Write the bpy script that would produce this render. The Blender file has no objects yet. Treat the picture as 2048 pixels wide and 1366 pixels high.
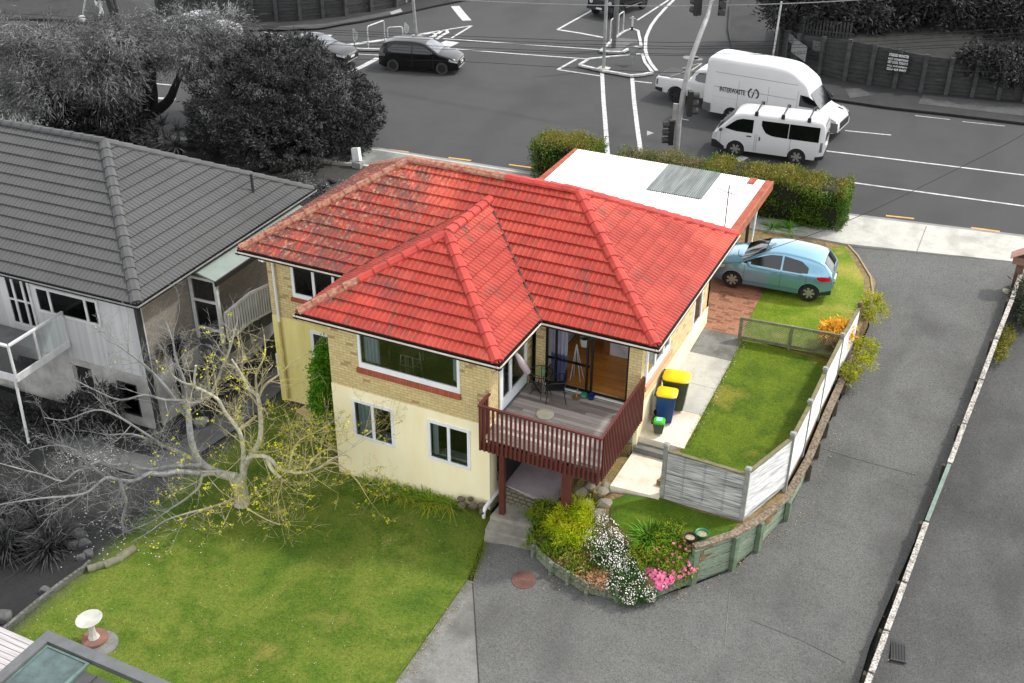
import bpy, bmesh, math, random
import numpy as np
from mathutils import Vector, Matrix
R=math.radians
rnd=random.Random(7); rng=np.random.default_rng(11)
SC=bpy.context.scene; COL=SC.collection
# ---------------------------------------------------------------- camera
CP=np.array([19.6213,-22.6005,13.8646]); YAW,PIT,ROL=-0.4406,0.5298,0.0058; FPX=2186.19; IW,IH=2048,1366
_f=np.array([math.sin(YAW)*math.cos(PIT),math.cos(YAW)*math.cos(PIT),-math.sin(PIT)])
_r=np.array([math.cos(YAW),-math.sin(YAW),0.]); _u=np.cross(_r,_f)
_c,_s=math.cos(ROL),math.sin(ROL)
RM=np.array([_c*_r+_s*_u,-_s*_r+_c*_u,_f])
cd=bpy.data.cameras.new('camera'); cam=bpy.data.objects.new('camera',cd); COL.objects.link(cam)
cd.sensor_width=36; cd.lens=FPX/IW*36; cd.clip_end=600; cd.clip_start=.1
m=Matrix.Identity(4)
for i in range(3):
    m[i][0]=RM[0][i]; m[i][1]=RM[1][i]; m[i][2]=-RM[2][i]; m[i][3]=CP[i]
cam.matrix_world=m; SC.camera=cam
# ---------------------------------------------------------------- world, sun, exposure
SUN_AZ=R(45); SUN_EL=R(52)      # sun stands towards +x +y
wd=bpy.data.worlds.new('World'); SC.world=wd; wd.use_nodes=True
nt=wd.node_tree; bg=nt.nodes['Background']; sk=nt.nodes.new('ShaderNodeTexSky'); sk.sky_type='NISHITA'
sk.sun_disc=False; sk.sun_elevation=SUN_EL; sk.sun_rotation=SUN_AZ; sk.air_density=1; sk.dust_density=.8; sk.ozone_density=1
hs=nt.nodes.new('ShaderNodeHueSaturation'); hs.inputs['Saturation'].default_value=.1
nt.links.new(sk.outputs[0],hs.inputs['Color']); nt.links.new(hs.outputs[0],bg.inputs[0]); bg.inputs[1].default_value=.15
sl=bpy.data.lights.new('sun','SUN'); so=bpy.data.objects.new('sun',sl); COL.objects.link(so)
sl.energy=1.15; sl.angle=R(4); sl.color=(1,.96,.9)
so.rotation_euler=Vector((math.sin(SUN_AZ)*math.cos(SUN_EL),math.cos(SUN_AZ)*math.cos(SUN_EL),math.sin(SUN_EL))).to_track_quat('Z','Y').to_euler()
SC.view_settings.view_transform='Standard'; SC.view_settings.look='None'; SC.view_settings.exposure=1.4; SC.view_settings.gamma=1
SC.cycles.max_bounces=6; SC.cycles.diffuse_bounces=3; SC.cycles.glossy_bounces=3; SC.cycles.transparent_max_bounces=8
# ---------------------------------------------------------------- finding points of the place
def ray(px,py): return RM.T@np.array([(px-IW/2)/FPX,(IH/2-py)/FPX,1.])
def U(px,py,z=None,x=None,y=None):
    d=ray(px,py)
    t=(z-CP[2])/d[2] if z is not None else (x-CP[0])/d[0] if x is not None else (y-CP[1])/d[1]
    return CP+t*d
def G(px,py,zf=None):           # point of the terrain
    zf=zf or gz; z=-4.
    for _ in range(25):
        p=U(px,py,z=z); z=z*.4+zf(p[0],p[1])*.6
    return U(px,py,z=z)
def HD(p): return float((p[0]-CP[0])*math.sin(YAW)+(p[1]-CP[1])*math.cos(YAW))
def at(px,py,hd):               # point at horizontal distance hd ahead
    d=ray(px,py); return CP+d*(hd/(d[0]*math.sin(YAW)+d[1]*math.cos(YAW)))
def lerp(a,b,t): return a+(b-a)*t
def sm(t): t=min(1,max(0,t)); return t*t*(3-2*t)
def pl(x,pts):
    if x<=pts[0][0]: return pts[0][1]
    for (a,b),(c,d) in zip(pts,pts[1:]):
        if x<=c: return b+(d-b)*(x-a)/(c-a)
    return pts[-1][1]
def zdrive(x,y): return pl(y,[(-30,-6.3),(-12,-5.42),(-4,-5.0),(-3,-4.9),(1,-4.45),(14.9,-2.86),(16,-2.8),(16.5,-2.92)])
def zleft(x,y):
    b=-5.33+.28*sm((x-4.4)/4.7)-.6*sm((1.2-x)/3.5)
    if y<-2: b+=.03*(y+2)
    return lerp(b,-2.92,sm((y-3)/8.5))
def gz(x,y): return lerp(zleft(x,y),zdrive(x,y),sm((x-9.2)/1.2))
def zterr(x,y): return pl(y,[(-1.2,-3.72),(-.7,-3.45),(.5,-3.31),(8,-2.87),(15.5,-2.84)])
# ---------------------------------------------------------------- materials
def lin(c):
    if isinstance(c,(int,float)): c=(c,c,c)
    return tuple(((v/255)/12.92 if v/255<=.04045 else ((v/255+.055)/1.055)**2.4) for v in c[:3])+(1,)
class NT:
    def __init__(s,m): s.t=m.node_tree; s.b=s.t.nodes['Principled BSDF']
    def n(s,k,**kw):
        q=s.t.nodes.new('ShaderNode'+k)
        for a,v in kw.items():
            if a.startswith('_'): setattr(q,a[1:],v)
            else: q.inputs[a.replace('0',' ') if a not in q.inputs else a].default_value=v
        return q
    def l(s,a,b): s.t.links.new(a,b)
    def ramp(s,src,stops):
        r=s.n('ValToRGB'); e=r.color_ramp.elements
        while len(e)<len(stops): e.new(.5)
        for k,(p,c) in zip(e,stops): k.position=p; k.color=c
        s.l(src,r.inputs[0]); return r.outputs[0]
    def mix(s,f,a,b,mode='MIX'):
        q=s.n('Mix',_data_type='RGBA',_blend_type=mode)
        for i,v in ((0,f),(6,a),(7,b)):
            if hasattr(v,'links'): s.l(v,q.inputs[i])
            else: q.inputs[i].default_value=v
        return q.outputs[2]
    def math(s,op,a,b=None,c=None):
        q=s.n('Math',_operation=op)
        for i,v in enumerate((a,b,c)):
            if v is None: continue
            if hasattr(v,'links'): s.l(v,q.inputs[i])
            else: q.inputs[i].default_value=v
        return q.outputs[0]
    def noise(s,vec,scale,det=4,rough=.6):
        q=s.n('TexNoise'); q.inputs['Scale'].default_value=scale; q.inputs['Detail'].default_value=det; q.inputs['Roughness'].default_value=rough
        if vec is not None: s.l(vec,q.inputs['Vector'])
        return q.outputs['Fac']
    def coord(s,k='Object'): return s.n('TexCoord').outputs[k]
    def scale(s,vec,v):
        q=s.n('Mapping'); q.inputs['Scale'].default_value=v; s.l(vec,q.inputs['Vector']); return q.outputs[0]
    def bump(s,h,st=.4,d=.02):
        q=s.n('Bump'); q.inputs['Strength'].default_value=st; q.inputs['Distance'].default_value=d
        s.l(h,q.inputs['Height']); s.l(q.outputs[0],s.b.inputs['Normal'])
MC={}
def mnew(name):
    m=bpy.data.materials.new(name); m.use_nodes=True; return m,NT(m)
def M(name,c,rough=.75,c2=None,var=.18,scale=3,metal=0,bump=0,bs=30,stretch=(1,1,1),spec=None,fine=0,trans=0):
    """plain procedural surface: colour c broken up by two octaves of noise towards c2"""
    if name in MC: return MC[name]
    m,k=mnew(name); MC[name]=m
    co=k.scale(k.coord(),stretch)
    A=lin(c); B=lin(c2) if c2 is not None else tuple(v*(1-var*1.6) for v in A[:3])+(1,)
    k.l(k.ramp(k.noise(co,scale),[(.35,A),(.68,B)]),k.b.inputs['Base Color'])
    if fine:
        f=k.noise(co,scale*fine,2,.5); out=k.mix(.45,k.ramp(k.noise(co,scale),[(.35,A),(.68,B)]),k.ramp(f,[(.38,tuple(min(1,v*1.35) for v in A[:3])+(1,)),(.62,tuple(v*.6 for v in B[:3])+(1,))]))
        k.l(out,k.b.inputs['Base Color'])
    k.b.inputs['Roughness'].default_value=rough; k.b.inputs['Metallic'].default_value=metal
    if spec is not None: k.b.inputs['Specular IOR Level'].default_value=spec
    if bump: k.bump(k.noise(co,bs,3),bump,.01)
    return m
def Mleaf(name,stops,rough=.6,scale=1.3,tr=.25):
    if name in MC: return MC[name]
    m,k=mnew(name); MC[name]=m; co=k.coord()
    f=k.math('ADD',k.math('MULTIPLY',k.noise(co,scale,2),.5),k.math('MULTIPLY',k.noise(co,scale*14,2),.5))
    n=len(stops); col=k.ramp(f,[(.34+.32*i/(n-1),lin(s)) for i,s in enumerate(stops)])
    k.l(col,k.b.inputs['Base Color']); k.b.inputs['Roughness'].default_value=rough; k.b.inputs['Specular IOR Level'].default_value=.3
    if tr:
        t=k.n('BsdfTranslucent'); k.l(col,t.inputs['Color']); x=k.n('MixShader'); x.inputs[0].default_value=tr
        k.l(k.b.outputs[0],x.inputs[1]); k.l(t.outputs[0],x.inputs[2]); k.l(x.outputs[0],k.t.nodes['Material Output'].inputs[0])
    return m
def Mbrick(name,c1,c2,cm,acc=None,bw=.23,bh=.085,mort=.008,accp=.06,bump=.5):
    if name in MC: return MC[name]
    m,k=mnew(name); MC[name]=m; uv=k.coord('UV')
    b=k.n('TexBrick'); k.l(uv,b.inputs['Vector'])
    for a,v in (('Scale',1),('Mortar Size',mort),('Mortar Smooth',.1),('Bias',0),('Brick Width',bw),('Row Height',bh)): b.inputs[a].default_value=v
    b.inputs['Color1'].default_value=lin(c1); b.inputs['Color2'].default_value=lin(c2); b.inputs['Mortar'].default_value=lin(cm)
    out=b.outputs['Color']
    if acc is not None:
        s=k.n('SeparateXYZ'); k.l(uv,s.inputs[0])
        row=k.math('FLOOR',k.math('DIVIDE',s.outputs[1],bh)); off=k.math('MULTIPLY',k.math('MODULO',k.math('ABSOLUTE',row),2.),.5)
        cx=k.math('FLOOR',k.math('ADD',k.math('DIVIDE',s.outputs[0],bw),off))
        v=k.n('CombineXYZ'); k.l(cx,v.inputs[0]); k.l(row,v.inputs[1]); w=k.n('TexWhiteNoise'); k.l(v.outputs[0],w.inputs['Vector'])
        out=k.mix(k.math('MULTIPLY',k.math('LESS_THAN',w.outputs[0],accp),k.math('SUBTRACT',1.,b.outputs['Fac'])),out,lin(acc))
        out=k.mix(.35,out,k.ramp(w.outputs[0],[(0,lin(c1)),(1,lin(c2))]),'MIX')
    n=k.noise(uv,9,4); out=k.mix(.5,out,k.ramp(n,[(.3,(1,1,1,1)),(.75,(.6,.58,.55,1))]),'MULTIPLY')
    k.l(out,k.b.inputs['Base Color']); k.b.inputs['Roughness'].default_value=.85
    k.bump(k.math('SUBTRACT',1.,b.outputs['Fac']),bump,.008)
    return m
def Mglass(name,tint=(.75,.8,.78),fac=.35):
    if name in MC: return MC[name]
    m,k=mnew(name); MC[name]=m; t=k.t
    tr=k.n('BsdfTransparent'); tr.inputs[0].default_value=tint+(1,); g=k.n('BsdfGlossy'); g.inputs['Roughness'].default_value=.03; g.inputs[0].default_value=(.9,.95,.95,1)
    lw=k.n('LayerWeight'); lw.inputs[0].default_value=fac; x=k.n('MixShader')
    k.l(lw.outputs['Fresnel'],x.inputs[0]); k.l(tr.outputs[0],x.inputs[1]); k.l(g.outputs[0],x.inputs[2]); k.l(x.outputs[0],t.nodes['Material Output'].inputs[0])
    t.nodes.remove(k.b); return m
# ---------------------------------------------------------------- mesh building
class MB:
    def __init__(s): s.v=[]; s.f=[]; s.uv={}; s.mi={}; s.cm=0
    def face(s,pts,uv=None):
        i=len(s.v); s.v+= [tuple(map(float,p)) for p in pts]; s.f.append(tuple(range(i,i+len(pts))))
        if uv: s.uv[len(s.f)-1]=uv
        if s.cm: s.mi[len(s.f)-1]=s.cm
    def grid(s,P,closed=False):     # P: rows of points
        i=len(s.v); nr=len(P); nc=len(P[0])
        for r in P: s.v+=[tuple(map(float,p)) for p in r]
        for a in range(nr-1):
            for b in range(nc if closed else nc-1):
                c=(b+1)%nc
                s.f.append((i+a*nc+b,i+a*nc+c,i+(a+1)*nc+c,i+(a+1)*nc+b))
                if s.cm: s.mi[len(s.f)-1]=s.cm
    def box(s,x0,x1,y0,y1,z0,z1,T=None,bev=0):
        p=[(x0,y0,z0),(x1,y0,z0),(x1,y1,z0),(x0,y1,z0),(x0,y0,z1),(x1,y0,z1),(x1,y1,z1),(x0,y1,z1)]
        if T is not None: p=[tuple(T@Vector(q)) for q in p]
        i=len(s.v); s.v+=p
        for f in ((0,3,2,1),(4,5,6,7),(0,1,5,4),(1,2,6,5),(2,3,7,6),(3,0,4,7)):
            s.f.append(tuple(i+k for k in f))
            if s.cm: s.mi[len(s.f)-1]=s.cm
    def bar(s,a,b,w,h,up=(0,0,1)):  # rectangular bar from a to b
        a=Vector(a); b=Vector(b); d=b-a; L=d.length; d.normalize(); up=Vector(up)
        if abs(d.dot(up))>.98: up=Vector((0,1,0))
        x=d.cross(up).normalized(); z=x.cross(d).normalized()
        T=Matrix(((x.x,d.x,z.x,a.x),(x.y,d.y,z.y,a.y),(x.z,d.z,z.z,a.z),(0,0,0,1)))
        s.box(-w/2,w/2,0,L,-h/2,h/2,T)
    def tube(s,pts,rad,n=8,cap=True):
        pts=[Vector(p) for p in pts]
        if not hasattr(rad,'__len__'): rad=[rad]*len(pts)
        P=[]; ref=None
        for i,p in enumerate(pts):
            d=(pts[min(i+1,len(pts)-1)]-pts[max(i-1,0)])
            if d.length<1e-6: d=Vector((0,0,1))
            d.normalize()
            if ref is None: ref=d.orthogonal().normalized()
            ref=(ref-d*ref.dot(d)); ref=ref.normalized() if ref.length>1e-4 else d.orthogonal().normalized()
            q=d.cross(ref)
            P.append([p+(ref*math.cos(2*math.pi*k/n)+q*math.sin(2*math.pi*k/n))*rad[i] for k in range(n)])
        s.grid(P,True)
        if cap:
            s.face(P[0][::-1]); s.face(P[-1])
    def lathe(s,prof,c=(0,0,0),n=20,T=None):
        P=[[Vector((c[0]+r*math.cos(2*math.pi*k/n),c[1]+r*math.sin(2*math.pi*k/n),c[2]+z)) for k in range(n)] for r,z in prof]
        if T is not None: P=[[T@p for p in r] for r in P]
        s.grid(P,True)
        if prof[0][0]>1e-4: s.face(P[0][::-1])
        if prof[-1][0]>1e-4: s.face(P[-1])
    def prism(s,poly,z0,z1):        # z0,z1 numbers or functions of x,y
        a=z0 if callable(z0) else (lambda x,y:z0); b=z1 if callable(z1) else (lambda x,y:z1)
        ar=sum(p[0]*q[1]-q[0]*p[1] for p,q in zip(poly,poly[1:]+poly[:1]))
        if ar<0: poly=poly[::-1]
        bo=[(p[0],p[1],a(p[0],p[1])) for p in poly]; tp=[(p[0],p[1],b(p[0],p[1])) for p in poly]
        s.face(tp); s.face(bo[::-1])
        for i in range(len(poly)):
            j=(i+1)%len(poly); s.face([bo[i],bo[j],tp[j],tp[i]])
    def add(s,V,F):
        i=len(s.v); s.v+=[tuple(v) for v in V]; s.f+=[tuple(k+i for k in f) for f in F]
    def build(s,name,mats,parent=None,smooth=False,label=None,cat=None,group=None,kind=None,boxuv=False,loc=None,rz=0,rot=None,merge=False):
        me=bpy.data.meshes.new(name); me.from_pydata(s.v,[],s.f)
        if not isinstance(mats,(list,tuple)): mats=[mats]
        for q in mats: me.materials.append(q)
        if s.mi:
            for f,k in s.mi.items(): me.polygons[f].material_index=k
        if s.uv or boxuv:
            ul=me.uv_layers.new(name='UVMap')
            for p in me.polygons:
                if p.index in s.uv:
                    for li,c in zip(p.loop_indices,s.uv[p.index]): ul.data[li].uv=c
                elif boxuv:
                    nx,ny,nz=map(abs,p.normal)
                    for li in p.loop_indices:
                        v=me.vertices[me.loops[li].vertex_index].co
                        ul.data[li].uv=(v.x,v.y) if nz>max(nx,ny) else (v.y,v.z) if nx>ny else (v.x,v.z)
        if merge:
            bm=bmesh.new(); bm.from_mesh(me); bmesh.ops.remove_doubles(bm,verts=bm.verts,dist=.0005); bmesh.ops.recalc_face_normals(bm,faces=bm.faces); bm.to_mesh(me); bm.free()
        me.update()
        if smooth: 
            me.polygons.foreach_set('use_smooth',[True]*len(me.polygons))
            if smooth!=True: me.set_sharp_from_angle(angle=R(smooth))
        return link(name,me,parent,label,cat,group,kind,loc,rz,rot)
def link(name,me,parent=None,label=None,cat=None,group=None,kind=None,loc=None,rz=0,rot=None):
    o=bpy.data.objects.new(name,me); COL.objects.link(o)
    if parent is not None: o.parent=parent
    if loc is not None: o.location=loc
    if rz: o.rotation_euler=(0,0,rz)
    if rot is not None: o.rotation_euler=rot
    if label: o['label']=label
    if cat: o['category']=cat
    if group: o['group']=group
    if kind: o['kind']=kind
    return o
def T(name,label,cat,loc=(0,0,0),rz=0,group=None):
    return link(name,None,None,label,cat,group,None,[float(v) for v in loc],rz)
def dup(o,loc=None,rz=None,label=None,group=None,parent=None,scale=None):
    c=o.copy(); COL.objects.link(c)
    if parent is not None: c.parent=parent
    if loc is not None: c.location=[float(v) for v in loc]
    if rz is not None: c.rotation_euler=(0,0,rz)
    if scale: c.scale=scale
    if label: c['label']=label
    if group: c['group']=group
    for ch in list(o.children): dup(ch,parent=c)
    return c
def raw(name,V,F,mat,parent=None,**kw):
    me=bpy.data.meshes.new(name); V=np.asarray(V,dtype=np.float32); F=np.asarray(F,dtype=np.int32)
    me.vertices.add(len(V)); me.vertices.foreach_set('co',V.ravel()); k=F.shape[1]
    me.loops.add(F.size); me.loops.foreach_set('vertex_index',F.ravel()); me.polygons.add(len(F))
    me.polygons.foreach_set('loop_start',np.arange(0,F.size,k,dtype=np.int32)); me.polygons.foreach_set('loop_total',np.full(len(F),k,dtype=np.int32))
    me.update(calc_edges=True); me.materials.append(mat)
    return link(name,me,parent,**kw)
def clip(poly,ax,val,keep):
    out=[]
    for i in range(len(poly)):
        a=poly[i]; b=poly[(i+1)%len(poly)]; da=(a[ax]-val)*keep; db=(b[ax]-val)*keep
        if da>=0: out.append(a)
        if (da>=0)!=(db>=0):
            t=da/(da-db); out.append((a[0]+(b[0]-a[0])*t,a[1]+(b[1]-a[1])*t))
    return out
def drape(name,poly,zf,mat,cell=1.,skirt=0,off=0,kind='structure',parent=None,**kw):
    """a sheet over the terrain inside a plan polygon"""
    poly=[(float(p[0]),float(p[1])) for p in poly]; mb=MB()
    x0=min(p[0] for p in poly); x1=max(p[0] for p in poly); y0=min(p[1] for p in poly); y1=max(p[1] for p in poly)
    nx=max(1,int((x1-x0)/cell+.99)); ny=max(1,int((y1-y0)/cell+.99))
    Z=lambda p:(p[0],p[1],zf(p[0],p[1])+off)
    for i in range(nx):
        a=clip(clip(poly,0,x0+i*cell,1),0,x0+(i+1)*cell,-1)
        if len(a)<3: continue
        for j in range(ny):
            b=clip(clip(a,1,y0+j*cell,1),1,y0+(j+1)*cell,-1)
            if len(b)<3: continue
            ar=sum(p[0]*q[1]-q[0]*p[1] for p,q in zip(b,b[1:]+b[:1]))
            if abs(ar)<1e-6: continue
            if ar<0: b=b[::-1]
            mb.face([Z(p) for p in b])
    if skirt:
        for a,b in zip(poly,poly[1:]+poly[:1]):
            n=max(1,int(math.dist(a,b)/cell))
            for k in range(n):
                p=(lerp(a[0],b[0],k/n),lerp(a[1],b[1],k/n)); q=(lerp(a[0],b[0],(k+1)/n),lerp(a[1],b[1],(k+1)/n))
                A,B=Z(p),Z(q); mb.face([(A[0],A[1],A[2]-skirt),(B[0],B[1],B[2]-skirt),B,A])
    return mb.build(name,mat,parent,kind=kind,merge=True,**kw)
def P2(pts,zf=None): return [tuple(G(*p,zf)[:2]) for p in pts]
# ---- leaves and blades
def rotv(d): return d/np.maximum(np.linalg.norm(d,axis=-1,keepdims=True),1e-6)
def leaves(P,D,l,w,N=None):     # one rhombic leaf at each P along D, facing roughly N
    n=len(P); l=l*rng.uniform(.6,1.3,n)[:,None]; a=rotv(rng.normal(size=(n,3))*(1 if N is None else .45)+(0 if N is None else N)); s=rotv(np.cross(D,a))*w*rng.uniform(.7,1.2,n)[:,None]
    V=np.stack([P,P+D*l*.45+s*.5,P+D*l,P+D*l*.45-s*.5],1).reshape(-1,3)
    return V,np.arange(4*n).reshape(n,4)
def cloud(blobs,n,l,w,cl=.22,lump=.18,droop=0,shell=.55,ncl=None,out=.6):
    """leaf clusters through a group of ellipsoids"""
    vol=np.array([(b[3]*b[4]*b[5])**(2/3) for b in blobs]); pr=vol/vol.sum(); K=ncl or max(8,n//28)
    bi=rng.choice(len(blobs),K,p=pr); B=np.array(blobs)[bi]
    d=rotv(rng.normal(size=(K,3))); rr=(shell+(1-shell)*rng.random(K)**.5)
    ph=rng.uniform(0,6,3); rr*=1+lump*(np.sin(5*d[:,0]+ph[0])+np.sin(6*d[:,1]+ph[1])+np.sin(5*d[:,2]+ph[2]))/2
    Cc=B[:,:3]+d*B[:,3:]*rr[:,None]
    ci=rng.integers(0,K,n); P=Cc[ci]+rng.normal(size=(n,3))*cl*rng.uniform(.4,1,(n,1))
    D=rotv(rng.normal(size=(n,3))*(1-out)+d[ci]*out+np.array([0,0,-droop]))
    return leaves(P,D+rng.normal(size=(n,3))*.5,l,w,rotv(d[ci]+np.array([0,0,.35])))
def join(*VF):
    V=[];F=[];o=0
    for v,f in VF: V.append(v);F.append(f+o);o+=len(v)
    return np.concatenate(V),np.concatenate(F)
def blades(c,n,L,w,spread=1.,curve=.6,seg=4,up=.5,base=.08):
    """a tuft of arching blades from c"""
    VV=[];FF=[];o=0
    for i in range(n):
        a=rng.uniform(0,2*math.pi); e=rng.uniform(up,1.)
        d=np.array([math.cos(a)*(1-e)*spread,math.sin(a)*(1-e)*spread,e]); d/=np.linalg.norm(d); l=L*rng.uniform(.6,1.15); s=np.array([-math.sin(a),math.cos(a),0])*w*.5
        p=np.array(c,float)+np.array([math.cos(a),math.sin(a),0])*base*rng.random(); h=np.array([math.cos(a),math.sin(a),0.])
        for k in range(seg+1):
            t=k/seg; q=p+d*l*t+h*l*curve*.5*t*t-np.array([0,0,1])*l*curve*.45*t*t*t; ww=(1-t**2)*1.0+.04
            VV+= [q-s*ww,q+s*ww]
            if k: FF.append((o+2*k-2,o+2*k-1,o+2*k+1,o+2*k))
        o+=2*(seg+1)
    return np.array(VV),np.array(FF)
def rock(mb,c,r,seed,sq=(1,1,.75)):
    bm=bmesh.new(); bmesh.ops.create_icosphere(bm,subdivisions=2,radius=1); q=random.Random(seed); ks=[(Vector((q.gauss(0,1),q.gauss(0,1),q.gauss(0,1))).normalized(),q.uniform(.6,.95)) for _ in range(7)]
    V=[]
    for v in bm.verts:
        p=v.co.copy()
        for d,h in ks:
            e=p.dot(d)
            if e>h: p-=d*(e-h)
        V.append((c[0]+p.x*r*sq[0],c[1]+p.y*r*sq[1],c[2]+p.z*r*sq[2]))
    mb.add(V,[[v.index for v in f.verts] for f in bm.faces]); bm.free()
def text(s,size,mat,parent,loc,rot,ext=.002,name='lettering',align='LEFT',sx=1):
    cu=bpy.data.curves.new('t','FONT'); cu.body=s; cu.size=size; cu.extrude=ext; cu.align_x=align; cu.space_line=.85; cu.resolution_u=2; cu.offset=size*.03
    o=bpy.data.objects.new('t',cu); COL.objects.link(o); me=bpy.data.meshes.new_from_object(o.evaluated_get(bpy.context.evaluated_depsgraph_get())); bpy.data.objects.remove(o); bpy.data.curves.remove(cu)
    me.materials.clear(); me.materials.append(mat); q=link(name,me,parent,loc=loc,rot=rot); q.scale=(sx,1,1); return q
# ================================================================ setting
def Mground(name,stops,scale=.6,fine=40,finew=.5,rough=.9,bump=.4,stain=None,gray=None):
    if name in MC: return MC[name]
    m,k=mnew(name); MC[name]=m; co=k.coord()
    n=len(stops); base=k.ramp(k.noise(co,scale,5,.6),[(.32+.36*i/max(1,n-1),lin(s)) for i,s in enumerate(stops)])
    f=k.noise(co,fine,2,.7); f2=k.noise(co,fine*.45,3,.7)
    sp=k.ramp(k.math('ADD',k.math('MULTIPLY',f,.6),k.math('MULTIPLY',f2,.4)),[(.32,(1-finew,)*3+(1,)),(.5,(1,1,1,1)),(.68,(1+finew*.9,)*3+(1,))])
    out=k.mix(1.,base,sp,'MULTIPLY')
    if stain: 
        w=k.n('TexNoise'); w.inputs['Scale'].default_value=stain[0]; w.inputs['Detail'].default_value=2; k.l(k.scale(co,(1.,.4,1)),w.inputs['Vector'])
        out=k.mix(k.ramp(w.outputs['Fac'],[(.52,(0,0,0,1)),(.72,(stain[2],)*3+(1,))]),out,lin(stain[1]))
    if gray:                        # the grass loses its colour across a line in plan
        s=k.n('SeparateXYZ'); k.l(co,s.inputs[0])
        d=k.math('ADD',k.math('ADD',k.math('MULTIPLY',s.outputs[0],gray[0]),k.math('MULTIPLY',s.outputs[1],gray[1])),gray[2])
        d=k.math('ADD',d,k.math('MULTIPLY',k.noise(co,.5),.8)); g=k.n('RGBToBW'); k.l(out,g.inputs[0])
        c=k.n('Combine'+'XYZ'); gm=k.math('MULTIPLY',g.outputs[0],gray[3])
        for i in range(3): k.l(gm,c.inputs[i])
        out=k.mix(k.ramp(d,[(.2,(0,0,0,1)),(1.,(1,1,1,1))]),c.outputs[0],out)
    k.l(out,k.b.inputs['Base Color']); k.b.inputs['Roughness'].default_value=rough; k.b.inputs['Specular IOR Level'].default_value=.25
    if bump: k.bump(f,bump,.012)
    return m
m_road=Mground('asphalt',[62,68,65],.18,60,.22,stain=(.35,52,.5))
m_drive=Mground('exposed_aggregate',[(80,80,78),(98,98,96),(86,86,84)],.22,38,.56,stain=(.8,(66,66,65),.4))
m_drive2=Mground('exposed_aggregate_dark',[(68,68,67),(84,84,83),(74,74,73)],.22,38,.56,stain=(.7,(54,54,53),.5))
m_conc=Mground('concrete',[(168,167,160),(180,178,170),(154,152,146)],.8,22,.12,stain=(1.2,(140,138,130),.6),bump=.15)
m_conc2=Mground('old_concrete',[(108,108,104),(122,121,117),(96,95,91)],1.2,22,.25,stain=(1.5,(84,83,78),.8),bump=.2)
m_slab=Mground('pale_slab',[(214,204,182),(222,214,196),(200,188,168)],1.2,24,.1,stain=(1.6,(176,150,128),.5),bump=.15)
m_lilac=Mground('patio_paint',[(168,156,160),(158,146,150),(140,130,130)],1.2,24,.12,stain=(1.3,(120,112,110),.6),bump=.1)
m_kerb=Mground('kerb_concrete',[(134,134,132),(118,118,116)],1.5,30,.25,bump=.2)
m_lawn=Mground('lawn_grass',[(62,86,18),(80,100,26),(94,106,36),(70,92,18),(106,108,46)],.45,30,.62,bump=.9,gray=(1.,.0,-.35,.32))
m_lawn2=Mground('upper_lawn_grass',[(72,92,10),(88,106,16),(66,88,8),(112,112,38)],.6,30,.6,bump=.9)
m_lawn3=Mground('dry_lawn_grass',[(140,136,58),(108,124,28),(86,112,10),(146,134,70)],.5,30,.5,bump=.8)
m_lawn4=Mground('small_lawn_grass',[(58,84,10),(74,98,12),(98,108,30)],.7,30,.5,bump=.8)
m_soil=Mground('bare_soil',[(112,92,62),(132,112,78),(88,72,46)],1.5,18,.5,bump=.6)
m_graygnd=Mground('grey_ground',[40,48,34],.7,16,.5,bump=.6)
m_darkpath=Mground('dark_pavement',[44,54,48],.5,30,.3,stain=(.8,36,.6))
m_grayconc=Mground('grey_concrete',[88,100,78],1.,20,.2,stain=(1.2,84,.7),bump=.2)
m_white=M('road_paint',196,.7,c2=150,scale=6,bump=.1)
m_whitek=M('kerb_paint',205,.7,c2=140,scale=5)
m_yel=M('yellow_paint',(206,158,62),.7,c2=(170,130,60),scale=6)
# ground sheet, large enough to pass beyond every edge of the picture
mb=MB(); xs=list(np.arange(-60,-12,4))+list(np.arange(-12,24,1.))+list(np.arange(24,81,4)); ys=list(np.arange(-40,-16,4))+list(np.arange(-16,20,1.))+list(np.arange(20,141,5))
mb.grid([[(x,y,gz(x,y)-(.12 if y<14.5 else .06)) for x in xs] for y in ys])
mb.build('ground',m_graygnd,kind='structure')
# road: carriageway with the side street opening beyond
KR=P2([(-60,236),(40,262),(350,285),(760,300),(1070,349),(1290,376),(1700,432),(2048,475),(2300,508)],lambda x,y:-2.9)
road=[(-60,12.)]+[(-45,12.2)]+[k for k in KR]+[(60,20.5),(60,140),(-60,140)]
drape('road',road,lambda x,y:-2.9,m_road,6.)
# near footpath: concrete band behind the kerb
pin=P2([(2300,552),(2020,522),(1690,487),(1640,478)],lambda x,y:-2.8)
fp=[(60,20.38)]+[(a[0],a[1]-.16) for a in KR[::-1]]+[(-45,10.6),(-10,12.9),(2.4,14.2),(10,14.3),(13.9,14.6)]+pin[::-1][1:]+[(60,18.2)]
drape('footpath',fp,lambda x,y:-2.8,m_conc,3.,skirt=.15); drape('footpath_patch',[(-44,11),(-10,13.1),(2.4,14.3),(6,14.5),(6,15.9)]+[(a[0],a[1]-.3) for a in KR[::-1] if a[0]<6]+[(-44,11.8)],lambda x,y:-2.796,Mground('grey_path',[(112,116,112),(128,131,127),(100,103,100)],.8,24,.2,stain=(1.2,(84,86,84),.6),bump=.15),3.)
mb=MB()
for a,b in zip(KR,KR[1:]+[(60,20.5)]):
    a,b=Vector((a[0],a[1],0)),Vector((b[0],b[1],0)); n=(b-a).normalized().cross(Vector((0,0,1)))
    q=[a,b,b+n*.16,a+n*.16]; mb.prism([(p.x,p.y) for p in q],-3,-2.796)
mb.build('kerb',m_kerb,kind='structure')
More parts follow.
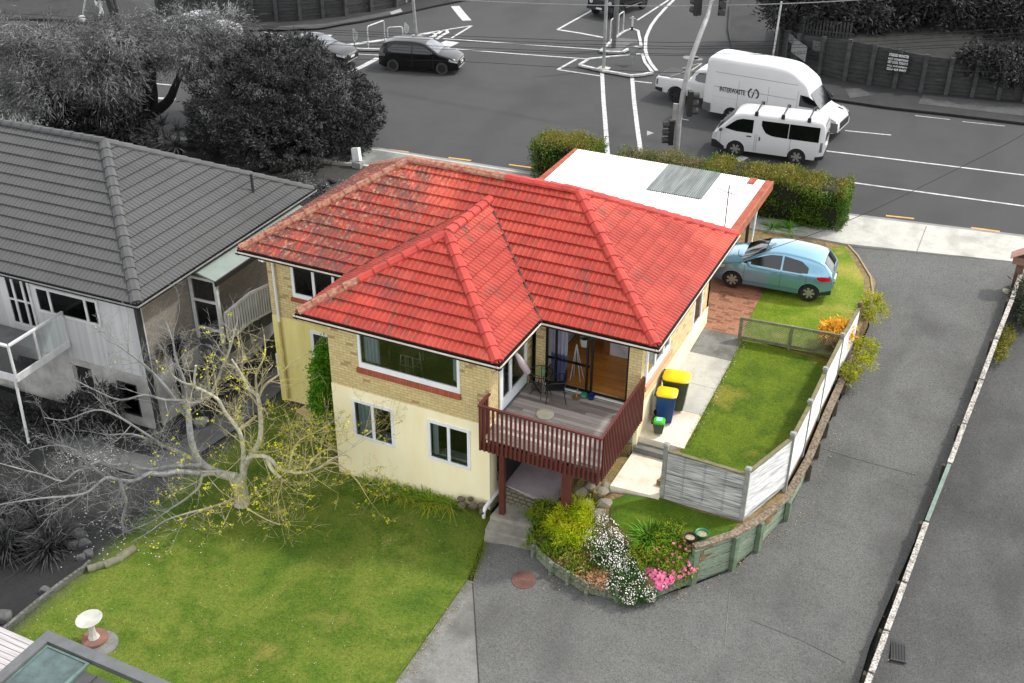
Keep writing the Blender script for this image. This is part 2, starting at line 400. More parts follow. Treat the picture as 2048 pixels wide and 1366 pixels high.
# joints in the footpath
mb=MB()
for px,py,qx,qy in ((1853,452,1834,502),):
    a=U(px,py,z=-2.795); b=U(qx,qy,z=-2.795); mb.bar(a,b,.03,.002)
for x in (-1.5,.6): mb.bar((x,14.2,-2.796),(x,15.5,-2.796),.02,.002)
mb.build('path_joint',m_kerb,kind='structure')
# painted lines on the road, one strip a marking
def strip(name,pts,w,mat=m_white,z=-2.896,closed=False):
    P=[Vector(U(*p,z=z)) for p in pts]; mb=MB(); N=[]
    for i,p in enumerate(P):
        d=(P[min(i+1,len(P)-1)]-P[max(i-1,0)]).normalized(); N.append(d.cross(Vector((0,0,1))))
    for i in range(len(P)-1):
        mb.face([P[i]-N[i]*w/2,P[i+1]-N[i+1]*w/2,P[i+1]+N[i+1]*w/2,P[i]+N[i]*w/2])
    return mb.build(name,mat,kind='structure')
def extend(a,b,k): return (a[0]+(b[0]-a[0])*k,a[1]+(b[1]-a[1])*k)
A='lane_line'
for pts,w in [([(1640,356),(1705,365),(2048,412),(2300,447)],.12),([(1560,289),(1655,302),(2048,350),(2300,381)],.12),([(1690,261),(1782,270)],.1),
   ([(480,52),(650,92)],.1),([(560,97),(650,92),(692,89),(765,79),(814,72),(944,51)],.14),([(903,76),(944,51)],.14),([(886,77),(1040,88),(1200,99)],.12),([(880,95),(901,97),(1040,108),(1178,118)],.13),([(560,101),(650,105),(759,110)],.1),
   ([(1337,0),(1275,40)],.14),([(1185,20),(1115,59)],.15),([(1115,59),(1160,66),(1207,75)],.2),([(1153,118),(1115,139)],.15),([(1115,139),(1203,152)],.13),([(1268,162),(1304,166)],.13),
   ([(0,166),(90,172),(275,193),(350,200)],.12),([(0,64),(60,68)],.1),([(240,84),(290,88)],.1),([(560,76),(655,69)],.1),([(560,76),(640,81)],.12),([(670,150),(710,145)],.1),([(1472,322),(1490,313)],.4),([(1700,203),(1760,212)],.06),([(1830,231),(1900,239)],.06),([(1925,243),(2010,252)],.06),
   ([(250,160),(300,166),(352,171)],.12),([(0,190),(200,190),(352,197)],.1)]:
    strip(A,pts,w)
strip('turning_line',[(1349,-2),(1331,16),(1313,36),(1303,50),(1297,62),(1292,75),(1291,88),(1291,100),(1294,112),(1302,127),(1313,141)],.19)
for pts,w in [([(910,12),(922,27),(934,41)],.55),([(701,144),(730,130),(756,116)],.34),([(640,81),(655,69)],.6),([(884,93),(905,83)],.9)]: strip('give_way_bar',pts,w)
for pts in ([(1204,144),(1207,200),(1211,250),(1215,305),(1217,330)],[(1264,152),(1268,200),(1274,250),(1281,300),(1284,330)]): strip('crossing_line',pts,.2)
mb=MB(); mb.face([U(*p,z=-2.894) for p in ((1294,261),(1308,266),(1294,271))]); mb.build('road_triangle',M('worn_paint',150,.8),kind='structure')
for a,b in [((777,299),(817,304)),((897,315),(942,321)),((1018,329),(1070,336)),((1772,431),(1828,437)),((1942,455),(2000,463))]: strip('yellow_dash',[a,b],.12,m_yel)
# turning arrow
strip('turn_arrow',[(873,78),(885,70),(895,65),(893,60),(884,61),(876,67)],.22)
# raised traffic islands
def island(name,px,top,kerbw=.16,paint=True):
    P=[tuple(U(*p,z=-2.78)[:2]) for p in px]; mb=MB(); mb.prism(P,-3,-2.78); mb.build('traffic_island',top,kind='structure')
    mb=MB()
    for a,b in zip(P,P[1:]+P[:1]):
        mb.bar((a[0],a[1],-2.79),(b[0],b[1],-2.79),kerbw,.1)
    mb.build('island_kerb',m_whitek,kind='structure')
island('w',[(694,96),(702,91),(735,86),(780,80),(830,73),(862,67),(872,68),(866,74),(830,83),(790,96),(760,99),(720,98)],m_road)
island('e1',[(1201,102),(1213,92),(1226,79),(1237,71),(1248,63),(1264,58),(1276,62),(1280,80),(1282,92),(1259,96),(1245,104),(1222,104)],m_road)
island('e2',[(1178,118),(1240,112),(1284,108),(1290,126),(1305,145),(1285,149),(1262,151),(1235,146),(1205,141),(1159,130)],m_road)
mb=MB(); mb.face([U(*p,z=-2.775) for p in ((1211,91),(1233,75),(1276,79),(1275,86),(1259,87),(1238,104),(1209,102))]); mb.build('island_paving',m_grayconc,kind='structure')
mb=MB(); mb.face([U(*p,z=-2.772) for p in ((1194,135),(1204,131),(1222,135),(1212,144))]); mb.build('pole_pad',m_conc,kind='structure')
mb=MB()
for px,py,r in ((1382,115,.45),(1395,118,.3)):
    c=U(px,py,z=-2.892); mb.face([(c[0]+r*math.cos(a*.524),c[1]+r*math.sin(a*.524),c[2]) for a in range(12)])
mb.build('road_cover',m_kerb,kind='structure')
# far footpath, right: kerb curving up the side street, and left corner
FK=P2([(2300,282),(2048,250),(1900,232),(1775,218),(1673,203),(1580,186),(1510,160),(1478,130),(1466,102),(1458,62),(1461,17),(1475,-30),(1500,-80)],lambda x,y:-2.9)
FW=P2([(1640,-80),(1570,-20),(1560,60),(1556,112),(1594,133),(1690,160),(1840,183),(2048,202),(2300,232)],lambda x,y:-2.78)
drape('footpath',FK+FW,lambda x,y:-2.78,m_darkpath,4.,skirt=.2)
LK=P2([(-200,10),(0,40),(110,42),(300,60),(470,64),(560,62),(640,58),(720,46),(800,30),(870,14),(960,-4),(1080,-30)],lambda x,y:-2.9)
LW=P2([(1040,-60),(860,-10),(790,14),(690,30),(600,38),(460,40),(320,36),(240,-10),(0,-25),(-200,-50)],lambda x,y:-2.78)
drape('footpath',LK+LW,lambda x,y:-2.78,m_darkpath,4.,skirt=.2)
mb=MB()
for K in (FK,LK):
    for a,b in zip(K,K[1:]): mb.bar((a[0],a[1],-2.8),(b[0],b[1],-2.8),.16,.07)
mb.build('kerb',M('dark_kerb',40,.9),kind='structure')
for q,nm in (([(1846,190),(2048,208),(2048,232),(1836,207)],'a'),([(1690,178),(1720,176),(1745,190),(1700,196)],'b'),([(545,60),(640,56),(800,27),(780,22),(650,47),(560,52)],'c')):
    drape('path_patch',P2(q,lambda x,y:-2.77),lambda x,y:-2.77,M('path_patch',74,.9,c2=56,scale=2,bump=.2),5)
mb=MB(); mb.face([U(*p,z=-2.76) for p in ((779,24),(801,17),(805,23),(783,29))]); mb.build('tactile_paving',M('tactile',150,.8),kind='structure')
# ---------------- driveway and the neighbour's driveway beyond the divider
seamA=P2([(980,1068),(966,1100),(952,1140),(945,1165)]); seamB=P2([(949,1220),(953,1290),(958,1366),(965,1430)])
drv=P2([(1058,1095)])+P2([(975,1070)])+seamA[1:]+seamB+[(9.3,-16),(19.1,-16),(19.2,-8)]+P2([(1740,1290),(1890,940)])+[(20.9,13.0),(21.15,16.0)]+P2([(1690,487)])+[(15.3,14.6),(16.6,12.3),(16.95,10.),(16.9,6.5),(16.6,.8),(15.9,-1.5),(15.1,-2.45),(14.2,-3.35),(12.9,-3.75),(11.8,-3.5),(11.2,-3.2)]
drape('driveway',drv,gz,m_drive,1.)
drape('driveway',[(19.1,-16),(40,-16),(40,17.4),(22.6,16.2),(21.2,15.9),(20.9,13.),(20.06,3),(19.36,-4),(19.2,-8)],gz,m_drive2,1.,off=-.05)
drape('driveway_edge',P2([(790,1366),(935,1160),(945,1163)])+seamB[:3]+P2([(740,1440)]),gz,m_conc2,1.,off=.004)
def seam(pts,w=.025,off=.01,name='drive_joint',mat=None):
    mb=MB(); P=[Vector(G(*p)) for p in pts]
    for a,b in zip(P,P[1:]): mb.bar(a+Vector((0,0,off)),b+Vector((0,0,off)),w,.004)
    mb.build(name,mat or M('joint',(52,51,49),.9),kind='structure')
seam([(945,1165),(949,1220),(953,1290),(958,1366)],.025)
0 and seam([(950,1150),(1030,1157)],.015); 0 and seam([(1070,1152),(1100,1150)],.015); seam([(1460,1185),(1455,1230),(1450,1290)],.012,mat=M('pale_joint',(128,126,116),.9))
seam([(1500,1240),(1600,1280),(1690,1325)],.008,mat=M('faint_joint',(78,77,75),.9)); seam([(1620,890),(1700,915),(1830,950)],.008,mat=M('faint_joint',(78,77,75),.9))
# ---------------- lower lawn
lawn=P2([(790,1366),(860,1265),(935,1160),(950,1120),(966,1085),(984,1030)])+[(9.1,-1.7),(4.2,-1.7),(4.2,.7),(.7,.7)]
lawn=P2([(740,1440)])+lawn+[(.4,8),(-1.2,8),(-2.6,-2.3),(-12,-2.3),(-12,-16),(7,-16)]
drape('lawn',lawn,gz,m_lawn,1.,off=.02)
drape('planting_strip',P2([(660,905),(740,950),(860,985),(950,1015),(975,1030),(985,1005)])+[(9.1,-1.78),(4.4,-1.78)],gz,m_soil,.5,off=.04)
drape('planting_strip',[(.7,.62),(4.3,.62),(4.3,-1.6),(3.95,-1.5),(3.6,-.6),(2.6,.3),(1.2,.25),(.7,.35)],gz,M('dark_soil',(72,62,42),.95,bump=.4),.5,off=.03)
# front garden beyond the log edging, bare and colourless
edge=[(0,1272),(60,1222),(120,1175),(170,1140),(182,1128),(175,1100),(150,1060),(120,1030)]
drape('garden_bed',P2(edge)+[(-3,-5),(-6,-4.6),(-14,-5),(-14,-16),(-2,-16)],gz,M('dark_mulch',34,.95,c2=22,scale=2,bump=.6,fine=10),1.,off=.05)
drape('garden_path',[(-6.5,-3.3),(-4.3,-3.15),(-1.5,-3.1),(-1.2,-2.3),(-1.,1),(-1.7,8),(-.9,8),(.1,3),(.3,-1.2),(-.2,-4.),(-1.2,-4.0),(-6.5,-3.9)],gz,m_grayconc,1.,off=.045)
# ---------------- upper terrace beside the house
drape('upper_lawn',[(13.62,-.75),(15.75,-.8),(16.35,.9),(16.3,6.45),(13.62,6.65)],zterr,m_lawn2,.8,skirt=.6)
drape('garden_soil',[(13.4,-.6),(15.7,-.62),(16.3,.6),(16.5,2.5),(16.6,6.5),(16.9,10),(16.7,12.2),(15.2,15.1),(12.4,15.2),(10.6,14.4),(9,14.4),(9,9.5),(13.5,9.5),(13.5,-.4)],lambda x,y:zterr(x,y)-.02,m_soil,1.,skirt=1.2)
drape('front_lawn',[(13.6,6.62),(16.55,6.6),(16.75,8.4),(16.6,10.5),(16.3,12.2),(15.2,14.5),(14.2,13.2),(13.5,9.6)],zterr,m_lawn3,.8,off=.02)
mb=MB()
for y0,y1,mat in ((.76,2.35,m_slab),(2.35,3.7,m_conc),(3.7,5.25,m_conc),(5.25,6.66,m_conc2)):
    drape('side_path',[(12.3,y0+.012),(13.68,y0+.012),(13.68,y1),(12.3,y1)],zterr,mat,.8,off=.03,skirt=.3)
m_paver=Mbrick('brick_paving',(150,98,72),(176,124,94),(120,88,68),acc=(110,72,58),bw=.22,bh=.11,mort=.012,accp=.15,bump=.3)
mb=MB(); P=[(12.3,6.67),(13.65,6.67),(13.5,9.6),(12.6,10.8),(10,10.8),(10,7.05),(12.3,7.05)]
z=lambda x,y:zterr(x,y)+.03; mb.prism(P,-3.4,z); mb.build('brick_paving',m_paver,kind='structure',boxuv=True)
# slab and steps down to the patio
mb=MB(); mb.prism([(12.33,-1.14),(13.62,-1.05),(13.66,.5),(12.36,.5)],-4.2,-3.62); mb.build('landing_slab',m_slab,kind='structure')
mb=MB(); mb.prism([(12.36,.5),(13.4,.5),(13.4,.772),(12.36,.772)],-4.2,-3.45); mb.build('landing_step',m_conc2,kind='structure')
# small front lawn and planting bed behind the retaining walls
def zbed(x,y): 
    t=sm((y+3.75)/2.1); s=sm((x-11.)/1.7)
    return lerp(-4.72,lerp(-4.52,-3.74,s),t)
bed=[(10.95,-2.0),(10.86,-2.7),(11.15,-3.05),(11.75,-3.42),(12.9,-3.66),(14.2,-3.28),(15.0,-2.4),(15.75,-1.5),(16.35,-.3),(16.5,.9),(16.4,1.1),(15.9,-.6),(13.7,-.7),(13.6,-1.1),(12.3,-1.2),(11.7,-1.4)]
drape('garden_bed',bed,zbed,m_soil,.4,off=0,skirt=.3)
fl=P2([(1222,1000),(1250,990),(1322,998),(1400,1025),(1478,1045),(1462,1062),(1430,1075),(1380,1078),(1320,1068),(1290,1060),(1250,1050),(1222,1030)],lambda x,y:-3.72)
drape('small_lawn',fl,zbed,m_lawn4,.4,off=.035)
# patio under the deck, ramp and the way down
mb=MB(); mb.prism([(9.25,-1.35),(10.95,-1.55),(11.1,.6),(9.25,.6)],-5.2,-4.42); mb.build('patio',m_lilac,kind='structure')
m_ramp=Mbrick('ramp_brick',(120,112,92),(140,132,112),(84,84,66),bw=.2,bh=.1,mort=.02,bump=.6)
rp=[tuple(U(*p,z=-4.45)) for p in ((1009,972),(1103,992))]+[tuple(U(*p,z=-4.62)) for p in ((1085,1022),(1003,1003))]
mb=MB(); mb.face([rp[3],rp[2],rp[1],rp[0]]); mb.face([(p[0],p[1],-5.2) for p in (rp[3],rp[2])]+[rp[2],rp[3]][:2]); mb.build('brick_ramp',m_ramp,kind='structure',boxuv=True)
mb=MB(); 
for px,z in ((((1003,1005),(1086,1024),(1066,1050),(980,1032)),-4.68),(((985,1030),(1060,1050),(1052,1078),(970,1058)),-4.8),(((972,1058),(1056,1078),(1064,1100),(968,1076)),-4.88)):
    q=[tuple(U(*p,z=z)[:2]) for p in px]; mb.prism(q,z-.35,z)
mb.build('path_step',M('pale_step',(150,146,134),.9,c2=(120,117,108),scale=3,bump=.3),kind='structure')
# ================================================================ tiled roofs
def Mtile(name,stops,dark,lich=None,course=.345,tw=.3,darkamt=.5):
    m,k=mnew(name); uv=k.coord('UV'); s=k.n('SeparateXYZ'); k.l(uv,s.inputs[0])
    cx=k.math('FLOOR',k.math('DIVIDE',s.outputs[0],tw)); cy=k.math('FLOOR',k.math('DIVIDE',s.outputs[1],course)); v=k.n('CombineXYZ'); k.l(cx,v.inputs[0]); k.l(cy,v.inputs[1])
    w=k.n('TexWhiteNoise'); k.l(v.outputs[0],w.inputs['Vector']); n=len(stops)
    big=k.noise(uv,.22,3); f=k.math('ADD',k.math('MULTIPLY',w.outputs[0],.06),k.math('MULTIPLY',big,.94))
    out=k.ramp(f,[(.15+.6*i/(n-1),lin(c)) for i,c in enumerate(stops)])
    st=k.noise(k.scale(uv,(7,1.6,1)),1.6,4,.7); w2=k.math('ADD',st,k.math('MULTIPLY',k.math('SUBTRACT',w.outputs[0],.5),.09)); w2=k.math('ADD',w2,k.math('MULTIPLY',k.math('SUBTRACT',k.noise(uv,.5,2),.5),.45))
    if lich:
        q0=k.n('SeparateXYZ'); k.l(k.coord(),q0.inputs[0]); w2=k.math('ADD',w2,k.math('MAXIMUM',k.math('MULTIPLY',k.math('SUBTRACT',7.5,q0.outputs[0]),.034),-.02))
    out=k.mix(k.ramp(w2,[(.55,(0,0,0,1)),(.7,(darkamt,)*3+(1,))]),out,lin(dark))
    jf=k.math('FRACT',k.math('DIVIDE',s.outputs[0],tw)); out=k.mix(k.math('MULTIPLY',k.math('LESS_THAN',jf,.045),.55),out,lin(dark))  # shade in the joints between tiles, painted as thin dark lines
    if lich:
        co=k.coord(); q=k.n('SeparateXYZ'); k.l(co,q.inputs[0])
        # lichen gathers towards the left end of the ridge
        d=k.math('ADD',k.math('MULTIPLY',q.outputs[0],-.16),k.math('MULTIPLY',q.outputs[2],.25)); d=k.math('ADD',d,.75)
        d=k.math('MAXIMUM',k.math('MINIMUM',d,1.),.06); l=k.noise(co,7,5,.75)
        g=k.math('MULTIPLY',k.ramp(l,[(.52,(0,0,0,1)),(.6,(1,1,1,1))]),d)
        out=k.mix(k.math('MULTIPLY',g,.8),out,k.ramp(k.noise(co,3),[(.4,lin(lich[0])),(.6,lin(lich[1]))]))
    k.l(out,k.b.inputs['Base Color']); k.b.inputs['Roughness'].default_value=.62; k.b.inputs['Specular IOR Level'].default_value=.3
    k.bump(k.noise(uv,40,3),.25,.008); return m
def roofplane(mb,O,ud,vd,t,v0,v1,ul,ur,gauge=.305,rib=.15,rh=.02,lap=.05,seed=0):
    """courses of interlocking tiles from eave point O; ud along the eave, vd inward in plan, slope t"""
    O=Vector(O); ud=Vector(ud); vd=Vector(vd); n=int(round((v1-v0)/gauge)); g=(v1-v0)/n; sec=math.sqrt(1+t*t)
    up=Vector((-vd.x*t,-vd.y*t,1)).normalized(); q=random.Random(seed)
    pr=((0,0),(.3,0),(.42,1),(.58,1),(.7,0))
    for k in range(n):
        a=v0+k*g; b=v0+(k+1)*g+ (0.01 if k<n-1 else 0); la,ra=ul(a),ur(a); lb,rb=ul(b),ur(b); lo=min(la,lb); hi=max(ra,rb); off=q.uniform(-.01,.01)
        us=[lo]+[ (i+f)*rib+off for i in range(int(lo/rib)-1,int(hi/rib)+2) for f,_ in pr if lo<(i+f)*rib+off<hi]+[hi]
        hs=[]
        for u in us:
            f=((u-off)/rib)%1; h=0
            for (p0,h0),(p1,h1) in zip(pr,pr[1:]+((1,0),)):
                if p0-1e-6<=f<=p1+1e-6: h=h0+(h1-h0)*(f-p0)/(p1-p0); break
            hs.append(h*rh)
        R0=[];R1=[];R2=[]
        for u,h in zip(us,hs):
            ua=min(max(u,la),ra); ub=min(max(u,lb),rb); 
            A=O+ud*ua+vd*a+Vector((0,0,a*t)); B=O+ud*ub+vd*b+Vector((0,0,b*t))
            R0.append((A,ua)); R1.append((A+up*(lap+h),ua)); R2.append((B+up*(.004+h*.6),ub))
        for i in range(len(us)-1):
            if R1[i+1][1]-R1[i][1]<1e-5 and R2[i+1][1]-R2[i][1]<1e-5: continue
            mb.face([R1[i][0],R1[i+1][0],R2[i+1][0],R2[i][0]],[(R1[i][1],(k+.02)*.345),(R1[i+1][1],(k+.02)*.345),(R2[i+1][1],(k+.97)*.345),(R2[i][1],(k+.97)*.345)])
            if R1[i+1][1]-R1[i][1]>1e-5: mb.face([R0[i][0],R0[i+1][0],R1[i+1][0],R1[i][0]],[(R1[i][1],(k+.02)*.345)]*4)
def caps(a,b,mat,parent,up=(0,0,1),n=None,w=.15,h=.07,name='ridge_cap'):
    """overlapping angled cap tiles from a (low) to b (high)"""
    a=Vector(a); b=Vector(b); d=(b-a); L=d.length; d.normalize(); n=n or int(L/.42); s=d.cross(Vector((0,0,1))).normalized(); u=s.cross(d).normalized(); mb=MB()
    for k in range(n):
        p=a+d*(L*k/n); q=a+d*(L*(k+1)/n+.03); P=[]
        for c,e,sc in ((p,.035,1.08),(q,.008,.94)):
            P.append([c+s*x*sc+u*(y+e) for x,y in ((-w,-.06),(-w*.93,0),(-w*.42,h),(w*.42,h),(w*.93,0),(w,-.06))])
        mb.grid(P); mb.face(P[0]); mb.face(P[1][::-1])
    return mb.build(name,mat,parent)
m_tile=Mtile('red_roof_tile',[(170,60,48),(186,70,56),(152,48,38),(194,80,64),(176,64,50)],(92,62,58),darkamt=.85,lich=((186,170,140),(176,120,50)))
m_cap=M('red_cap',(186,64,54),.75,c2=(154,48,42),scale=2,bump=.2)
m_caplich=M('lichened_cap',(160,128,104),.9,c2=(140,54,44),scale=9,bump=.5,bs=20)
m_gut=M('white_gutter',(226,222,212),.5,c2=(200,190,168),scale=2); m_dark=M('dark_metal',(26,22,22),.7,c2=(14,12,12)); m_flash=M('valley_metal',(60,26,22),.6)
Lm,Dm,Ww,X0,Qw,TP=13.,7.593,6.046,3.758,2.444,.561
house=T('red_roofed_house','two storey house of buff brick above cream render under a red tiled hip roof','house',(0,0,0))
mb=MB(); e=.07
roofplane(mb,(0,0,0),(1,0,0),(0,1,0),TP,e,Dm/2,lambda v:v,lambda v:Lm-v,seed=1)
roofplane(mb,(Lm,0,0),(0,1,0),(-1,0,0),TP,e,Dm/2,lambda v:v,lambda v:Dm-v,seed=2)
roofplane(mb,(0,Dm,0),(0,-1,0),(1,0,0),TP,e,Dm/2,lambda v:v,lambda v:Dm-v,seed=3)
roofplane(mb,(Lm,Dm,0),(-1,0,0),(0,-1,0),TP,e,Dm/2,lambda v:v,lambda v:Lm-v,seed=4)
roofplane(mb,(X0,-Qw,0),(1,0,0),(0,1,0),TP,e,Ww/2,lambda v:v,lambda v:Ww-v,seed=5)
roofplane(mb,(X0+Ww,-Qw,0),(0,1,0),(-1,0,0),TP,e,Ww/2,lambda v:v,lambda v:Qw+v+.05,seed=6)
roofplane(mb,(X0,0,0),(0,-1,0),(1,0,0),TP,e,Ww/2,lambda v:-v-.05,lambda v:Qw-v,seed=7)
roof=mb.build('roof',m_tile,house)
zr=Dm/2*TP; zw=Ww/2*TP; WA=(X0+Ww/2,-Qw+Ww/2,zw); WJ=(X0+Ww/2,Ww/2,zw)
caps((Lm-.12,.12,.07),(Lm-Dm/2,Dm/2,zr+.02),m_cap,roof); caps((Lm-.12,Dm-.12,.07),(Lm-Dm/2,Dm/2,zr+.02),m_cap,roof)
caps((.12,.12,.07),(Dm/2,Dm/2,zr+.02),m_caplich,roof); caps((.12,Dm-.12,.07),(Dm/2,Dm/2,zr+.02),m_caplich,roof)
caps((Dm/2,Dm/2,zr+.03),(Dm/2+3.2,Dm/2,zr+.03),m_caplich,roof); caps((Dm/2+3.2,Dm/2,zr+.03),(Lm-Dm/2,Dm/2,zr+.03),m_cap,roof)
caps((X0+.12,-Qw+.12,.07),(X0+1.3,-Qw+1.3,1.3*TP),m_caplich,roof); caps((X0+1.3,-Qw+1.3,1.3*TP),(WA[0],WA[1],zw+.02),m_cap,roof); caps((X0+Ww-.12,-Qw+.12,.07),(WA[0],WA[1],zw+.02),m_cap,roof); caps((WA[0],WA[1],zw+.03),(WJ[0],WJ[1]+.15,zw+.03),m_cap,roof)
mb=MB(); mb.bar((X0+Ww,0,.05),(WJ[0],WJ[1],zw+.05),.05,.02); mb.bar((X0,0,.05),(WJ[0],WJ[1],zw+.05),.05,.02); mb.build('valley',m_flash,roof)
def gutter(pts,parent,mat=m_gut,drop=.11,wd=.1,ins=1,lip=.05):
    """open gutter: thin outer lip, dark trough, back board; pts run with the house on the left"""
    mb=MB(); mt=MB()
    for a,b in zip(pts,pts[1:]):
        a=Vector(a+(0,)); b=Vector(b+(0,)); d=(b-a).normalized(); n=Vector((-d.y,d.x,0))
        for q,w,z0,z1,k in ((mb,.014,-lip,-.005,0),(mt,.012,-drop-.02,.0,wd)):
            p=[a+n*k,b+n*k,b+n*(k+w),a+n*(k+w)]; q.prism([(v.x,v.y) for v in p],z0,z1)
        p=[a+n*.014,b+n*.014,b+n*wd,a+n*wd]; mt.prism([(v.x,v.y) for v in p],-drop+.002,-drop+.03)
    g=mb.build('gutter',mat,parent); mt.build('gutter_trough',m_dark,g)
gutter([(0,Dm),(0,0),(X0,0),(X0,-Qw),(X0+Ww,-Qw),(X0+Ww,0),(Lm,0),(Lm,Dm)],house)
mb=MB(); so_=M('white_soffit',(225,220,205),.7)
for x0,x1,y0,y1 in ((.11,X0,.11,.62),(X0+.11,X0+Ww-.11,-Qw+.11,-1.82),(X0+.11,4.38,-1.82,.62),(9.18,X0+Ww-.11,-1.82,.11),(9.18,Lm-.11,.11,.62),(12.38,Lm-.11,.62,Dm-.1),(.11,.62,.62,Dm-.1)): mb.box(x0,x1,y0,y1,-.135,-.118)
mb.build('soffit',so_,house)
# ================================================================ walls with openings
m_brick=Mbrick('buff_brick',(222,204,152),(206,182,128),(150,130,92),acc=(136,92,56))
m_brickr=Mbrick('buff_brick_side',(236,214,168),(216,184,134),(196,172,130),acc=(160,120,74),accp=.12)
m_stucco=M('cream_render',(250,240,204),.9,c2=(246,232,190),scale=1.6,stretch=(1.4,1.4,.3),bump=.5,bs=18)
m_stucco2=M('yellow_render',(230,216,144),.9,c2=(216,200,124),scale=1.6,stretch=(1.4,1.4,.3),bump=.5,bs=18)
m_soldier=Mbrick('soldier_brick',(156,78,54),(176,92,66),(132,70,52),bw=.085,bh=.3,mort=.008)
m_soldier2=Mbrick('pale_soldier_brick',(214,150,116),(226,166,132),(206,150,120),bw=.085,bh=.3,mort=.008)
m_wf=M('white_frame',(236,238,240),.35,c2=(222,226,230),scale=2)
m_inside=M('reflected_green_wall',(104,128,88),.9,c2=(84,100,70)); m_glass=Mglass('window_glass',fac=.42); m_glass2=Mglass('dim_glass',(.4,.52,.44),.5)  # green of reflected lawn and trees put into room walls and dim glass tint
m_curt=M('pale_curtain',(196,206,212),.9,c2=(150,160,170),scale=14,stretch=(6,6,.2)); m_curtb=M('blue_curtain',(120,124,160),.9,c2=(64,72,110),scale=10,stretch=(6,6,.2))
def wall(mb,p,d,L,z0,z1,holes,th=.2,n=None):
    """wall in plan from p along unit d, length L; holes (u0,u1,z0,z1); n = inward normal"""
    us=sorted({0,L,*[h[0] for h in holes],*[h[1] for h in holes]}); zs=sorted({z0,z1,*[min(max(h[2],z0),z1) for h in holes],*[min(max(h[3],z0),z1) for h in holes]})
    us=[u for u in us if 0<=u<=L]
    solid=lambda i,j: 0<=i<len(us)-1 and 0<=j<len(zs)-1 and not any(h[0]-1e-4<(us[i]+us[i+1])/2<h[1]+1e-4 and h[2]<(zs[j]+zs[j+1])/2<h[3] for h in holes)
    W=lambda u,z,k:(p[0]+d[0]*u+n[0]*k,p[1]+d[1]*u+n[1]*k,z)
    for i in range(len(us)-1):
        for j in range(len(zs)-1):
            if not solid(i,j): continue
            u,v,a,b=us[i],us[i+1],zs[j],zs[j+1]
            mb.face([W(u,a,0),W(v,a,0),W(v,b,0),W(u,b,0)],[(u,a),(v,a),(v,b),(u,b)])
            mb.face([W(v,a,th),W(u,a,th),W(u,b,th),W(v,b,th)],[(u,a),(v,a),(v,b),(u,b)])
            for ii,jj,q in ((i-1,j,((u,a,th),(u,a,0),(u,b,0),(u,b,th))),(i+1,j,((v,a,0),(v,a,th),(v,b,th),(v,b,0))),(i,j-1,((u,a,th),(v,a,th),(v,a,0),(u,a,0))),(i,j+1,((u,b,0),(v,b,0),(v,b,th),(u,b,th)))):
                if not solid(ii,jj): mb.face([W(*c) for c in q],[(c[0]+c[2],c[1]) for c in q])
WF,WR,WL,MF,MR=-1.83,9.19,4.37,.61,12.39
pic=(5.31-WL,8.36-WL,-1.52,-.3); w1=(4.99-WL,6.31-WL,-3.86,-2.6); w2=(7.36-WL,8.64-WL,-3.86,-2.58)
BS=-2.28
mb=MB(); wall(mb,(WL,WF),(1,0),WR-WL,BS,-.12,[pic],n=(0,1)); wall(mb,(.61,MF),(1,0),WL-.61,BS,-.12,[(1.47-.61,3.6-.61,-1.46,-.3)],n=(0,1))
wall(mb,(WR+.2,MF),(1,0),MR-WR-.2,-2.27,-.12,[(9.68-WR-.2,12.04-WR-.2,-2.2,-.32)],n=(0,1))
wall(mb,(WR,WF+.2),(0,1),MF-WF,BS,-.12,[(.42,2.02,-2.2,-.4)],n=(-1,0)); wall(mb,(WL,MF),(0,-1),MF-WF-.2,BS,-.12,[],n=(1,0))
mb.build('brick_wall',m_brick,house)
mb=MB(); wall(mb,(MR,MF+.2),(0,1),Dm-.61-MF-.2,-2.3,-.12,[(.1,2.1,-1.66,-.3),(4.5,5.4,-2.29,-.5)],n=(-1,0)); wall(mb,(.61,Dm-.61),(0,-1),Dm-.61-MF-.2,BS,-.12,[],n=(1,0)); wall(mb,(MR,Dm-.61),(-1,0),MR-.61,-3.5,-.12,[],n=(0,-1))
mb.build('brick_wall',m_brickr,house)
mb=MB(); i=.012
wall(mb,(WL-i,WF-i),(1,0),WR-WL+2*i,-6.3,BS-.002,[(w1[0]+i,w1[1]+i,w1[2],w1[3]),(w2[0]+i,w2[1]+i,w2[2],w2[3])],n=(0,1))
wall(mb,(MR+i,MF+.2),(0,1),Dm-.61-MF-.2,-5.5,-2.302,[(4.5,5.4,-2.75,-2.2)],n=(-1,0)); wall(mb,(MR,Dm-.6),(-1,0),MR-.61,-6,-3.502,[],n=(0,-1))
wall(mb,(WR+i,WF+.2),(0,1),MF-WF-.2,-6,BS-.002,[(.25,1.35,-4.4,-2.5)],n=(-1,0)); wall(mb,(WR+.2,MF-i),(1,0),MR-WR-.2+i,-6,-2.272,[(2.45,2.9,-4.3,-2.6),(.5,2.2,-4.3,-2.5)],n=(0,1))
mb.build('rendered_wall',m_stucco,house)
mb=MB(); wall(mb,(.61-i,MF-i),(1,0),WL-.61,-6.3,BS-.002,[(1.98-.61,3.3-.61,-3.47,-2.46)],n=(0,1)); wall(mb,(WL-i,MF-i),(0,-1),MF-WF-.2,-6.3,BS-.002,[],n=(1,0)); wall(mb,(.61-i,Dm-.61),(0,-1),Dm-.61-MF-.19,-6.3,BS-.002,[],n=(1,0))
mb.build('rendered_wall',m_stucco2,house)
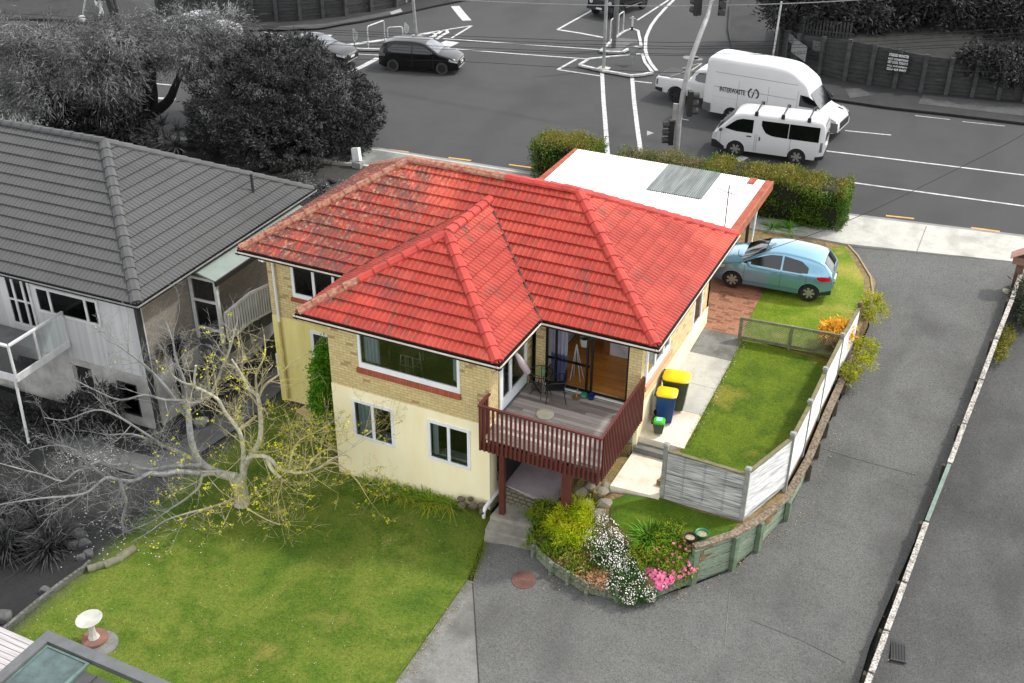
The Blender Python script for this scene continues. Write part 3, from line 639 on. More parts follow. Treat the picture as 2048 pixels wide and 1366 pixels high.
def window(parent,p,d,n,u0,u1,z0,z1,bars=(),fw=.09,depth=.06,glass=m_glass,name='window',fmat=m_wf,bot=None,hbars=(),label=None,inset=.03):
    """framed window; p,d,n as for wall; frame stands just inside the face"""
    f=MB(); x=(d[0],d[1],0); T_=Matrix(((d[0],n[0],0,p[0]),(d[1],n[1],0,p[1]),(0,0,1,0),(0,0,0,1)))
    a=-.012+inset-.03; b=a+depth; bt=bot or fw
    f.box(u0,u1,a,b,z0,z0+bt,T_); f.box(u0,u1,a,b,z1-fw,z1,T_)
    for u,v in [(u0,u0+fw),(u1-fw,u1)]+[(q-fw*.5,q+fw*.5) for q in bars]: f.box(u,v,a+.001,b-.001,z0+bt,z1-fw,T_)
    for q in hbars: f.box(u0+fw,u1-fw,a+.002,b-.002,q-.03,q+.03,T_)
    o=f.build(name,fmat,parent,label=label)
    g=MB(); c=(a+b)/2; W=lambda u,z:tuple(T_@Vector((u,c,z))); g.face([W(u0+fw*.9,z0+bt*.9),W(u1-fw*.9,z0+bt*.9),W(u1-fw*.9,z1-fw*.9),W(u0+fw*.9,z1-fw*.9)]); g.build('pane',glass,o)
    return o
wo=window(house,(WL,WF),(1,0),(0,1),*pic,fw=.08,bot=.16,label='wide picture window of the front wing')
wo=window(house,(WL,WF),(1,0),(0,1),*w1,bars=((w1[0]+w1[1])/2,),fw=.085,inset=.0); wo=window(house,(WL,WF),(1,0),(0,1),*w2,bars=((w2[0]+w2[1])/2,),fw=.085,inset=0.)
window(house,(.61,MF),(1,0),(0,1),1.47-.61,3.6-.61,-1.46,-.3,bars=(2.25-.61,2.95-.61),fw=.09,bot=.14,glass=m_glass2); window(house,(.61,MF),(1,0),(0,1),1.98-.61,3.3-.61,-3.47,-2.46,fw=.1,glass=m_glass2,inset=0.)
window(house,(MR,MF+.2),(0,1),(-1,0),.1,2.1,-1.66,-.3,bars=(.8,1.5),fw=.09,bot=.2,inset=-.02); window(house,(MR,MF+.2),(0,1),(-1,0),4.5,5.4,-2.75,-.5,fw=.1,bot=.5,label='white side door panel',name='door')
def sill(p,d,n,u0,u1,z,h,mat,out=.06):
    T_=Matrix(((d[0],n[0],0,p[0]),(d[1],n[1],0,p[1]),(0,0,1,0),(0,0,0,1))); mb=MB(); 
    P=[[T_@Vector((u,k,zz)) for u in (u0,u1)] for k,zz in ((-.002,z),(-out,z-.035),(-out,z-h),(-.002,z-h))]
    for a,b in zip(P,P[1:]): mb.face([a[0],a[1],b[1],b[0]][::-1],[(0,.28),(u1-u0,.28),(u1-u0,.02),(0,.02)][::-1])
    mb.face([P[0][0],P[1][0],P[2][0],P[3][0]],[(0,0)]*4); mb.face([P[0][1],P[3][1],P[2][1],P[1][1]],[(0,0)]*4); mb.build('sill',mat,house)
sill((WL,WF),(1,0),(0,1),.88,4.02,-1.525,.16,m_soldier); sill((.61,MF),(1,0),(0,1),.8,3.,-1.465,.13,m_soldier); sill((MR,MF+.2),(0,1),(-1,0),.02,2.25,-1.665,.2,m_soldier2,.1)
# glazed side door of the wing and the black sliding door
window(house,(WR,WF+.2),(0,1),(-1,0),.42,2.02,-2.2,-.4,bars=(1.02,),fw=.13,bot=.32,name='door',label='white glazed door onto the deck',glass=m_glass,inset=0)
m_blk=M('black_frame',(16,16,20),.35)
window(house,(WR+.2,MF),(1,0),(0,1),9.68-WR-.2,11.04-WR-.2,-2.2,-.32,bars=(9.98-WR-.2,10.88-WR-.2),fw=.05,depth=.08,glass=Mglass('slider_glass',(.88,.9,.92),.12),name='sliding_door',fmat=m_blk)
mb=MB(); mb.box(11.04,12.04,.62,.68,-2.198,-2.16); mb.box(11.99,12.04,.62,.69,-2.16,-.34); mb.box(11.04,12.04,.62,.68,-.36,-.32); mb.box(9.73,10.95,.64,.68,-1.42,-1.36); mb.build('door_rail',m_blk,house)
mb=MB(); mb.box(9.66,12.06,.545,.6,-2.235,-2.2); mb.build('door_sill',m_wf,house)
mb=MB(); mb.box(WR+.013,WR+.04,-1.25,.45,-2.265,-2.12); mb.box(WR+.04,12.1,.56,.597,-2.265,-2.24); mb.build('kick_board',M('blue_board',(62,84,104),.6,c2=(110,140,160),scale=8),house)
mb=MB(); mb.box(WR+.014,WR+.05,-1.27,-1.2,-2.2,-.3); mb.build('door_post',m_wf,house)
# rooms: floors, ceiling, back walls, so the openings look into depth
m_floor=Mbrick('timber_floor',(236,160,70),(214,136,52),(150,90,36),bw=1.2,bh=.09,mort=.002,bump=.1)
m_floor.node_tree.nodes['Principled BSDF'].inputs['Roughness'].default_value=.35
mb=MB(); mb.box(9.45,12.15,.82,6.7,-2.3,-2.21); mb.build('floor',m_floor,house,boxuv=True)
mb=MB(); mb.box(.85,9.35,.85,6.7,-2.3,-2.21); mb.box(4.6,8.95,-1.6,.849,-2.3,-2.21); mb.build('floor',M('carpet',(124,130,84),.95),house)
mb=MB(); mb.box(10.75,12.18,2.75,2.85,-2.2,-.9); mb.box(9.4,9.43,.8,6.6,-2.2,-.15); mb.build('partition',M('inner_wall',(232,232,236),.9),house)
mb=MB(); mb.box(10.55,10.75,2.75,6.6,-2.2,-.15); mb.box(9.43,10.7,4.6,4.7,-2.2,-.15); mb.build('partition',M('inner_timber',(150,96,50),.7),house)
mb=MB(); mb.box(.82,9.35,4.,4.1,-2.2,-.15); mb.box(4.6,9.1,.9,1.0,-5,-2.4); mb.box(.9,4.3,3,3.1,-5,-2.4); mb.box(4.6,4.62,-1.6,.6,-5,-2.4); mb.build('partition',m_inside,house)
mb=MB(); mb.box(4.6,9.1,-1.6,.9,-4.75,-4.7); mb.box(.9,4.3,.85,3,-4.75,-4.7); mb.build('floor',M('lower_floor',(96,96,70),.95),house)
def curtain(u0,u1,y,z0,z1,mat,parent=house,ax='x',amp=.035,fold=.11):
    mb=MB(); n=int((u1-u0)/fold*6); P=[[],[]]
    for k in range(n+1):
        u=u0+(u1-u0)*k/n; w=y+amp*math.sin(k/6*2*math.pi)
        for r,z in zip(P,(z0,z1)): r.append((u,w,z) if ax=='x' else (w,u,z))
    mb.grid(P); return mb.build('curtain',mat,parent,smooth=True)
curtain(5.4,5.86,-1.66,-1.45,-.3,m_curt); curtain(8.08,8.28,-1.66,-1.3,-.3,m_curt); curtain(5.08,5.6,-1.7,-3.8,-2.6,m_curt); curtain(7.43,7.62,-1.7,-3.8,-2.6,m_curt)
curtain(9.74,10.2,.86,-2.2,-1.35,m_curtb); curtain(9.74,10.2,.86,-1.35,-.3,M('white_curtain',(190,188,196),.9,c2=(120,122,150),scale=12,stretch=(6,6,.2))); curtain(2.1,2.35,.9,-3.4,-2.5,M('green_curtain',(86,120,84),.9))
curtain(-.9,-.5,8.98,-2.1,-.45,m_curt,ax='y'); curtain(1.,1.6,12.1,-1.6,-.4,m_curt,ax='y')
mb=MB(); mb.box(5.0,6.3,-1.63,-1.4,-3.86,-3.78); mb.box(7.36,8.64,-1.63,-1.35,-3.86,-3.78); mb.build('inner_sill',m_wf,house)
mb=MB(); mb.box(WR+.2,WR+.22,-1.6,.6,-6,-2.4); mb.build('partition',m_dark,house)
# pipes
mb=MB(); mb.tube([(.95,.03,-.13),(.93,.2,-.22),(.9,.53,-.33),(.9,.53,-2.4)],.042,10); dp=mb.build('downpipe',m_wf,house,smooth=40)
mb=MB(); mb.tube([(.9,.53,-2.4),(.9,.53,-5.2)],.04,10); mb.build('downpipe',M('cream_pipe',(206,188,120),.6),house,smooth=40)
mb=MB(); mb.box(.62,.82,.25,.5,-.3,-.14); mb.build('eave_box',m_wf,house)
mb=MB(); mb.box(.3,.59,.9,1.3,-4.7,-3.9); mb.build('meter_box',m_wf,house)
mb=MB(); mb.tube([(9.24,-1.1,-2.5),(9.26,-1.1,-4.55),(9.25,-1.45,-4.66),(9.22,-1.78,-4.7),(9.2,-2.12,-4.74),(9.2,-2.2,-4.8),(9.2,-2.2,-5.1)],.055,12); mb.build('downpipe',m_wf,house,smooth=40)
mb=MB(); mb.box(11.86,12.29,.55,.592,-4.3,-2.62); mb.build('door',M('pale_green_glass',(150,168,150),.2),house,label='pale green glazed lower door')
mb=MB(); mb.box(12.42,12.6,3.5,3.75,-3.1,-2.88); mb.build('meter_box',m_wf,house,label='small white box low on the side wall')
# furniture seen through the panes
m_wst=M('white_steel',(214,222,222),.4); m_wood=M('table_wood',(150,130,84),.6)
ch=T('stool','tubular white metal stool behind the picture window','stool',(6.35,-.9,-2.21))
mb=MB()
for x,y in ((-.18,-.18),(.18,-.18),(.18,.18),(-.18,.18)): mb.tube([(x*1.3,y*1.3,0),(x,y,.9)],.018,6)
mb.build('leg',m_wst,ch)
mb=MB()
for z in (.35,.6): 
    for a,b in (((-.22,-.22),(.22,-.22)),((.22,-.22),(.22,.22)),((.22,.22),(-.22,.22)),((-.22,.22),(-.22,-.22))): mb.tube([(a[0],a[1],z),(b[0],b[1],z)],.014,6)
mb.build('rung',m_wst,ch); mb=MB(); mb.box(-.2,.2,-.2,.2,.88,.92); mb.build('seat',m_wood,ch)
tb=T('side_table','brown topped table beside the stool in the front room','table',(5.85,-.3,-2.21)); mb=MB(); mb.box(-.3,.3,-.5,.5,.72,.76); mb.build('table_top',m_wood,tb)
for x,y in ((-.26,-.46),(.26,-.46),(.26,.46),(-.26,.46)): mb=MB(); mb.box(x-.02,x+.02,y-.02,y+.02,0,.72); mb.build('leg',m_wst,tb)
mb=MB(); mb.box(7.3,8.4,-1.5,-.7,-2.2,-1.75); mb.build('sofa_seat',M('mustard_cloth',(150,132,60),.9)).name='ottoman'
o=bpy.data.objects['ottoman']; o['label']='mustard covered ottoman low behind the picture window'; o['category']='ottoman'
mb=MB(); mb.lathe([(.11,0),(.15,.24),(.13,.24),(.1,.06),(.0,.06)],(0,0,0),16); pt=mb.build('hanging_pot',M('white_pot',(216,212,200),.5),label='white hanging planter inside the sliding door',cat='planter',loc=(10.55,1.25,-1.15),smooth=40)
V,F=join(*[blades((0,0,.2),14,.3,.03,curve=1.2)]); raw('foliage',V,F,Mleaf('pot_leaf',[(70,84,40),(130,140,80)]),pt)
mb=MB(); mb.tube([(0,0,.2),(0,0,.9)],.006,5); mb.build('cord',m_wst,pt)
ar=T('clothes_airer','folded white clothes airer inside the sliding door','airer',(10.3,1.15,-2.2)); mb=MB()
for s in (-1,1): mb.tube([(-.05,s*.12,0),(.05,0,1.1)],.012,6); mb.tube([(.25,s*.12,0),(.05,0,1.1)],.012,6)
mb.build('frame',m_wst,ar)
for k,(x,mat) in enumerate(((7.55,Mleaf('sill_leaf',[(90,120,40),(150,150,70)])),)):
    p=T('sill_plant','small potted plant on the sill of the lower right window','plant',(x,-1.5,-3.78)); mb=MB(); mb.lathe([(.05,0),(.07,.1),(0,.1)],(0,0,0),10); mb.build('pot',M('terracotta',(170,110,70),.8),p); V,F=blades((0,0,.09),20,.2,.03); raw('leaves',V,F,mat,p)
# ================================================================ balcony deck
m_maroon=M('maroon_paint',(92,42,36),.5,c2=(80,34,30),scale=3,bump=.1); 
deck=T('deck','raised timber deck with maroon balustrade on two posts','deck',(0,0,0))
def Mboard(name,stops,bw=.14,ax=1,len_=3.,rough=.85):
    m,k=mnew(name); co=k.coord(); s=k.n('SeparateXYZ'); k.l(co,s.inputs[0]); r=k.math('FLOOR',k.math('DIVIDE',s.outputs[ax],bw)); l=k.math('FLOOR',k.math('ADD',k.math('DIVIDE',s.outputs[1-ax],len_),k.math('MULTIPLY',r,.37)))
    v=k.n('CombineXYZ'); k.l(r,v.inputs[0]); k.l(l,v.inputs[1]); w=k.n('TexWhiteNoise'); k.l(v.outputs[0],w.inputs['Vector'])
    g=k.noise(k.scale(co,(3,60,1) if ax else (60,3,1)),1,4,.7); f=k.math('ADD',k.math('MULTIPLY',w.outputs[0],.5),k.math('MULTIPLY',g,.5)); n=len(stops)
    k.l(k.ramp(f,[(.2+.6*i/(n-1),lin(c)) for i,c in enumerate(stops)]),k.b.inputs['Base Color']); k.b.inputs['Roughness'].default_value=rough; k.bump(g,.3,.004); return m
m_deckb=Mboard('weathered_board',[(92,84,80),(134,124,118),(160,150,144),(176,166,160),(120,110,104)])
DX0,DX1,DY0,DY1=9.25,12.42,-2.38,.53; mb=MB(); y=DY0
while y<DY1-.05:
    x1=DX1; mb.box(9.3 if y<-1.83 else DX0,x1,y,min(y+.133,DY1),-2.3,-2.27); y+=.14
mb.build('floor_boards',m_deckb,deck)
mb=MB(); mb.box(DX0-.03,DX1+.03,DY0-.05,DY0-.01,-2.62,-2.36); mb.box(DX1+.002,DX1+.04,DY0-.01,.5,-2.62,-2.36)
for x in np.arange(9.5,12.4,.45): mb.box(x,x+.05,DY0,.5,-2.5,-2.31)
mb.build('bearer',m_maroon,deck)
mb=MB(); mb.bar((DX0-.06,DY0-.06,-1.27),(DX1+.09,DY0-.06,-1.27),.07,.05); mb.bar((DX1+.06,DY0-.09,-1.271),(DX1+.06,.62,-1.271),.07,.05); mb.bar((DX0-.03,DY0-.06,-1.269),(DX0-.03,-1.85,-1.269),.07,.05); mb.build('handrail',m_maroon,deck)
bal=MB(); bal.box(-.027,.027,-.02,.02,-2.6,-1.24); bo=None; n1=27
for k in range(n1):
    x=DX0+(DX1-DX0+.04)*k/(n1-1)
    if bo is None: bo=bal.build('baluster',m_maroon,deck,loc=(x,DY0-.085,0))
    else: dup(bo,(x,DY0-.085,0),parent=deck)
n2=27
for k in range(1,n2): dup(bo,(DX1+.09,DY0-.06+(2.98)*k/(n2-1),0),parent=deck)
for k in range(1,5): dup(bo,(DX0-.055,DY0-.06+.12*k,0),parent=deck)
for x,yy,z0,w in ((9.75,-2.2,-4.75,.07),(11.55,-2.2,-4.45,.115)): mb=MB(); mb.box(x-w,x+w,yy-.07,yy+.07,z0,-2.5); mb.build('post',m_maroon,deck)
# things on the deck
m_blkm=M('black_steel',(28,32,30),.4); m_tg=Mglass('table_glass',(.8,.9,.84),.06)
c=U(1083,744,z=-1.57); tb=T('garden_table','round glass topped garden table on the deck','table',(c[0],c[1],-2.27)); mb=MB(); P=[(.33*math.cos(a*.2618),.33*math.sin(a*.2618),.7) for a in range(25)]; mb.tube(P,.013,6); mb.build('rim',m_blkm,tb); mb=MB(); mb.lathe([(0,.7),(.32,.7)],n=24); mb.build('glass_top',m_tg,tb)
for k in range(4): a=k*math.pi/2+.4; mb=MB(); mb.tube([(.05*math.cos(a),.05*math.sin(a),.55),(.09*math.cos(a),.09*math.sin(a),.3),(.3*math.cos(a),.3*math.sin(a),0)],.012,6); mb.tube([(.05*math.cos(a),.05*math.sin(a),.55),(.3*math.cos(a),.3*math.sin(a),.69)],.01,6); mb.build('leg',m_blkm,tb)
V,F=blades((0,0,0),12,.09,.03); raw('table_plant',V,F,Mleaf('aqua_leaf',[(70,160,130),(120,200,170)]),label='tiny blue green succulent on the glass table',cat='plant',loc=(c[0]+.06,c[1]-.05,-1.56))
c=U(1110,772,z=-1.85); ch=T('garden_chair','black metal armchair beside the round table','chair',(c[0],c[1],-2.27),R(25))
mb=MB(); mb.box(-.24,.24,-.22,.24,.4,.425); mb.build('seat',m_blkm,ch); mb=MB(); mb.tube([(.22,-.22,.42),(.3,-.22,.82)],.012,6); mb.tube([(.22,.22,.42),(.3,.22,.82)],.012,6); P=[[(.225+.08*t,y,.44+.38*t) for y in (-.2,.2)] for t in (0,.5,1)]; mb.grid(P); mb.tube([(.3,-.22,.82),(.31,0,.86),(.3,.22,.82)],.013,6); mb.build('backrest',m_blkm,ch)
for s in (-1,1):
    mb=MB(); mb.tube([(-.24,s*.24,0),(-.2,s*.25,.4),(-.2,s*.26,.6),(-.1,s*.26,.65),(.26,s*.24,.66)],.013,6); mb.build('arm',m_blkm,ch); mb=MB(); mb.tube([(.22,s*.24,.42),(.3,s*.25,0)],.013,6); mb.build('leg',m_blkm,ch)
c=U(1090,829,z=-2.25); mb=MB(); mb.lathe([(.03,0),(.23,0),(.24,.03),(.22,.06),(.05,.07),(.03,.07)],n=24); o=mb.build('umbrella_base',M('pale_stone',(196,190,168),.8),label='round pale stone parasol base lying on the deck',cat='parasol base',loc=(c[0],c[1],-2.269),smooth=40)
um=T('folded_umbrella','folded lilac parasol leaning against the white deck door','parasol',(9.5,-.35,-2.27)); mb=MB(); a=Vector((.25,.5,.0)); b=Vector((-.12,-.4,1.75)); mb.tube([a,b],.02,8); mb.build('pole',m_blkm,um); mb=MB(); mb.tube([a+(b-a)*.48,a+(b-a)*.5,a+(b-a)*.7,a+(b-a)*.97],[.05,.09,.1,.035],10); mb.build('canopy',M('lilac_cloth',(196,180,184),.9,c2=(176,160,166)),um,smooth=True)
c=U(1153,795,z=-2.25); mb=MB(); mb.lathe([(.0,0),(.1,0),(.13,.03),(.12,.05),(0,.04)],n=16); o=mb.build('dish',M('wicker',(130,96,60),.9),label='round wicker dish holding a stick by the sliding door',cat='dish',loc=(c[0],c[1],-2.27)); mb=MB(); mb.tube([(0,0,.04),(0.02,0,.3)],[.02,.012],6); mb.build('stick',M('pale_wood',(186,150,120),.8),o)
c=U(1168,793,z=-2.25); mb=MB(); mb.lathe([(0,0),(.08,.01),(.11,.06),(.09,.11),(0,.12)],n=16); mb.tube([(.08,0,.05),(.16,.02,.1)],.015,6); mb.build('watering_pot',M('aqua_glaze',(60,150,110),.3),label='small aqua glazed pot between the dish and the blue pot',cat='pot',loc=(c[0],c[1],-2.27),smooth=40)
c=U(1182,797,z=-2.25); mb=MB(); mb.lathe([(.07,0),(.1,.14),(.11,.14),(.085,.12),(0,.11)],n=16); mb.build('blue_pot',M('blue_glaze',(20,50,110),.25),label='blue glazed pot nearest the sliding door edge',cat='pot',loc=(c[0],c[1],-2.27),smooth=40)
mb=MB(); mb.lathe([(0,0),(.12,.02),(.14,.08),(.1,.14),(0,.15)],n=16); mb.build('stone_pot',M('grey_pot',(96,86,70),.8),label='squat grey pot in the corner by the brick wall',cat='pot',loc=(9.55,.3,-2.27),smooth=40)
# ================================================================ carport
cp=T('carport','low carport with a white corrugated roof behind the red house','carport',(0,0,0)); m_wroof=M('white_iron',(250,250,250),.55,c2=(244,246,248),scale=.5); m_rust=M('rust_iron',(128,50,34),.8,c2=(160,80,54),scale=3,bump=.3); m_clear=M('grey_plastic',(122,128,126),.7,c2=(82,88,86),scale=1.2,stretch=(4,.4,1))
CX0,CX1,CY0,CY1=5.32,12.72,6.2,12.75; ZC=lambda y:-.42+(y-6.2)*.03
def corr(mb,x0,x1,y0,y1,dz=0):
    n=int(round((x1-x0)/.076))*4; P=[[(x0+(x1-x0)*i/n,y,ZC(y)+dz+.011*math.cos(i*math.pi/2)) for i in range(n+1)] for y in (y0,y1)]; mb.grid(P); mb.grid([[(a,b,c-.012) for a,b,c in r] for r in P[::-1]])
mb=MB(); corr(mb,CX0+.27,CX1-.23,CY0,CY1); mb.build('roof',m_wroof,cp)
sA=U(1335,333,z=-.25); sB=U(1440,352,z=-.25); mb=MB(); corr(mb,sA[0],sB[0],10.35,CY1-.02,.03); mb.build('skylight',m_clear,cp,label='grey translucent roof sheet')
mb=MB(); mb.box(CX1-.22,CX1,CY0,CY1,-.38,-.2); mb.build('barge',m_rust,cp); mb=MB(); mb.box(CX0+.12,CX0+.26,CY0,CY1,-.38,-.2); mb.build('barge',m_rust,cp)
mb=MB(); mb.box(CX1,CX1+.05,CY0,CY1+.02,-.5,-.19); mb.build('barge_edge',M('orange_rust',(170,92,56),.7,c2=(128,76,54),scale=4),cp); mb=MB(); mb.box(CX1-.75,CX1-.5,CY1-.5,CY1+.02,-.21,-.195); mb.build('rust_patch',m_rust,cp)
for x,y in ((12.1,12.72),(5.6,12.6)): mb=MB(); mb.box(x-.05,x+.05,y-.05,y+.05,-2.95,-.45); mb.build('post',M('dark_timber',(86,76,64),.9),cp)
mb=MB(); mb.box(CX0+.3,CX1-.25,12.3,12.4,-.62,-.42); mb.build('beam',M('dark_timber',(86,76,64)),cp)
mb=MB(); mb.tube([(12.6,12.6,-.5),(12.35,12.62,-1.1),(12.3,12.6,-2.45),(12.36,12.55,-2.6),(12.6,12.45,-2.58)],.045,10); mb.build('downpipe',m_wf,cp,smooth=40)
# aerial with its guy wire
ae=T('television_aerial','thin grey television aerial on a mast over the white carport roof','aerial',(12.45,7.75,-.3)); mb=MB(); mb.tube([(0,0,-.4),(0,0,1.75)],.022,8); mb.build('mast',M('grey_metal',150,.5,metal=.6),ae); mb=MB(); mb.bar((-.45,.1,1.55),(.3,-.1,1.5),.02,.02)
for k in range(7): t=-.42+k*.11; mb.bar((t-.05,.1-.28,1.54),(t+.05,.1+.25,1.54),.01,.01)
mb.bar((.1,-.2,1.35),(.1,.2,1.72),.012,.012); mb.build('dipoles',M('grey_metal',150),ae); mb=MB(); mb.tube([(0,0,.6),(-1.2,-.9,.2)],.006,4); mb.build('guy_wire',M('grey_metal',150),ae)
# ================================================================ bins
def bin_(name,label,c,rz,w,d,h,body,lid,extra=None):
    t=T(name,label,'bin',c,rz,'rubbish bins by the side wall'); mb=MB(); s=.8
    P=[[(x*f,y*f2,z) for x,y in ((-w/2,-d/2),(w/2,-d/2),(w/2,d/2),(-w/2,d/2))] for f,f2,z in ((.76,.72,.05),(.95,.95,h-.1),(1.02,1.0,h-.09),(1.02,1.,h-.02))]
    mb.grid(P,True); mb.face(P[0][::-1]); b=mb.build('body',body,t)
    m2=MB(); P=[]
    for f,z in ((1.06,h-.03),(1.07,h),(.92,h+.035),(.5,h+.05)):
        r=[]
        for k in range(20):
            a=k*2*math.pi/20; cx,sy=math.cos(a),math.sin(a); e=.35
            r.append((w/2*f*math.copysign(abs(cx)**e,cx),d/2*f*math.copysign(abs(sy)**e,sy),z))
        P.append(r)
    m2.grid(P,True); m2.face(P[-1]); m2.face(P[0][::-1]); m2.build('lid',lid,t,smooth=35)
    m3=MB(); m3.tube([(-w*.4,d/2+.04,h),(w*.4,d/2+.04,h)],.018,8); 
    for x in (-.4,0,.4): m3.box(w*x-.015,w*x+.015,d/2-.01,d/2+.055,h-.04,h+.01)
    m3.build('handle',m_dark,t)
    for sx in (-1,1):
        if h>.6: mw=MB(); mw.lathe([(0,-.025),(.1,-.025),(.1,.025),(0,.025)],n=14,T=Matrix.Translation((sx*(w/2-.05),d/2-.02,.1))@Matrix.Rotation(R(90),4,'Y')); mw.build('wheel',m_dark,t)
    return t
m_bl=M('yellow_lid',(232,196,0),.4,c2=(222,186,6)); zB=zterr(12.9,2)+.03
b1=bin_('wheelie_bin','large dark green wheelie bin with a yellow lid, farthest of the three',(12.86,2.42,zterr(12.9,2.4)+.03),R(98),.58,.72,1.02,M('green_body',(62,72,44),.5,c2=(52,60,38)),m_bl)
b2=bin_('wheelie_bin','blue wheelie bin with a yellow lid between the green bin and the small caddy',(12.82,1.72,zterr(12.9,1.7)+.03),R(100),.48,.54,.93,M('blue_body',(10,62,122),.45,c2=(8,52,108)),m_bl)
b3=bin_('food_caddy','small grey food waste caddy with a bright green lid',(12.84,1.12,zterr(12.9,1.1)+.03),R(103),.3,.3,.4,M('grey_body',(66,72,56),.5),M('green_lid',(60,180,20),.4))
mb=MB(); mb.box(-.09,.09,-.08,.08,.452,.456); mb.build('lid_label',M('pale_label',(150,214,190),.5),b3); mb=MB(); mb.box(-.06,.06,-.149,-.143,.17,.22); mb.build('label',M('white_label',230,.5),b3)
mb=MB(); mb.box(-.07,.07,-.354,-.344,.86,.89); mb.build('label',M('white_label',230),b1)
# ================================================================ white panel fence on top of the retaining wall
m_fence=M('peeling_white_board',(226,226,224),.85,c2=(150,146,142),scale=3,stretch=(.4,.4,9),bump=.3,bs=10)
m_fence2=M('weathered_slat',(196,196,190),.9,c2=(84,84,82),scale=3,stretch=(.4,.4,9),bump=.3)
m_fcap=M('mossy_cap',(120,112,86),.9,c2=(92,92,60),scale=6,bump=.4); m_fpost=M('grey_post',(150,152,146),.85,c2=(112,116,104),scale=4,bump=.3)
fn=T('panel_fence','white flaking timber panel fence on top of the retaining wall','fence',(0,0,0))
FP=[(13.66,-.9,-3.68,1.6),(15.74,-.9,-3.74,1.6),(16.42,.75,-3.5,1.55),(16.5,2.35,-3.4,1.5),(16.53,4.1,-3.32,1.45),(16.6,6.15,-3.24,1.4),(16.72,8.2,-3.15,1.35)]
PH=FP
for k,(x,y,z,h) in enumerate(FP):
    mb=MB(); a=0 if k in(0,1) else R(-5); mb.box(-.055,.055,-.055,.055,-.25,h); mb.box(-.075,.075,-.075,.075,h,h+.03); mb.prism([(-.05,-.05),(.05,-.05),(.05,.05),(-.05,.05)],h+.031,h+.06); mb.build('post',m_fpost if k<6 else M('brown_post',(104,84,66),.9),fn,loc=(x,y,z))
for k in range(6):
    a=FP[k]; b=FP[k+1]; A=Vector((a[0],a[1],a[2])); B=Vector((b[0],b[1],b[2])); d=(B-A); d.z=0; L=d.length; d.normalize(); n=Vector((d.y,-d.x,0)); pn=MB(); hh=1.42 if k==0 else a[3]-.12; hb=1.42 if k==0 else b[3]-.12; N=22
    off=n*0.0
    for j in range(N):
        t0,t1=j/N,(j+1)/N; s=.0
        p=A+d*.06+Vector((0,0,.12+(hh-.12)*t0)); q=B-d*.06+Vector((0,0,.12+(hb-.12)*t0)); p2=A+d*.06+Vector((0,0,.12+(hh-.12)*t1)); q2=B-d*.06+Vector((0,0,.12+(hb-.12)*t1))
        o1=n*(.04+s); o2=n*(.008+s); pn.face([p+o1,q+o1,q2+o2,p2+o2]); pn.face([q-o1,p-o1,p2-o2,q2-o2]); pn.face([p2+o2,q2+o2,q2+o2+n*.014,p2+o2+n*.014])
    if k==0:
        for t in (.25,.5,.75):
            p=A+d*L*t+n*.045; pn.bar(p+Vector((0,0,.1)),p+Vector((0,0,1.4)),.02,.012,(1,0,0))
    pn.build('panel',m_fence2 if k==0 else m_fence,fn)
    pc=MB(); pc.bar(A+d*.06+Vector((0,0,hh+.02)),B-d*.06+Vector((0,0,hb+.02)),.1,.04); pc.build('top_rail',m_fcap,fn); pc=MB(); pc.bar(A+d*.06+Vector((0,0,.04)),B-d*.06+Vector((0,0,.04)),.06,.16); pc.build('base_board',m_fence2,fn)
# lattice fence across the terrace
lf=T('lattice_fence','low grey lattice fence across the upper lawn','fence',(0,0,0)); m_lat=M('grey_lattice',(128,128,104),.9,c2=(96,98,76),scale=5,bump=.3); LP=[(13.58,6.5),(15.08,6.62),(16.5,6.72)]
for x,y in LP: mb=MB(); z=zterr(x,y); mb.box(x-.045,x+.045,y-.045,y+.045,z-.2,z+.8); mb.build('post',m_lat,lf)
for a,b in zip(LP,LP[1:]):
    z=zterr(*a); A=Vector((a[0]+.05,a[1],z)); B=Vector((b[0]-.05,b[1],z)); L=(B-A).length; d=(B-A)/L; up=Vector((0,0,1)); mb=MB(); mb.bar(A+up*.76,B+up*.76,.05,.07); mb.bar(A+up*.1,B+up*.1,.05,.09); H0,H1=.14,.73; s=.085
    for sg in (1,-1):
        k=-H1
        while k<L+H1:
            u0,u1=k,k+(H1-H0); z0,z1=(H0,H1) if sg==1 else (H1,H0)
            if u0<0: z0+=(-u0)*sg*1.; u0=0.
            if u1>L: z1-=(u1-L)*sg*1.; u1=L
            if u1-u0>.02: mb.bar(A+d*u0+up*z0+Vector((0,sg*.006,0)),A+d*u1+up*z1+Vector((0,sg*.006,0)),.006,.028,(0,1,0))
            k+=s
    mb.build('lattice_panel',m_lat,lf)
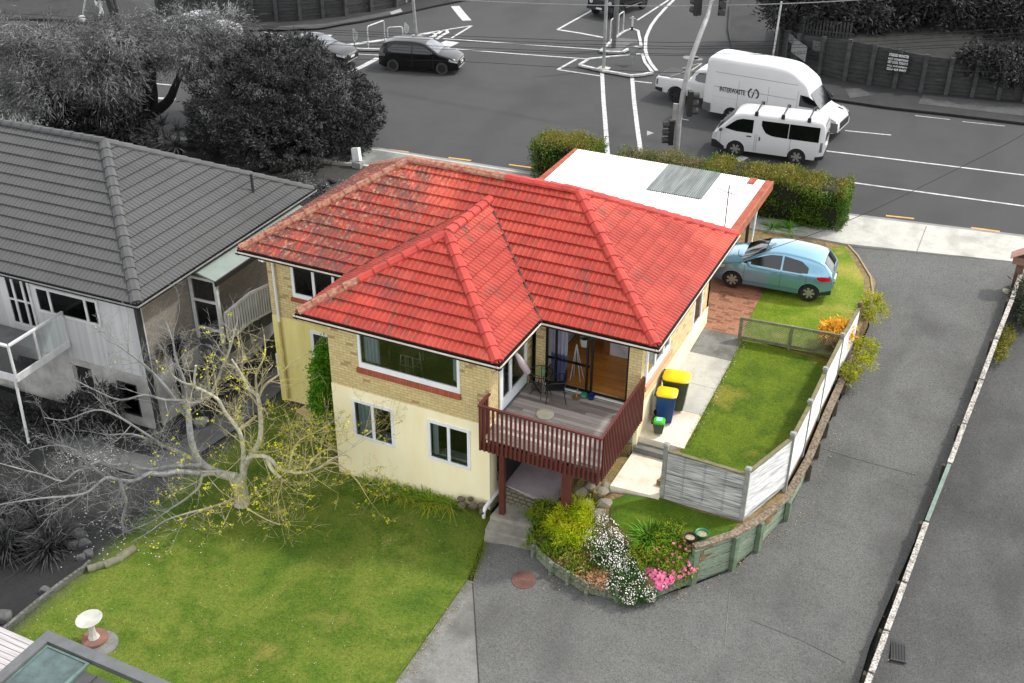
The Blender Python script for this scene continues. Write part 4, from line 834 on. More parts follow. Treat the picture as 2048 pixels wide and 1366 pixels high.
# ================================================================ green timber retaining wall
m_rb=M('green_board',(146,160,138),.9,c2=(104,116,96),scale=3,stretch=(.5,.5,5),bump=.4,fine=5); m_rc=M('weathered_cap',(136,122,104),.95,c2=(90,78,62),scale=4,bump=.5,fine=4); m_rp=M('green_post',(112,132,108),.85,c2=(80,92,70),scale=3,bump=.3)
rw=T('retaining_wall','green timber retaining wall with posts beside the driveway','retaining wall',(0,0,0))
RW=[(14.98,-2.36,-3.72),(15.72,-1.54,-3.68),(16.12,-.72,-3.72),(16.52,.62,-3.82),(16.68,2.3,-3.7),(16.72,4.2,-3.5),(16.8,6.3,-3.3),(16.86,7.6,-3.2)]
for k,(a,b) in enumerate(zip(RW,RW[1:])):
    A=Vector(a); B=Vector(b); d=(B-A); d.z=0; L=d.length; d.normalize(); n=Vector((d.y,-d.x,0)); za=gz(a[0],a[1])-.1; zb=gz(b[0],b[1])-.1; mb=MB(); N=max(2,int((a[2]-za)/.17))
    for j in range(N):
        q=[]
        for P,zz,z in ((A,a[2],za),(B,b[2],zb)): q.append((Vector((P.x,P.y,lerp(z,zz-.03,j/N)+.006)),Vector((P.x,P.y,lerp(z,zz-.03,(j+1)/N)-.006))))
        o=n*(.02+.01*(j%2)); mb.face([q[0][0]+o,q[1][0]+o,q[1][1]+o,q[0][1]+o]); mb.face([q[0][1]+o,q[1][1]+o,q[1][1]-n*.05,q[0][1]-n*.05])
    mb.face([(A.x,A.y,za),(B.x,B.y,zb),(B.x,B.y,b[2]),(A.x,A.y,a[2])]); mb.build('boards',m_rb,rw)
    mc=MB(); mc.bar(A-d*.02+n*.02+Vector((0,0,.02)),B+d*.02+n*.02+Vector((0,0,.02)),.2,.05); mc.build('top_cap',m_rc,rw)
    for t in ((0,.5) if k>3 else (0,)):
        mp=MB(); p=A+(B-A)*t+n*.1; g=gz(p.x,p.y)-.1; zt=lerp(a[2],b[2],t)-(.02 if k<3 else .09); T_=Matrix.Translation((p.x,p.y,0))@Matrix.Rotation(math.atan2(d.y,d.x),4,'Z'); mp.box(-.07,.07,-.06,.06,g,zt,T_); mp.build('post',m_rp if k<4 else M('brown_sleeper',(92,82,66),.9,c2=(66,58,46)),rw)
# low wall round the flower bed
lw=T('garden_wall','low curved timber wall round the flower bed','garden wall',(0,0,0)); LWp=[(10.82,-2.75),(11.12,-3.12),(11.75,-3.46),(12.78,-3.72),(13.5,-3.62),(14.25,-3.3),(14.98,-2.44)]; m_lw=M('grey_green_board',(120,126,108),.9,c2=(84,90,72),scale=4,bump=.4,fine=4)
for k,(a,b) in enumerate(zip(LWp,LWp[1:])):
    A=Vector((a[0],a[1],0)); B=Vector((b[0],b[1],0)); g0=gz(*a); g1=gz(*b); mb=MB()
    for j in range(2): mb.bar(A+Vector((0,0,g0+.09+j*.185)),B+Vector((0,0,g1+.09+j*.185)),.05,.17)
    mb.build('boards',m_lw,lw)
    d=(B-A).normalized(); n=Vector((d.y,-d.x,0)); p=A+n*.07; T_=Matrix.Translation((p.x,p.y,0))@Matrix.Rotation(math.atan2(d.y,d.x),4,'Z')
    for q in ((p,p+n*0+ (B-A)*.5) if k==2 else (p,)): mp=MB(); T_=Matrix.Translation((q.x,q.y,0))@Matrix.Rotation(math.atan2(d.y,d.x),4,'Z'); mp.box(-.045,.045,-.04,.04,g0-.1,g0+.4,T_); mp.build('post',m_lw,lw)
mp=MB(); mp.box(14.9,15.04,-2.5,-2.36,-5,-3.95); mp.build('post',m_rp,lw)
# sleeper steps from the landing down to the patio
m_sl=M('brown_sleeper_step',(136,118,70),.9,c2=(104,90,52),scale=5,stretch=(1,1,3),bump=.4,fine=5)
st=T('sleeper_steps','mossy brown timber steps down to the patio under the deck','steps',(0,0,0))
for k,(x0,x1,z) in enumerate(((11.98,12.3,-3.74),(11.62,11.94,-3.92),(11.3,11.6,-4.1),(10.98,11.28,-4.27))):
    mb=MB(); mb.box(x0,x1,-1.45+.08*k,.45,-4.9,z); mb.build('tread',m_sl,st)
mb=MB(); mb.box(11.6,12.3,.46,.57,-4.4,-3.4); mb.build('upstand',m_sl,st)
# rocks
m_rock=M('grey_rock',(118,120,118),.9,c2=(146,128,92),scale=3,bump=.6,bs=8); i=0
for px,py,z,r in ((1165,985,-3.95,.2),(1182,975,-3.85,.16),(1205,985,-3.8,.2),(1212,1010,-3.85,.24),(1200,1030,-3.95,.22),(1178,1005,-4.0,.15),(1160,1010,-4.1,.17),(1188,1020,-4.0,.16),(1215,972,-3.75,.17),(1195,962,-3.8,.14)):
    c=U(px,py,z=z); mb=MB(); rock(mb,(0,0,0),r,i); i+=1; mb.build('rock',m_rock,loc=[float(v) for v in c],label='grey stone in the rockery between the deck post and the small lawn',cat='rock',group='rockery stones by the deck')
m_rock2=M('brown_stone',(112,102,88),.95,c2=(80,72,60),scale=4,bump=.6,bs=9)
for k in range(9):
    c=(8.35+k*.1+.02*(k%2),-1.95-.11*(k%3),-4.85+.09*(k%2)); mb=MB(); rock(mb,(0,0,0),.09+.02*(k%3),50+k); mb.build('rock',m_rock2,loc=c,label='small brown stone heaped at the foot of the wing wall beside the white pipe',cat='rock',group='stones by the white drainpipe')
# pots, manhole, drain, bird bath
for px,py,mat,lb,r in ((1380,1079,m_dark,'low black bowl of gravel on the corner of the small lawn',.15),(1404,1072,M('green_bowl',(20,120,84),.4),'green plastic bowl of pale gravel on the small lawn',.16)):
    c=U(px,py,z=-3.65); mb=MB(); mb.lathe([(.6*r,-.06),(r,.1),(r*1.08,.11),(r*.92,.1),(.75*r,.03),(0,.035)],n=20); o=mb.build('bowl',mat,loc=[float(v) for v in c],label=lb,cat='bowl',smooth=40); mb=MB(); mb.lathe([(0,.06),(.84*r,.055)],n=16); mb.build('gravel',M('pale_gravel',(180,164,134),.95,c2=(110,98,78),scale=20),o)
c=G(1048,1160); mb=MB(); mb.lathe([(0,.022),(.26,.022),(.3,.026),(.3,-.02)],n=28)
mo=mb.build('manhole_cover',M('rusty_iron',(112,76,68),.8,c2=(88,60,54),scale=4,bump=.4),rot=(math.atan(.1),0,0),loc=[float(v) for v in c],label='round rusty red manhole cover in the driveway',cat='manhole cover')
mb=MB()
for r in (.09,.16,.23): mb.tube([(r*math.cos(a*.3),r*math.sin(a*.3),.024) for a in range(22)],.006,4)
mb.build('rings',M('rusty_iron',(112,76,68)),mo)
c=G(1797,1297); t=T('storm_drain','rectangular black slotted drain grate in the right hand driveway','drain',(c[0],c[1],c[2]-.03),R(8)); mb=MB(); mb.box(-.17,.17,-.35,.35,-.05,.0); mb.build('pit',m_dark,t); mb=MB()
for k in range(10): mb.box(-.16+k*.034,-.148+k*.034,-.35,.35,.0,.015)
mb.box(-.18,.18,-.37,-.35,-.02,.018); mb.box(-.18,.18,.35,.37,-.02,.018); mb.build('bars',M('grate_iron',(70,70,72),.6),t)
c=G(190,1283); m_bath=M('white_stone',(190,188,180),.8,c2=(164,164,154),scale=4,bump=.2); bb=T('bird_bath','white pedestal bird bath on the lower lawn','bird bath',c+np.array([0,0,.05])); mb=MB()
mb.lathe([(.16,0),(.17,.06),(.13,.12),(.09,.2),(.075,.3),(.07,.5),(.1,.58)],n=8); mb.build('pedestal',m_bath,bb); mb=MB(); mb.lathe([(.06,-.04),(.2,-.01),(.29,.05),(.31,.075),(.29,.08),(.2,.035),(.0,.02)],n=32); mb.build('bowl',m_bath,bb,smooth=50,loc=(0,0,.62),rot=(R(2),R(-3),0))
mb=MB(); mb.lathe([(0,.05),(.42,.05),(.43,.02),(.43,-.1)],(0,0,0),28); mb.build('concrete_disc',m_conc2,loc=(float(c[0])+.2,float(c[1])-.05,float(c[2])+.03),label='round concrete pad in the grass under the bird bath',cat='pad'); mb=MB(); mb.lathe([(0,.06),(.3,.06),(.3,0)],(0,0,0),28); mb.build('paint_ring',M('faded_red',(140,96,84),.85,c2=(110,80,70)),bb,loc=(.03,0,.045))
# log edging on the lawn's left edge
m_log=M('grey_sleeper',(104,104,98),.95,c2=(66,68,60),scale=3,stretch=(1,1,4),bump=.5,fine=5)
le=T('log_edging','weathered timber edging along the left side of the lawn','edging',(0,0,0))
for a,b in zip(edge[:4],edge[1:5]):
    A=Vector(G(*a)); B=Vector(G(*b)); mb=MB(); mb.bar(A+Vector((0,0,.04)),B+Vector((0,0,.04)),.09,.2); mb.build('sleeper',m_log,le)
for (a,b,r) in (((178,1142),(213,1132),.11),((210,1134),(240,1122),.12),((236,1122),(270,1100),.13)):
    A=Vector(G(*a)); B=Vector(G(*b)); mb=MB(); mb.tube([A+Vector((0,0,.06)),B+Vector((0,0,.08))],[r,r*.85],9); mb.build('log',M('pale_log',(122,120,98),.95,c2=(88,88,70),scale=4,bump=.5),label='short grey log end to end with others beside the lawn edge',cat='log',group='logs laid on the lawn edge',smooth=40)
m_rg=M('grey_boulder',96,.95,c2=58,scale=3,bump=.7,bs=8)
for k,(px,py,r) in enumerate(((160,1075,.24),(172,1092,.2),(150,1095,.2),(178,1112,.17),(165,1118,.16),(148,1060,.2),(8,1240,.25),(90,1185,.16))):
    c=G(px,py); mb=MB(); rock(mb,(0,0,0),r,70+k); mb.build('rock',m_rg,loc=(c[0],c[1],c[2]+r*.4),label='grey boulder in the dark front garden bed',cat='rock',group='grey boulders beyond the lawn')
# pavers beside the climbing shrub
for k,(x,y) in enumerate(((1.75,.28),(2.2,.08),(2.75,-.08))):
    mb=MB(); mb.box(-.24,.24,-.2,.2,-.03,.04); mb.build('paver',M('pale_paver',(206,186,144),.9,c2=(186,168,130)),loc=(x,y,gz(x,y)+.05),rz=R(-12+5*k),label='pale square paver in the row beside the green wall shrub',cat='paver',group='pavers beside the wall shrub')
# ================================================================ divider wall between the driveways
m_dt=M('white_weathered_timber',(186,180,172),.9,c2=(92,88,82),scale=5,bump=.5,fine=4); m_ds=M('dark_sleeper',(74,68,60),.95,c2=(50,46,40),scale=4,bump=.4); m_dg=M('green_rail',(120,140,130),.8,c2=(96,110,100),scale=4)
dw=T('divider_wall','long low timber wall with pale weathered capping between the driveways','timber wall',(0,0,0)); DP=[(19.25,-13.),(19.28,-9.5),(19.3,-8.),(19.35,-6.5),(19.42,-5.2),(19.52,-3.9),(19.62,-2.6),(19.75,-1.),(19.92,1.2),(20.15,3.6),(20.3,5.4),(20.5,7.6),(20.68,9.8),(20.9,12.2),(21.05,14.3)]
for k,(a,b) in enumerate(zip(DP,DP[1:])):
    A=Vector((a[0],a[1],gz(*a))); B=Vector((b[0],b[1],gz(*b))); h=.55; d=(B-A).normalized(); n=Vector((d.y,-d.x,0)); mb=MB()
    for j in range(3): mb.bar(A+Vector((0,0,h*(j+.5)/3)),B+Vector((0,0,h*(j+.5)/3)),.06+.01*(j%2),h/3-.01)
    mb.build('boards',m_ds,dw); mb=MB(); mb.bar(A+d*.04+Vector((0,0,h+.03)),B-d*(.02)+Vector((0,0,h+.02)),.13 if k!=8 else .1,.05); mb.build('top_cap',m_dt if k!=8 else m_dg,dw)
    p=A-n*.09; mb=MB(); mb.box(-.07,.07,-.06,.06,-.1,h-.03,Matrix.Translation(p)@Matrix.Rotation(math.atan2(d.y,d.x)+math.pi/2,4,'Z')); mb.build('post',m_ds,dw)
c=(20.95,13.9,gz(20.95,13.9)); lb=T('letterbox','brown letterbox with a pitched roof at the head of the driveway wall','letterbox',c); m_lb=M('brown_timber',(112,84,66),.85,c2=(88,64,50),scale=4,bump=.3); m_lr=M('pink_brown_roof',(166,128,112),.8,c2=(140,104,90))
mb=MB(); mb.box(-.12,.12,-.1,.1,-.1,.95); mb.build('post',m_lb,lb); mb=MB(); mb.box(-.27,.27,-.2,.2,.95,1.2); mb.build('box',M('box_brown',(140,104,88),.85),lb); mb=MB()
for s in (-1,1): P=[(s*.36,-.27,1.17),(0,-.27,1.4),(0,.27,1.4),(s*.36,.27,1.17)]; mb.face(P); mb.face([(a,b,z-.03) for a,b,z in P][::-1]); mb.face([P[0],P[1],(0,-.27,1.37),(s*.36,-.27,1.14)])
mb.build('roof',m_lr,lb); mb=MB(); rock(mb,(0,0,0),.13,3); cc=G(2012,585); mb.build('rock',M('white_rock',(196,190,172),.9),loc=(cc[0],cc[1],cc[2]+.05),label='pale round stone at the foot of the brown letterbox',cat='rock')
# kerb edging of the dry front lawn
mb=MB(); K=[(15.15,14.9),(15.8,13.9),(16.5,12.4),(16.78,11.2),(16.85,10.)]
for a,b in zip(K,K[1:]): mb.bar((a[0],a[1],-2.9),(b[0],b[1],-2.9),.06,.14)
mb.build('lawn_edging',M('thin_edging',(150,140,112),.9),label='thin edging strip along the dry front lawn beside the driveway',cat='edging')
# ================================================================ glazed roof in the near left corner and the pale deck beside it
pr=T('veranda_roof','dark grey flat roof with a glass panel in the near left corner','veranda roof',(3.71,-11.63,-3.)); m_gr=M('charcoal_frame',(96,98,98),.5,c2=(84,86,86)); m_gr2=M('charcoal_sheet',(70,70,70),.5,c2=(60,60,60))
mb=MB(); mb.box(-.0,7,-.24,0,-.14,0); mb.box(0,.24,-7,-.24,-.14,-.001); mb.build('frame',m_gr,pr); mb=MB(); mb.box(.3,1.35,-5,-.32,-.1,-.08); mb.build('glass_panel',M('frosted_glass',(88,108,106),.25,c2=(58,66,66),scale=2),pr); mb=MB(); mb.box(.26,.3,-5,-.28,-.1,-.06); mb.box(1.35,1.42,-5,-.28,-.1,-.05); mb.box(.3,1.35,-.32,-.27,-.1,-.06); mb.build('glazing_bar',M('aqua_edge',(96,118,112),.5,c2=(72,88,86)),pr); mb=MB(); mb.box(1.42,7,-5,-.45,-.14,-.1); mb.build('sheet_roof',m_gr2,pr); mb=MB()
for k in range(12): mb.box(1.75+k*.42,1.78+k*.42,-5,-.46,-.1,-.06)
mb.build('seam',m_gr2,pr)
for x,y in ((.1,-.12),(6,-.12)): mb=MB(); mb.box(x,x+.1,y-.05,y+.05,-2.9,-.14); mb.build('post',m_gr,pr)
mb=MB(); c=G(0,1268)
for k in range(30): mb.box(-5,1.55,-.13-k*.14,-.005-k*.14,-.02,.02)
mb.build('pale_decking',M('pale_boards',(186,182,182),.8,c2=(156,150,150),scale=3,stretch=(.4,6,1)),loc=(float(c[0])-.1,float(c[1])-.05,float(c[2])+.35),label='pale timber decking cut off by the near left corner of the photo',cat='decking')
# ================================================================ plants
def plant(name,label,cat,c,parts,group=None,rz=0):
    t=T(name,label,cat,c,rz,group)
    for nm,VF,mat in parts: raw(nm,VF[0],VF[1],mat,t)
    return t
g_green=Mleaf('leaf_green',[(30,62,12),(52,104,16),(96,140,24),(146,170,50)])
g_shrub=Mleaf('leaf_bright',[(44,92,14),(84,140,20),(130,178,40)],scale=3)
# climbing shrub on the wing's side wall
plant('wall_shrub','tall narrow bright green shrub against the side of the front wing','shrub',(3.12,-.5,-5.25),[('foliage',cloud([(0,.0,1.1,.42,.5,1.15),(.05,0,2.3,.32,.4,.75),(.15,-.1,3.,.2,.25,.35)],9000,.08,.05,cl=.1,lump=.12),g_shrub),('stem',(lambda m:(np.array(m.v),np.array(m.f[:12])))((lambda m:(m.box(-.03,.03,-.03,.03,0,2.6),m.box(.1,.14,-.03,.03,0,2.),m)[-1])(MB())),M('bark',(96,80,58),.9))])
# strappy clumps along the foot of the front wall
m_strap=Mleaf('strap_leaf',[(60,92,16),(104,140,30),(150,168,50),(190,140,50)],scale=2)
for k in range(11):
    x=5.45+k*.27; c=(x,-2.12-.05*(k%3),gz(x,-2.15)+.05); V,F=blades((0,0,0),46,.42+.06*(k%3),.028,spread=1.8,curve=1.2,up=.15,base=.14)
    plant('strap_plant','clump of long green and orange tinged strap leaves at the foot of the front wall','strap plant',c,[('leaves',(V,F),m_strap)],'strap plants along the front wall')
# flower bed
zb=lambda x,y:zbed(x,y)
def clumpon(pts,n,l,w,h,cl=.09,r=.3): 
    return cloud([(x,y,zb(x,y)+h*.35,r,r,h*.6) for x,y in pts],n,l,w,cl=cl,shell=.3,out=.3)
W2=lambda px,py,z=-4.2:tuple(U(px,py,z=z)[:2])
def absveg(name,label,cat,parts,c=None): return plant(name,label,cat,(0,0,0),parts)
gc=[W2(px,py,z) for px,py,z in ((1290,1105,-4.3),(1310,1120,-4.35),(1280,1120,-4.35),(1320,1080,-4.0),(1345,1070,-3.9),(1330,1100,-4.2),(1300,1135,-4.4),(1075,1035,-4.6),(1090,1060,-4.6),(1080,1085,-4.7),(1110,1100,-4.6),(1130,1090,-4.5),(1140,1120,-4.6),(1105,1050,-4.5),(1120,1030,-4.4),(1165,1125,-4.5),(1100,1010,-4.3),(1085,1015,-4.4))]
absveg('ground_cover','low green mat of ground cover at the left end of the flower bed','ground cover',[('foliage',clumpon(gc,21000,.05,.035,.18,r=.34),Mleaf('mat_leaf',[(44,84,12),(84,120,16),(136,150,32),(120,108,40)],scale=2))])
bc=[W2(px,py,z) for px,py,z in ((1165,1140,-4.6),(1190,1158,-4.6),(1140,1122,-4.6),(1205,1150,-4.5),(1180,1120,-4.4))]
absveg('dry_ground_cover','dry buff and pink seed heads over green leaves beside the low timber wall','ground cover',[('foliage',clumpon(bc,3600,.05,.03,.2,r=.28),Mleaf('dry_leaf',[(110,110,40),(170,140,90),(200,150,120),(150,130,70)],scale=3))])
fern=W2(1148,1045,-4.1)
fb=[(fern[0]+dx,fern[1]+dy,-4.15+dz) for dx,dy,dz in ((0,0,.1),(-.35,-.1,0),(.35,.05,.05),(0,-.35,-.1),(.1,.3,.2),(-.2,.3,.1),(.3,-.4,-.15))]
absveg('golden_bush','feathery yellow green bush in front of the deck post','bush',[('foliage',cloud([(x,y,z,.3,.3,.26) for x,y,z in fb],9000,.1,.018,cl=.1,shell=.4,out=.7,lump=.3),Mleaf('golden_leaf',[(92,122,10),(150,172,10),(196,200,20),(190,160,30)],scale=2.5))])
def flowers(blobs,n,r,shell=.92):
    VV=[];FF=[];B=np.array(blobs)
    for i in range(n):
        b=B[rng.integers(len(B))]; d=rotv(rng.normal(size=3)); d[2]=abs(d[2])*.9+.05; p=b[:3]+d*b[3:]*rng.uniform(shell,1.12)
        t=rotv(np.cross(d,[.3,.2,.9])); s=np.cross(d,t); rr=r*rng.uniform(.6,1.2); k=len(VV)
        VV+= [p+(t*math.cos(a)+s*math.sin(a))*rr for a in (0,1.05,2.1,3.14,4.19,5.24)]; FF+=[(k,k+1,k+2,k+3),(k,k+3,k+4,k+5)]
    return np.array(VV),np.array(FF)
m_wfl=M('white_petal',(244,242,226),.6,c2=(236,222,226)); m_pink=M('pink_petal',(236,92,150),.6,c2=(246,150,180),scale=6); m_dg2=Mleaf('daisy_leaf',[(28,56,16),(52,88,24),(84,112,40)],scale=3)
def dz(pl,r): 
    out=[]
    for px,py,z,k in pl:
        q=U(px,py,z=z); out.append((q[0],q[1],q[2],r*k,r*k,r*k*.8))
    return out
D1=dz([(1195,1075,-4.15,1),(1215,1055,-4.05,1),(1190,1095,-4.2,1.05),(1215,1100,-4.2,1.1),(1240,1085,-4.15,.9),(1205,1120,-4.3,.9),(1235,1110,-4.25,.9),(1180,1070,-4.2,.7),(1225,1075,-4.1,.9),(1205,1040,-4.,.7),(1250,1110,-4.3,.9),(1262,1122,-4.35,.9),(1228,1128,-4.4,.9),(1245,1135,-4.45,.9)],.32)
D2=dz([(1240,1160,-4.5,1),(1265,1150,-4.45,1),(1250,1185,-4.7,1),(1275,1180,-4.65,1),(1295,1185,-4.7,.7),(1225,1170,-4.6,.7),(1262,1130,-4.35,.9),(1280,1150,-4.5,.8),(1258,1200,-4.8,.6),(1240,1142,-4.45,.9),(1300,1195,-4.8,.5)],.3)
for nm,D,n,lb in (('a',D1,1700,'mound of tiny white daisies in the middle of the flower bed'),('b',D2,1150,'lower mound of white daisies spilling over the low timber wall')):
    absveg('daisy_bush',lb,'daisy bush',[('foliage',cloud([(a,b,c,d*.95,e*.95,f*.95) for a,b,c,d,e,f in D],11000,.05,.016,cl=.07,shell=.5,out=.4),m_dg2),('flowers',flowers(D,n,.0155,.97),m_wfl)])
D3=dz([(1290,1080,-4.1,1),(1310,1095,-4.2,1)],.26)
absveg('dark_daisy_bush','purple leaved daisy plant between the daisies and the pink flowers','daisy bush',[('foliage',cloud(D3,2600,.06,.03,cl=.08),Mleaf('purple_leaf',[(60,40,34),(84,60,44),(60,70,30)])),('flowers',flowers(D3,170,.018),m_wfl)])
c=U(1298,1085,z=-4.1); V,F=blades((0,0,0),130,.58,.035,spread=1.2,curve=.8,up=.45,base=.22)
plant('agapanthus','large bright green strap leaved clump beside the daisies','agapanthus',(c[0],c[1],-4.05),[('leaves',(V,F),Mleaf('aga_leaf',[(44,104,10),(84,148,20),(140,186,50)],scale=4))])
D4=dz([(1345,1100,-4.05,1.1),(1325,1105,-4.1,1),(1370,1100,-4.05,.9),(1340,1115,-4.25,1.1),(1360,1100,-4.2,1),(1325,1120,-4.3,.9),(1370,1125,-4.3,.9),(1345,1140,-4.45,.9),(1350,1085,-4.1,.8)],.34)
D5=dz([(1310,1150,-4.55,1),(1330,1160,-4.6,1),(1350,1150,-4.55,1),(1372,1140,-4.45,1),(1320,1175,-4.7,.7),(1298,1142,-4.5,.7),(1382,1125,-4.3,.8)],.2)
absveg('azalea','green azalea with shocking pink blooms at the corner of the timber wall','azalea',[('foliage',cloud(D4,12000,.06,.035,cl=.09),Mleaf('azalea_leaf',[(70,104,14),(112,140,24),(150,150,50)],scale=3)),('blooms',join(flowers([(a,b,c+.1,d*1.3,e*1.3,f*1.2) for a,b,c,d,e,f in D5],900,.038,.9),flowers(D4,110,.045,1.0)),m_pink)])
V,F=join(*[blades((random.Random(k).uniform(-.25,.25),random.Random(k+9).uniform(-.2,.2),0),24,.28,.012,curve=1.2) for k in range(5)])
c=U(1180,968,z=-3.8)
# shrubs by the fence end and on the terrace
c=U(1690,655,z=-2.7)
plant('orange_shrub','small round shrub of orange yellow leaves at the corner of the lattice fence','shrub',(16.25,7.35,zterr(16,7.3)),[('foliage',cloud([(0,0,.45,.4,.4,.3),(.2,.1,.5,.3,.3,.25)],2600,.1,.06,cl=.09),Mleaf('orange_leaf',[(206,120,20),(236,170,40),(244,200,80),(160,130,30)],scale=3)),('stem',blades((0,0,0),14,.5,.03,spread=1.,curve=.1),M('twig',(130,110,80),.9))])
m_priv=Mleaf('privet_leaf',[(92,110,20),(140,150,20),(186,180,30),(110,110,50)],scale=3)
for k,(x,y,z,bl,lb) in enumerate(((16.85,9.6,-2.95,[(.1,.3,.35,.4,.6,.2),(.3,-.2,.3,.3,.4,.2),(-.1,.8,.3,.25,.4,.18)],'sprawling yellow green shrub over the kerb beyond the fence end'),(17.0,7.4,-3.4,[(.2,.1,.5,.28,.6,.2),(.25,-.55,.4,.26,.4,.2),(.0,.6,.45,.24,.4,.2)],'bushy yellow green shrub outside the fence end post'),(16.95,6.35,-3.4,[(0,0,.3,.25,.35,.25)],'smallest tuft of yellow green shrub at the foot of the fence'))):
    plant('kerb_shrub',lb,'shrub',(x,y,z),[('foliage',cloud(bl,2000 if k<2 else 900,.06,.035,cl=.09,shell=.5),m_priv),('stem',join(*[blades((dx,0,0),16,.8,.014,spread=1.4,curve=.2,up=.3) for dx in (-.1,.15)]),M('pale_twig',(166,154,128),.9))])
for k,(px,py,n) in enumerate(((1545,458,60),(1580,460,50),(1610,455,30))):
    c=U(px,py,z=-2.85); V,F=blades((0,0,0),n,.6,.035,spread=1.6,curve=1.,up=.25,base=.12); plant('flax_clump',['strap leaved clump under the hedge nearest the carport post','middle strap leaved clump under the hedge','strap leaved clump under the right end of the hedge'][k],'strap plant',c,[('leaves',(V,F),Mleaf('aga_leaf',[(44,104,10)]))],'strap clumps under the hedge')
m_mossy=Mleaf('moss_leaf',[(70,84,20),(120,120,30),(150,136,60)],scale=3)
plant('mossy_strip','yellow green moss and weeds on the far side of the divider wall','weeds',(20.95,11.0,gz(20.9,11)),[('foliage',cloud([(0,0,.05,.25,.7,.12),(-.1,-1.1,.05,.2,.6,.1)],3000,.05,.03,cl=.08),m_mossy)])
plant('dark_shrub','dark green shrub against the far side of the divider wall below the letterbox','shrub',(21.35,12.9,gz(21.3,12.9)),[('foliage',cloud([(0,0,.4,.45,.8,.4),(.1,-.9,.25,.3,.5,.25)],3200,.1,.04,cl=.12),Mleaf('deep_leaf',[(36,44,30),(60,66,44),(84,88,64)],scale=2))])
# hedges along the street
def hedge(name,label,x0,x1,y0,y1,z0,z1,n,top,side,rag=.06,grayx=None,holes=()):
    t=T(name,label,'hedge',((x0+x1)/2,(y0+y1)/2,z0)); cx,cy=(x0+x1)/2,(y0+y1)/2; hx,hy,H=(x1-x0)/2,(y1-y0)/2,z1-z0
    mb=MB(); P=[]
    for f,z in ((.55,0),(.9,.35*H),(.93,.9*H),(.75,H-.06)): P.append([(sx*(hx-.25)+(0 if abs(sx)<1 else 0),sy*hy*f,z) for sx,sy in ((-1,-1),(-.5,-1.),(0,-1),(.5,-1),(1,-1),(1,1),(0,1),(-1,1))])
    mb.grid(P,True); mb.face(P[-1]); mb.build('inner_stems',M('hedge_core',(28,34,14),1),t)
    def surf(k,topf):
        m=len(k); u=rng.uniform(-1,1,m); v=rng.uniform(-1,1,m); P=np.zeros((m,3)); N=np.zeros((m,3))
        lum=.08*np.sin(u*hx*2.1+1)+.06*np.sin(u*hx*5.3)
        if topf: P[:,0]=u*hx; P[:,1]=v*hy*.97; P[:,2]=H+lum-.12*np.abs(v)**4-.1*np.abs(u)**8; N[:,2]=1
        else:
            w=rng.random(m); per=rng.random(m)*(2*hx+2*hx+4*hy); zz=rng.random(m)**.8
            a=per<2*hx; b=(per>=2*hx)&(per<4*hx); c_=(per>=4*hx)&(per<4*hx+2*hy); d_=~(a|b|c_)
            bul=1-.32*(1-zz)**2.5
            P[:,0]=np.where(a|b,u*hx,np.where(c_,hx*np.ones(m),-hx)); P[:,1]=np.where(a,-hy*bul,np.where(b,hy*bul,v*hy*bul)); P[:,2]=zz*(H+lum)
            N[:,0]=np.where(c_,1,np.where(d_,-1,0)); N[:,1]=np.where(a,-1,np.where(b,1,0))
            P[:,1]+=np.where(a,.1*np.sin(P[:,0]*3)+.08*np.sin(P[:,2]*5+P[:,0]*2),0)
        P+=rng.normal(size=(m,3))*rag; P-=N*np.abs(rng.normal(size=(m,1)))*.08
        return P,rotv(N+rng.normal(size=(m,3))*.7)
    P,D=surf(range(int(n*.4)),True); V,F=leaves(P,D,.085,.05); raw('top_growth',V,F,top,t)
    P,D=surf(range(int(n*.6)),False); V,F=leaves(P,D,.085,.05); raw('foliage',V,F,side,t)
    return t
h_top=Mleaf('hedge_top',[(74,78,22),(114,116,42),(144,132,64),(96,112,34)],scale=2); h_side=Mleaf('hedge_side',[(38,62,14),(64,98,22),(98,124,34),(116,116,46)],scale=2)
h_mix=Mleaf('hedge_mix',[(110,100,70),(150,136,100),(90,100,40),(60,80,24)],scale=1.2)
hedge('hedge','long clipped green hedge with a browned top beside the footpath',9.6,14.85,15.3,17.0,-2.85,-1.2,42000,h_top,h_side)
hedge('hedge','low ragged hedge of green and bare twigs behind the white carport roof',6.0,9.7,15.7,16.9,-2.85,-1.45,15000,h_mix,h_side,rag=.11)
hedge('hedge','short separate hedge at the left corner of the carport',2.55,5.1,15.3,16.9,-2.9,-1.25,15000,h_top,h_side,rag=.09)
# ================================================================ the bare tree on the lawn
tc=np.array([2.78,-4.2,gz(2.78,-4.2)]); H0=HD(tc); bt=T('bare_tree','wide bare pale branched tree with first yellow green leaves on the lower lawn','tree',tc)
m_bark=None
def Mgrad(name,grey,colr,rough=.85,x0=-1.2,x1=.6,sc=8):
    m,k=mnew(name); co=k.coord(); s=k.n('SeparateXYZ'); k.l(co,s.inputs[0]); t=k.ramp(k.math('DIVIDE',k.math('SUBTRACT',s.outputs[0],x0),x1-x0),[(0,(0,0,0,1)),(1,(1,1,1,1))])
    n=k.ramp(k.noise(co,sc,4,.7),[(.35,(1,1,1,1)),(.7,(.45,.45,.42,1))]); k.l(k.mix(1,k.mix(t,lin(grey),lin(colr)),n,'MULTIPLY'),k.b.inputs['Base Color']); k.bump(k.noise(co,14,4,.7),.8,.03); k.b.inputs['Roughness'].default_value=rough; return m
m_bark=Mgrad('pale_bark',(168,168,168),(214,208,180)); m_twig=Mgrad('pale_twig_bark',(138,138,138),(208,194,140),sc=3)
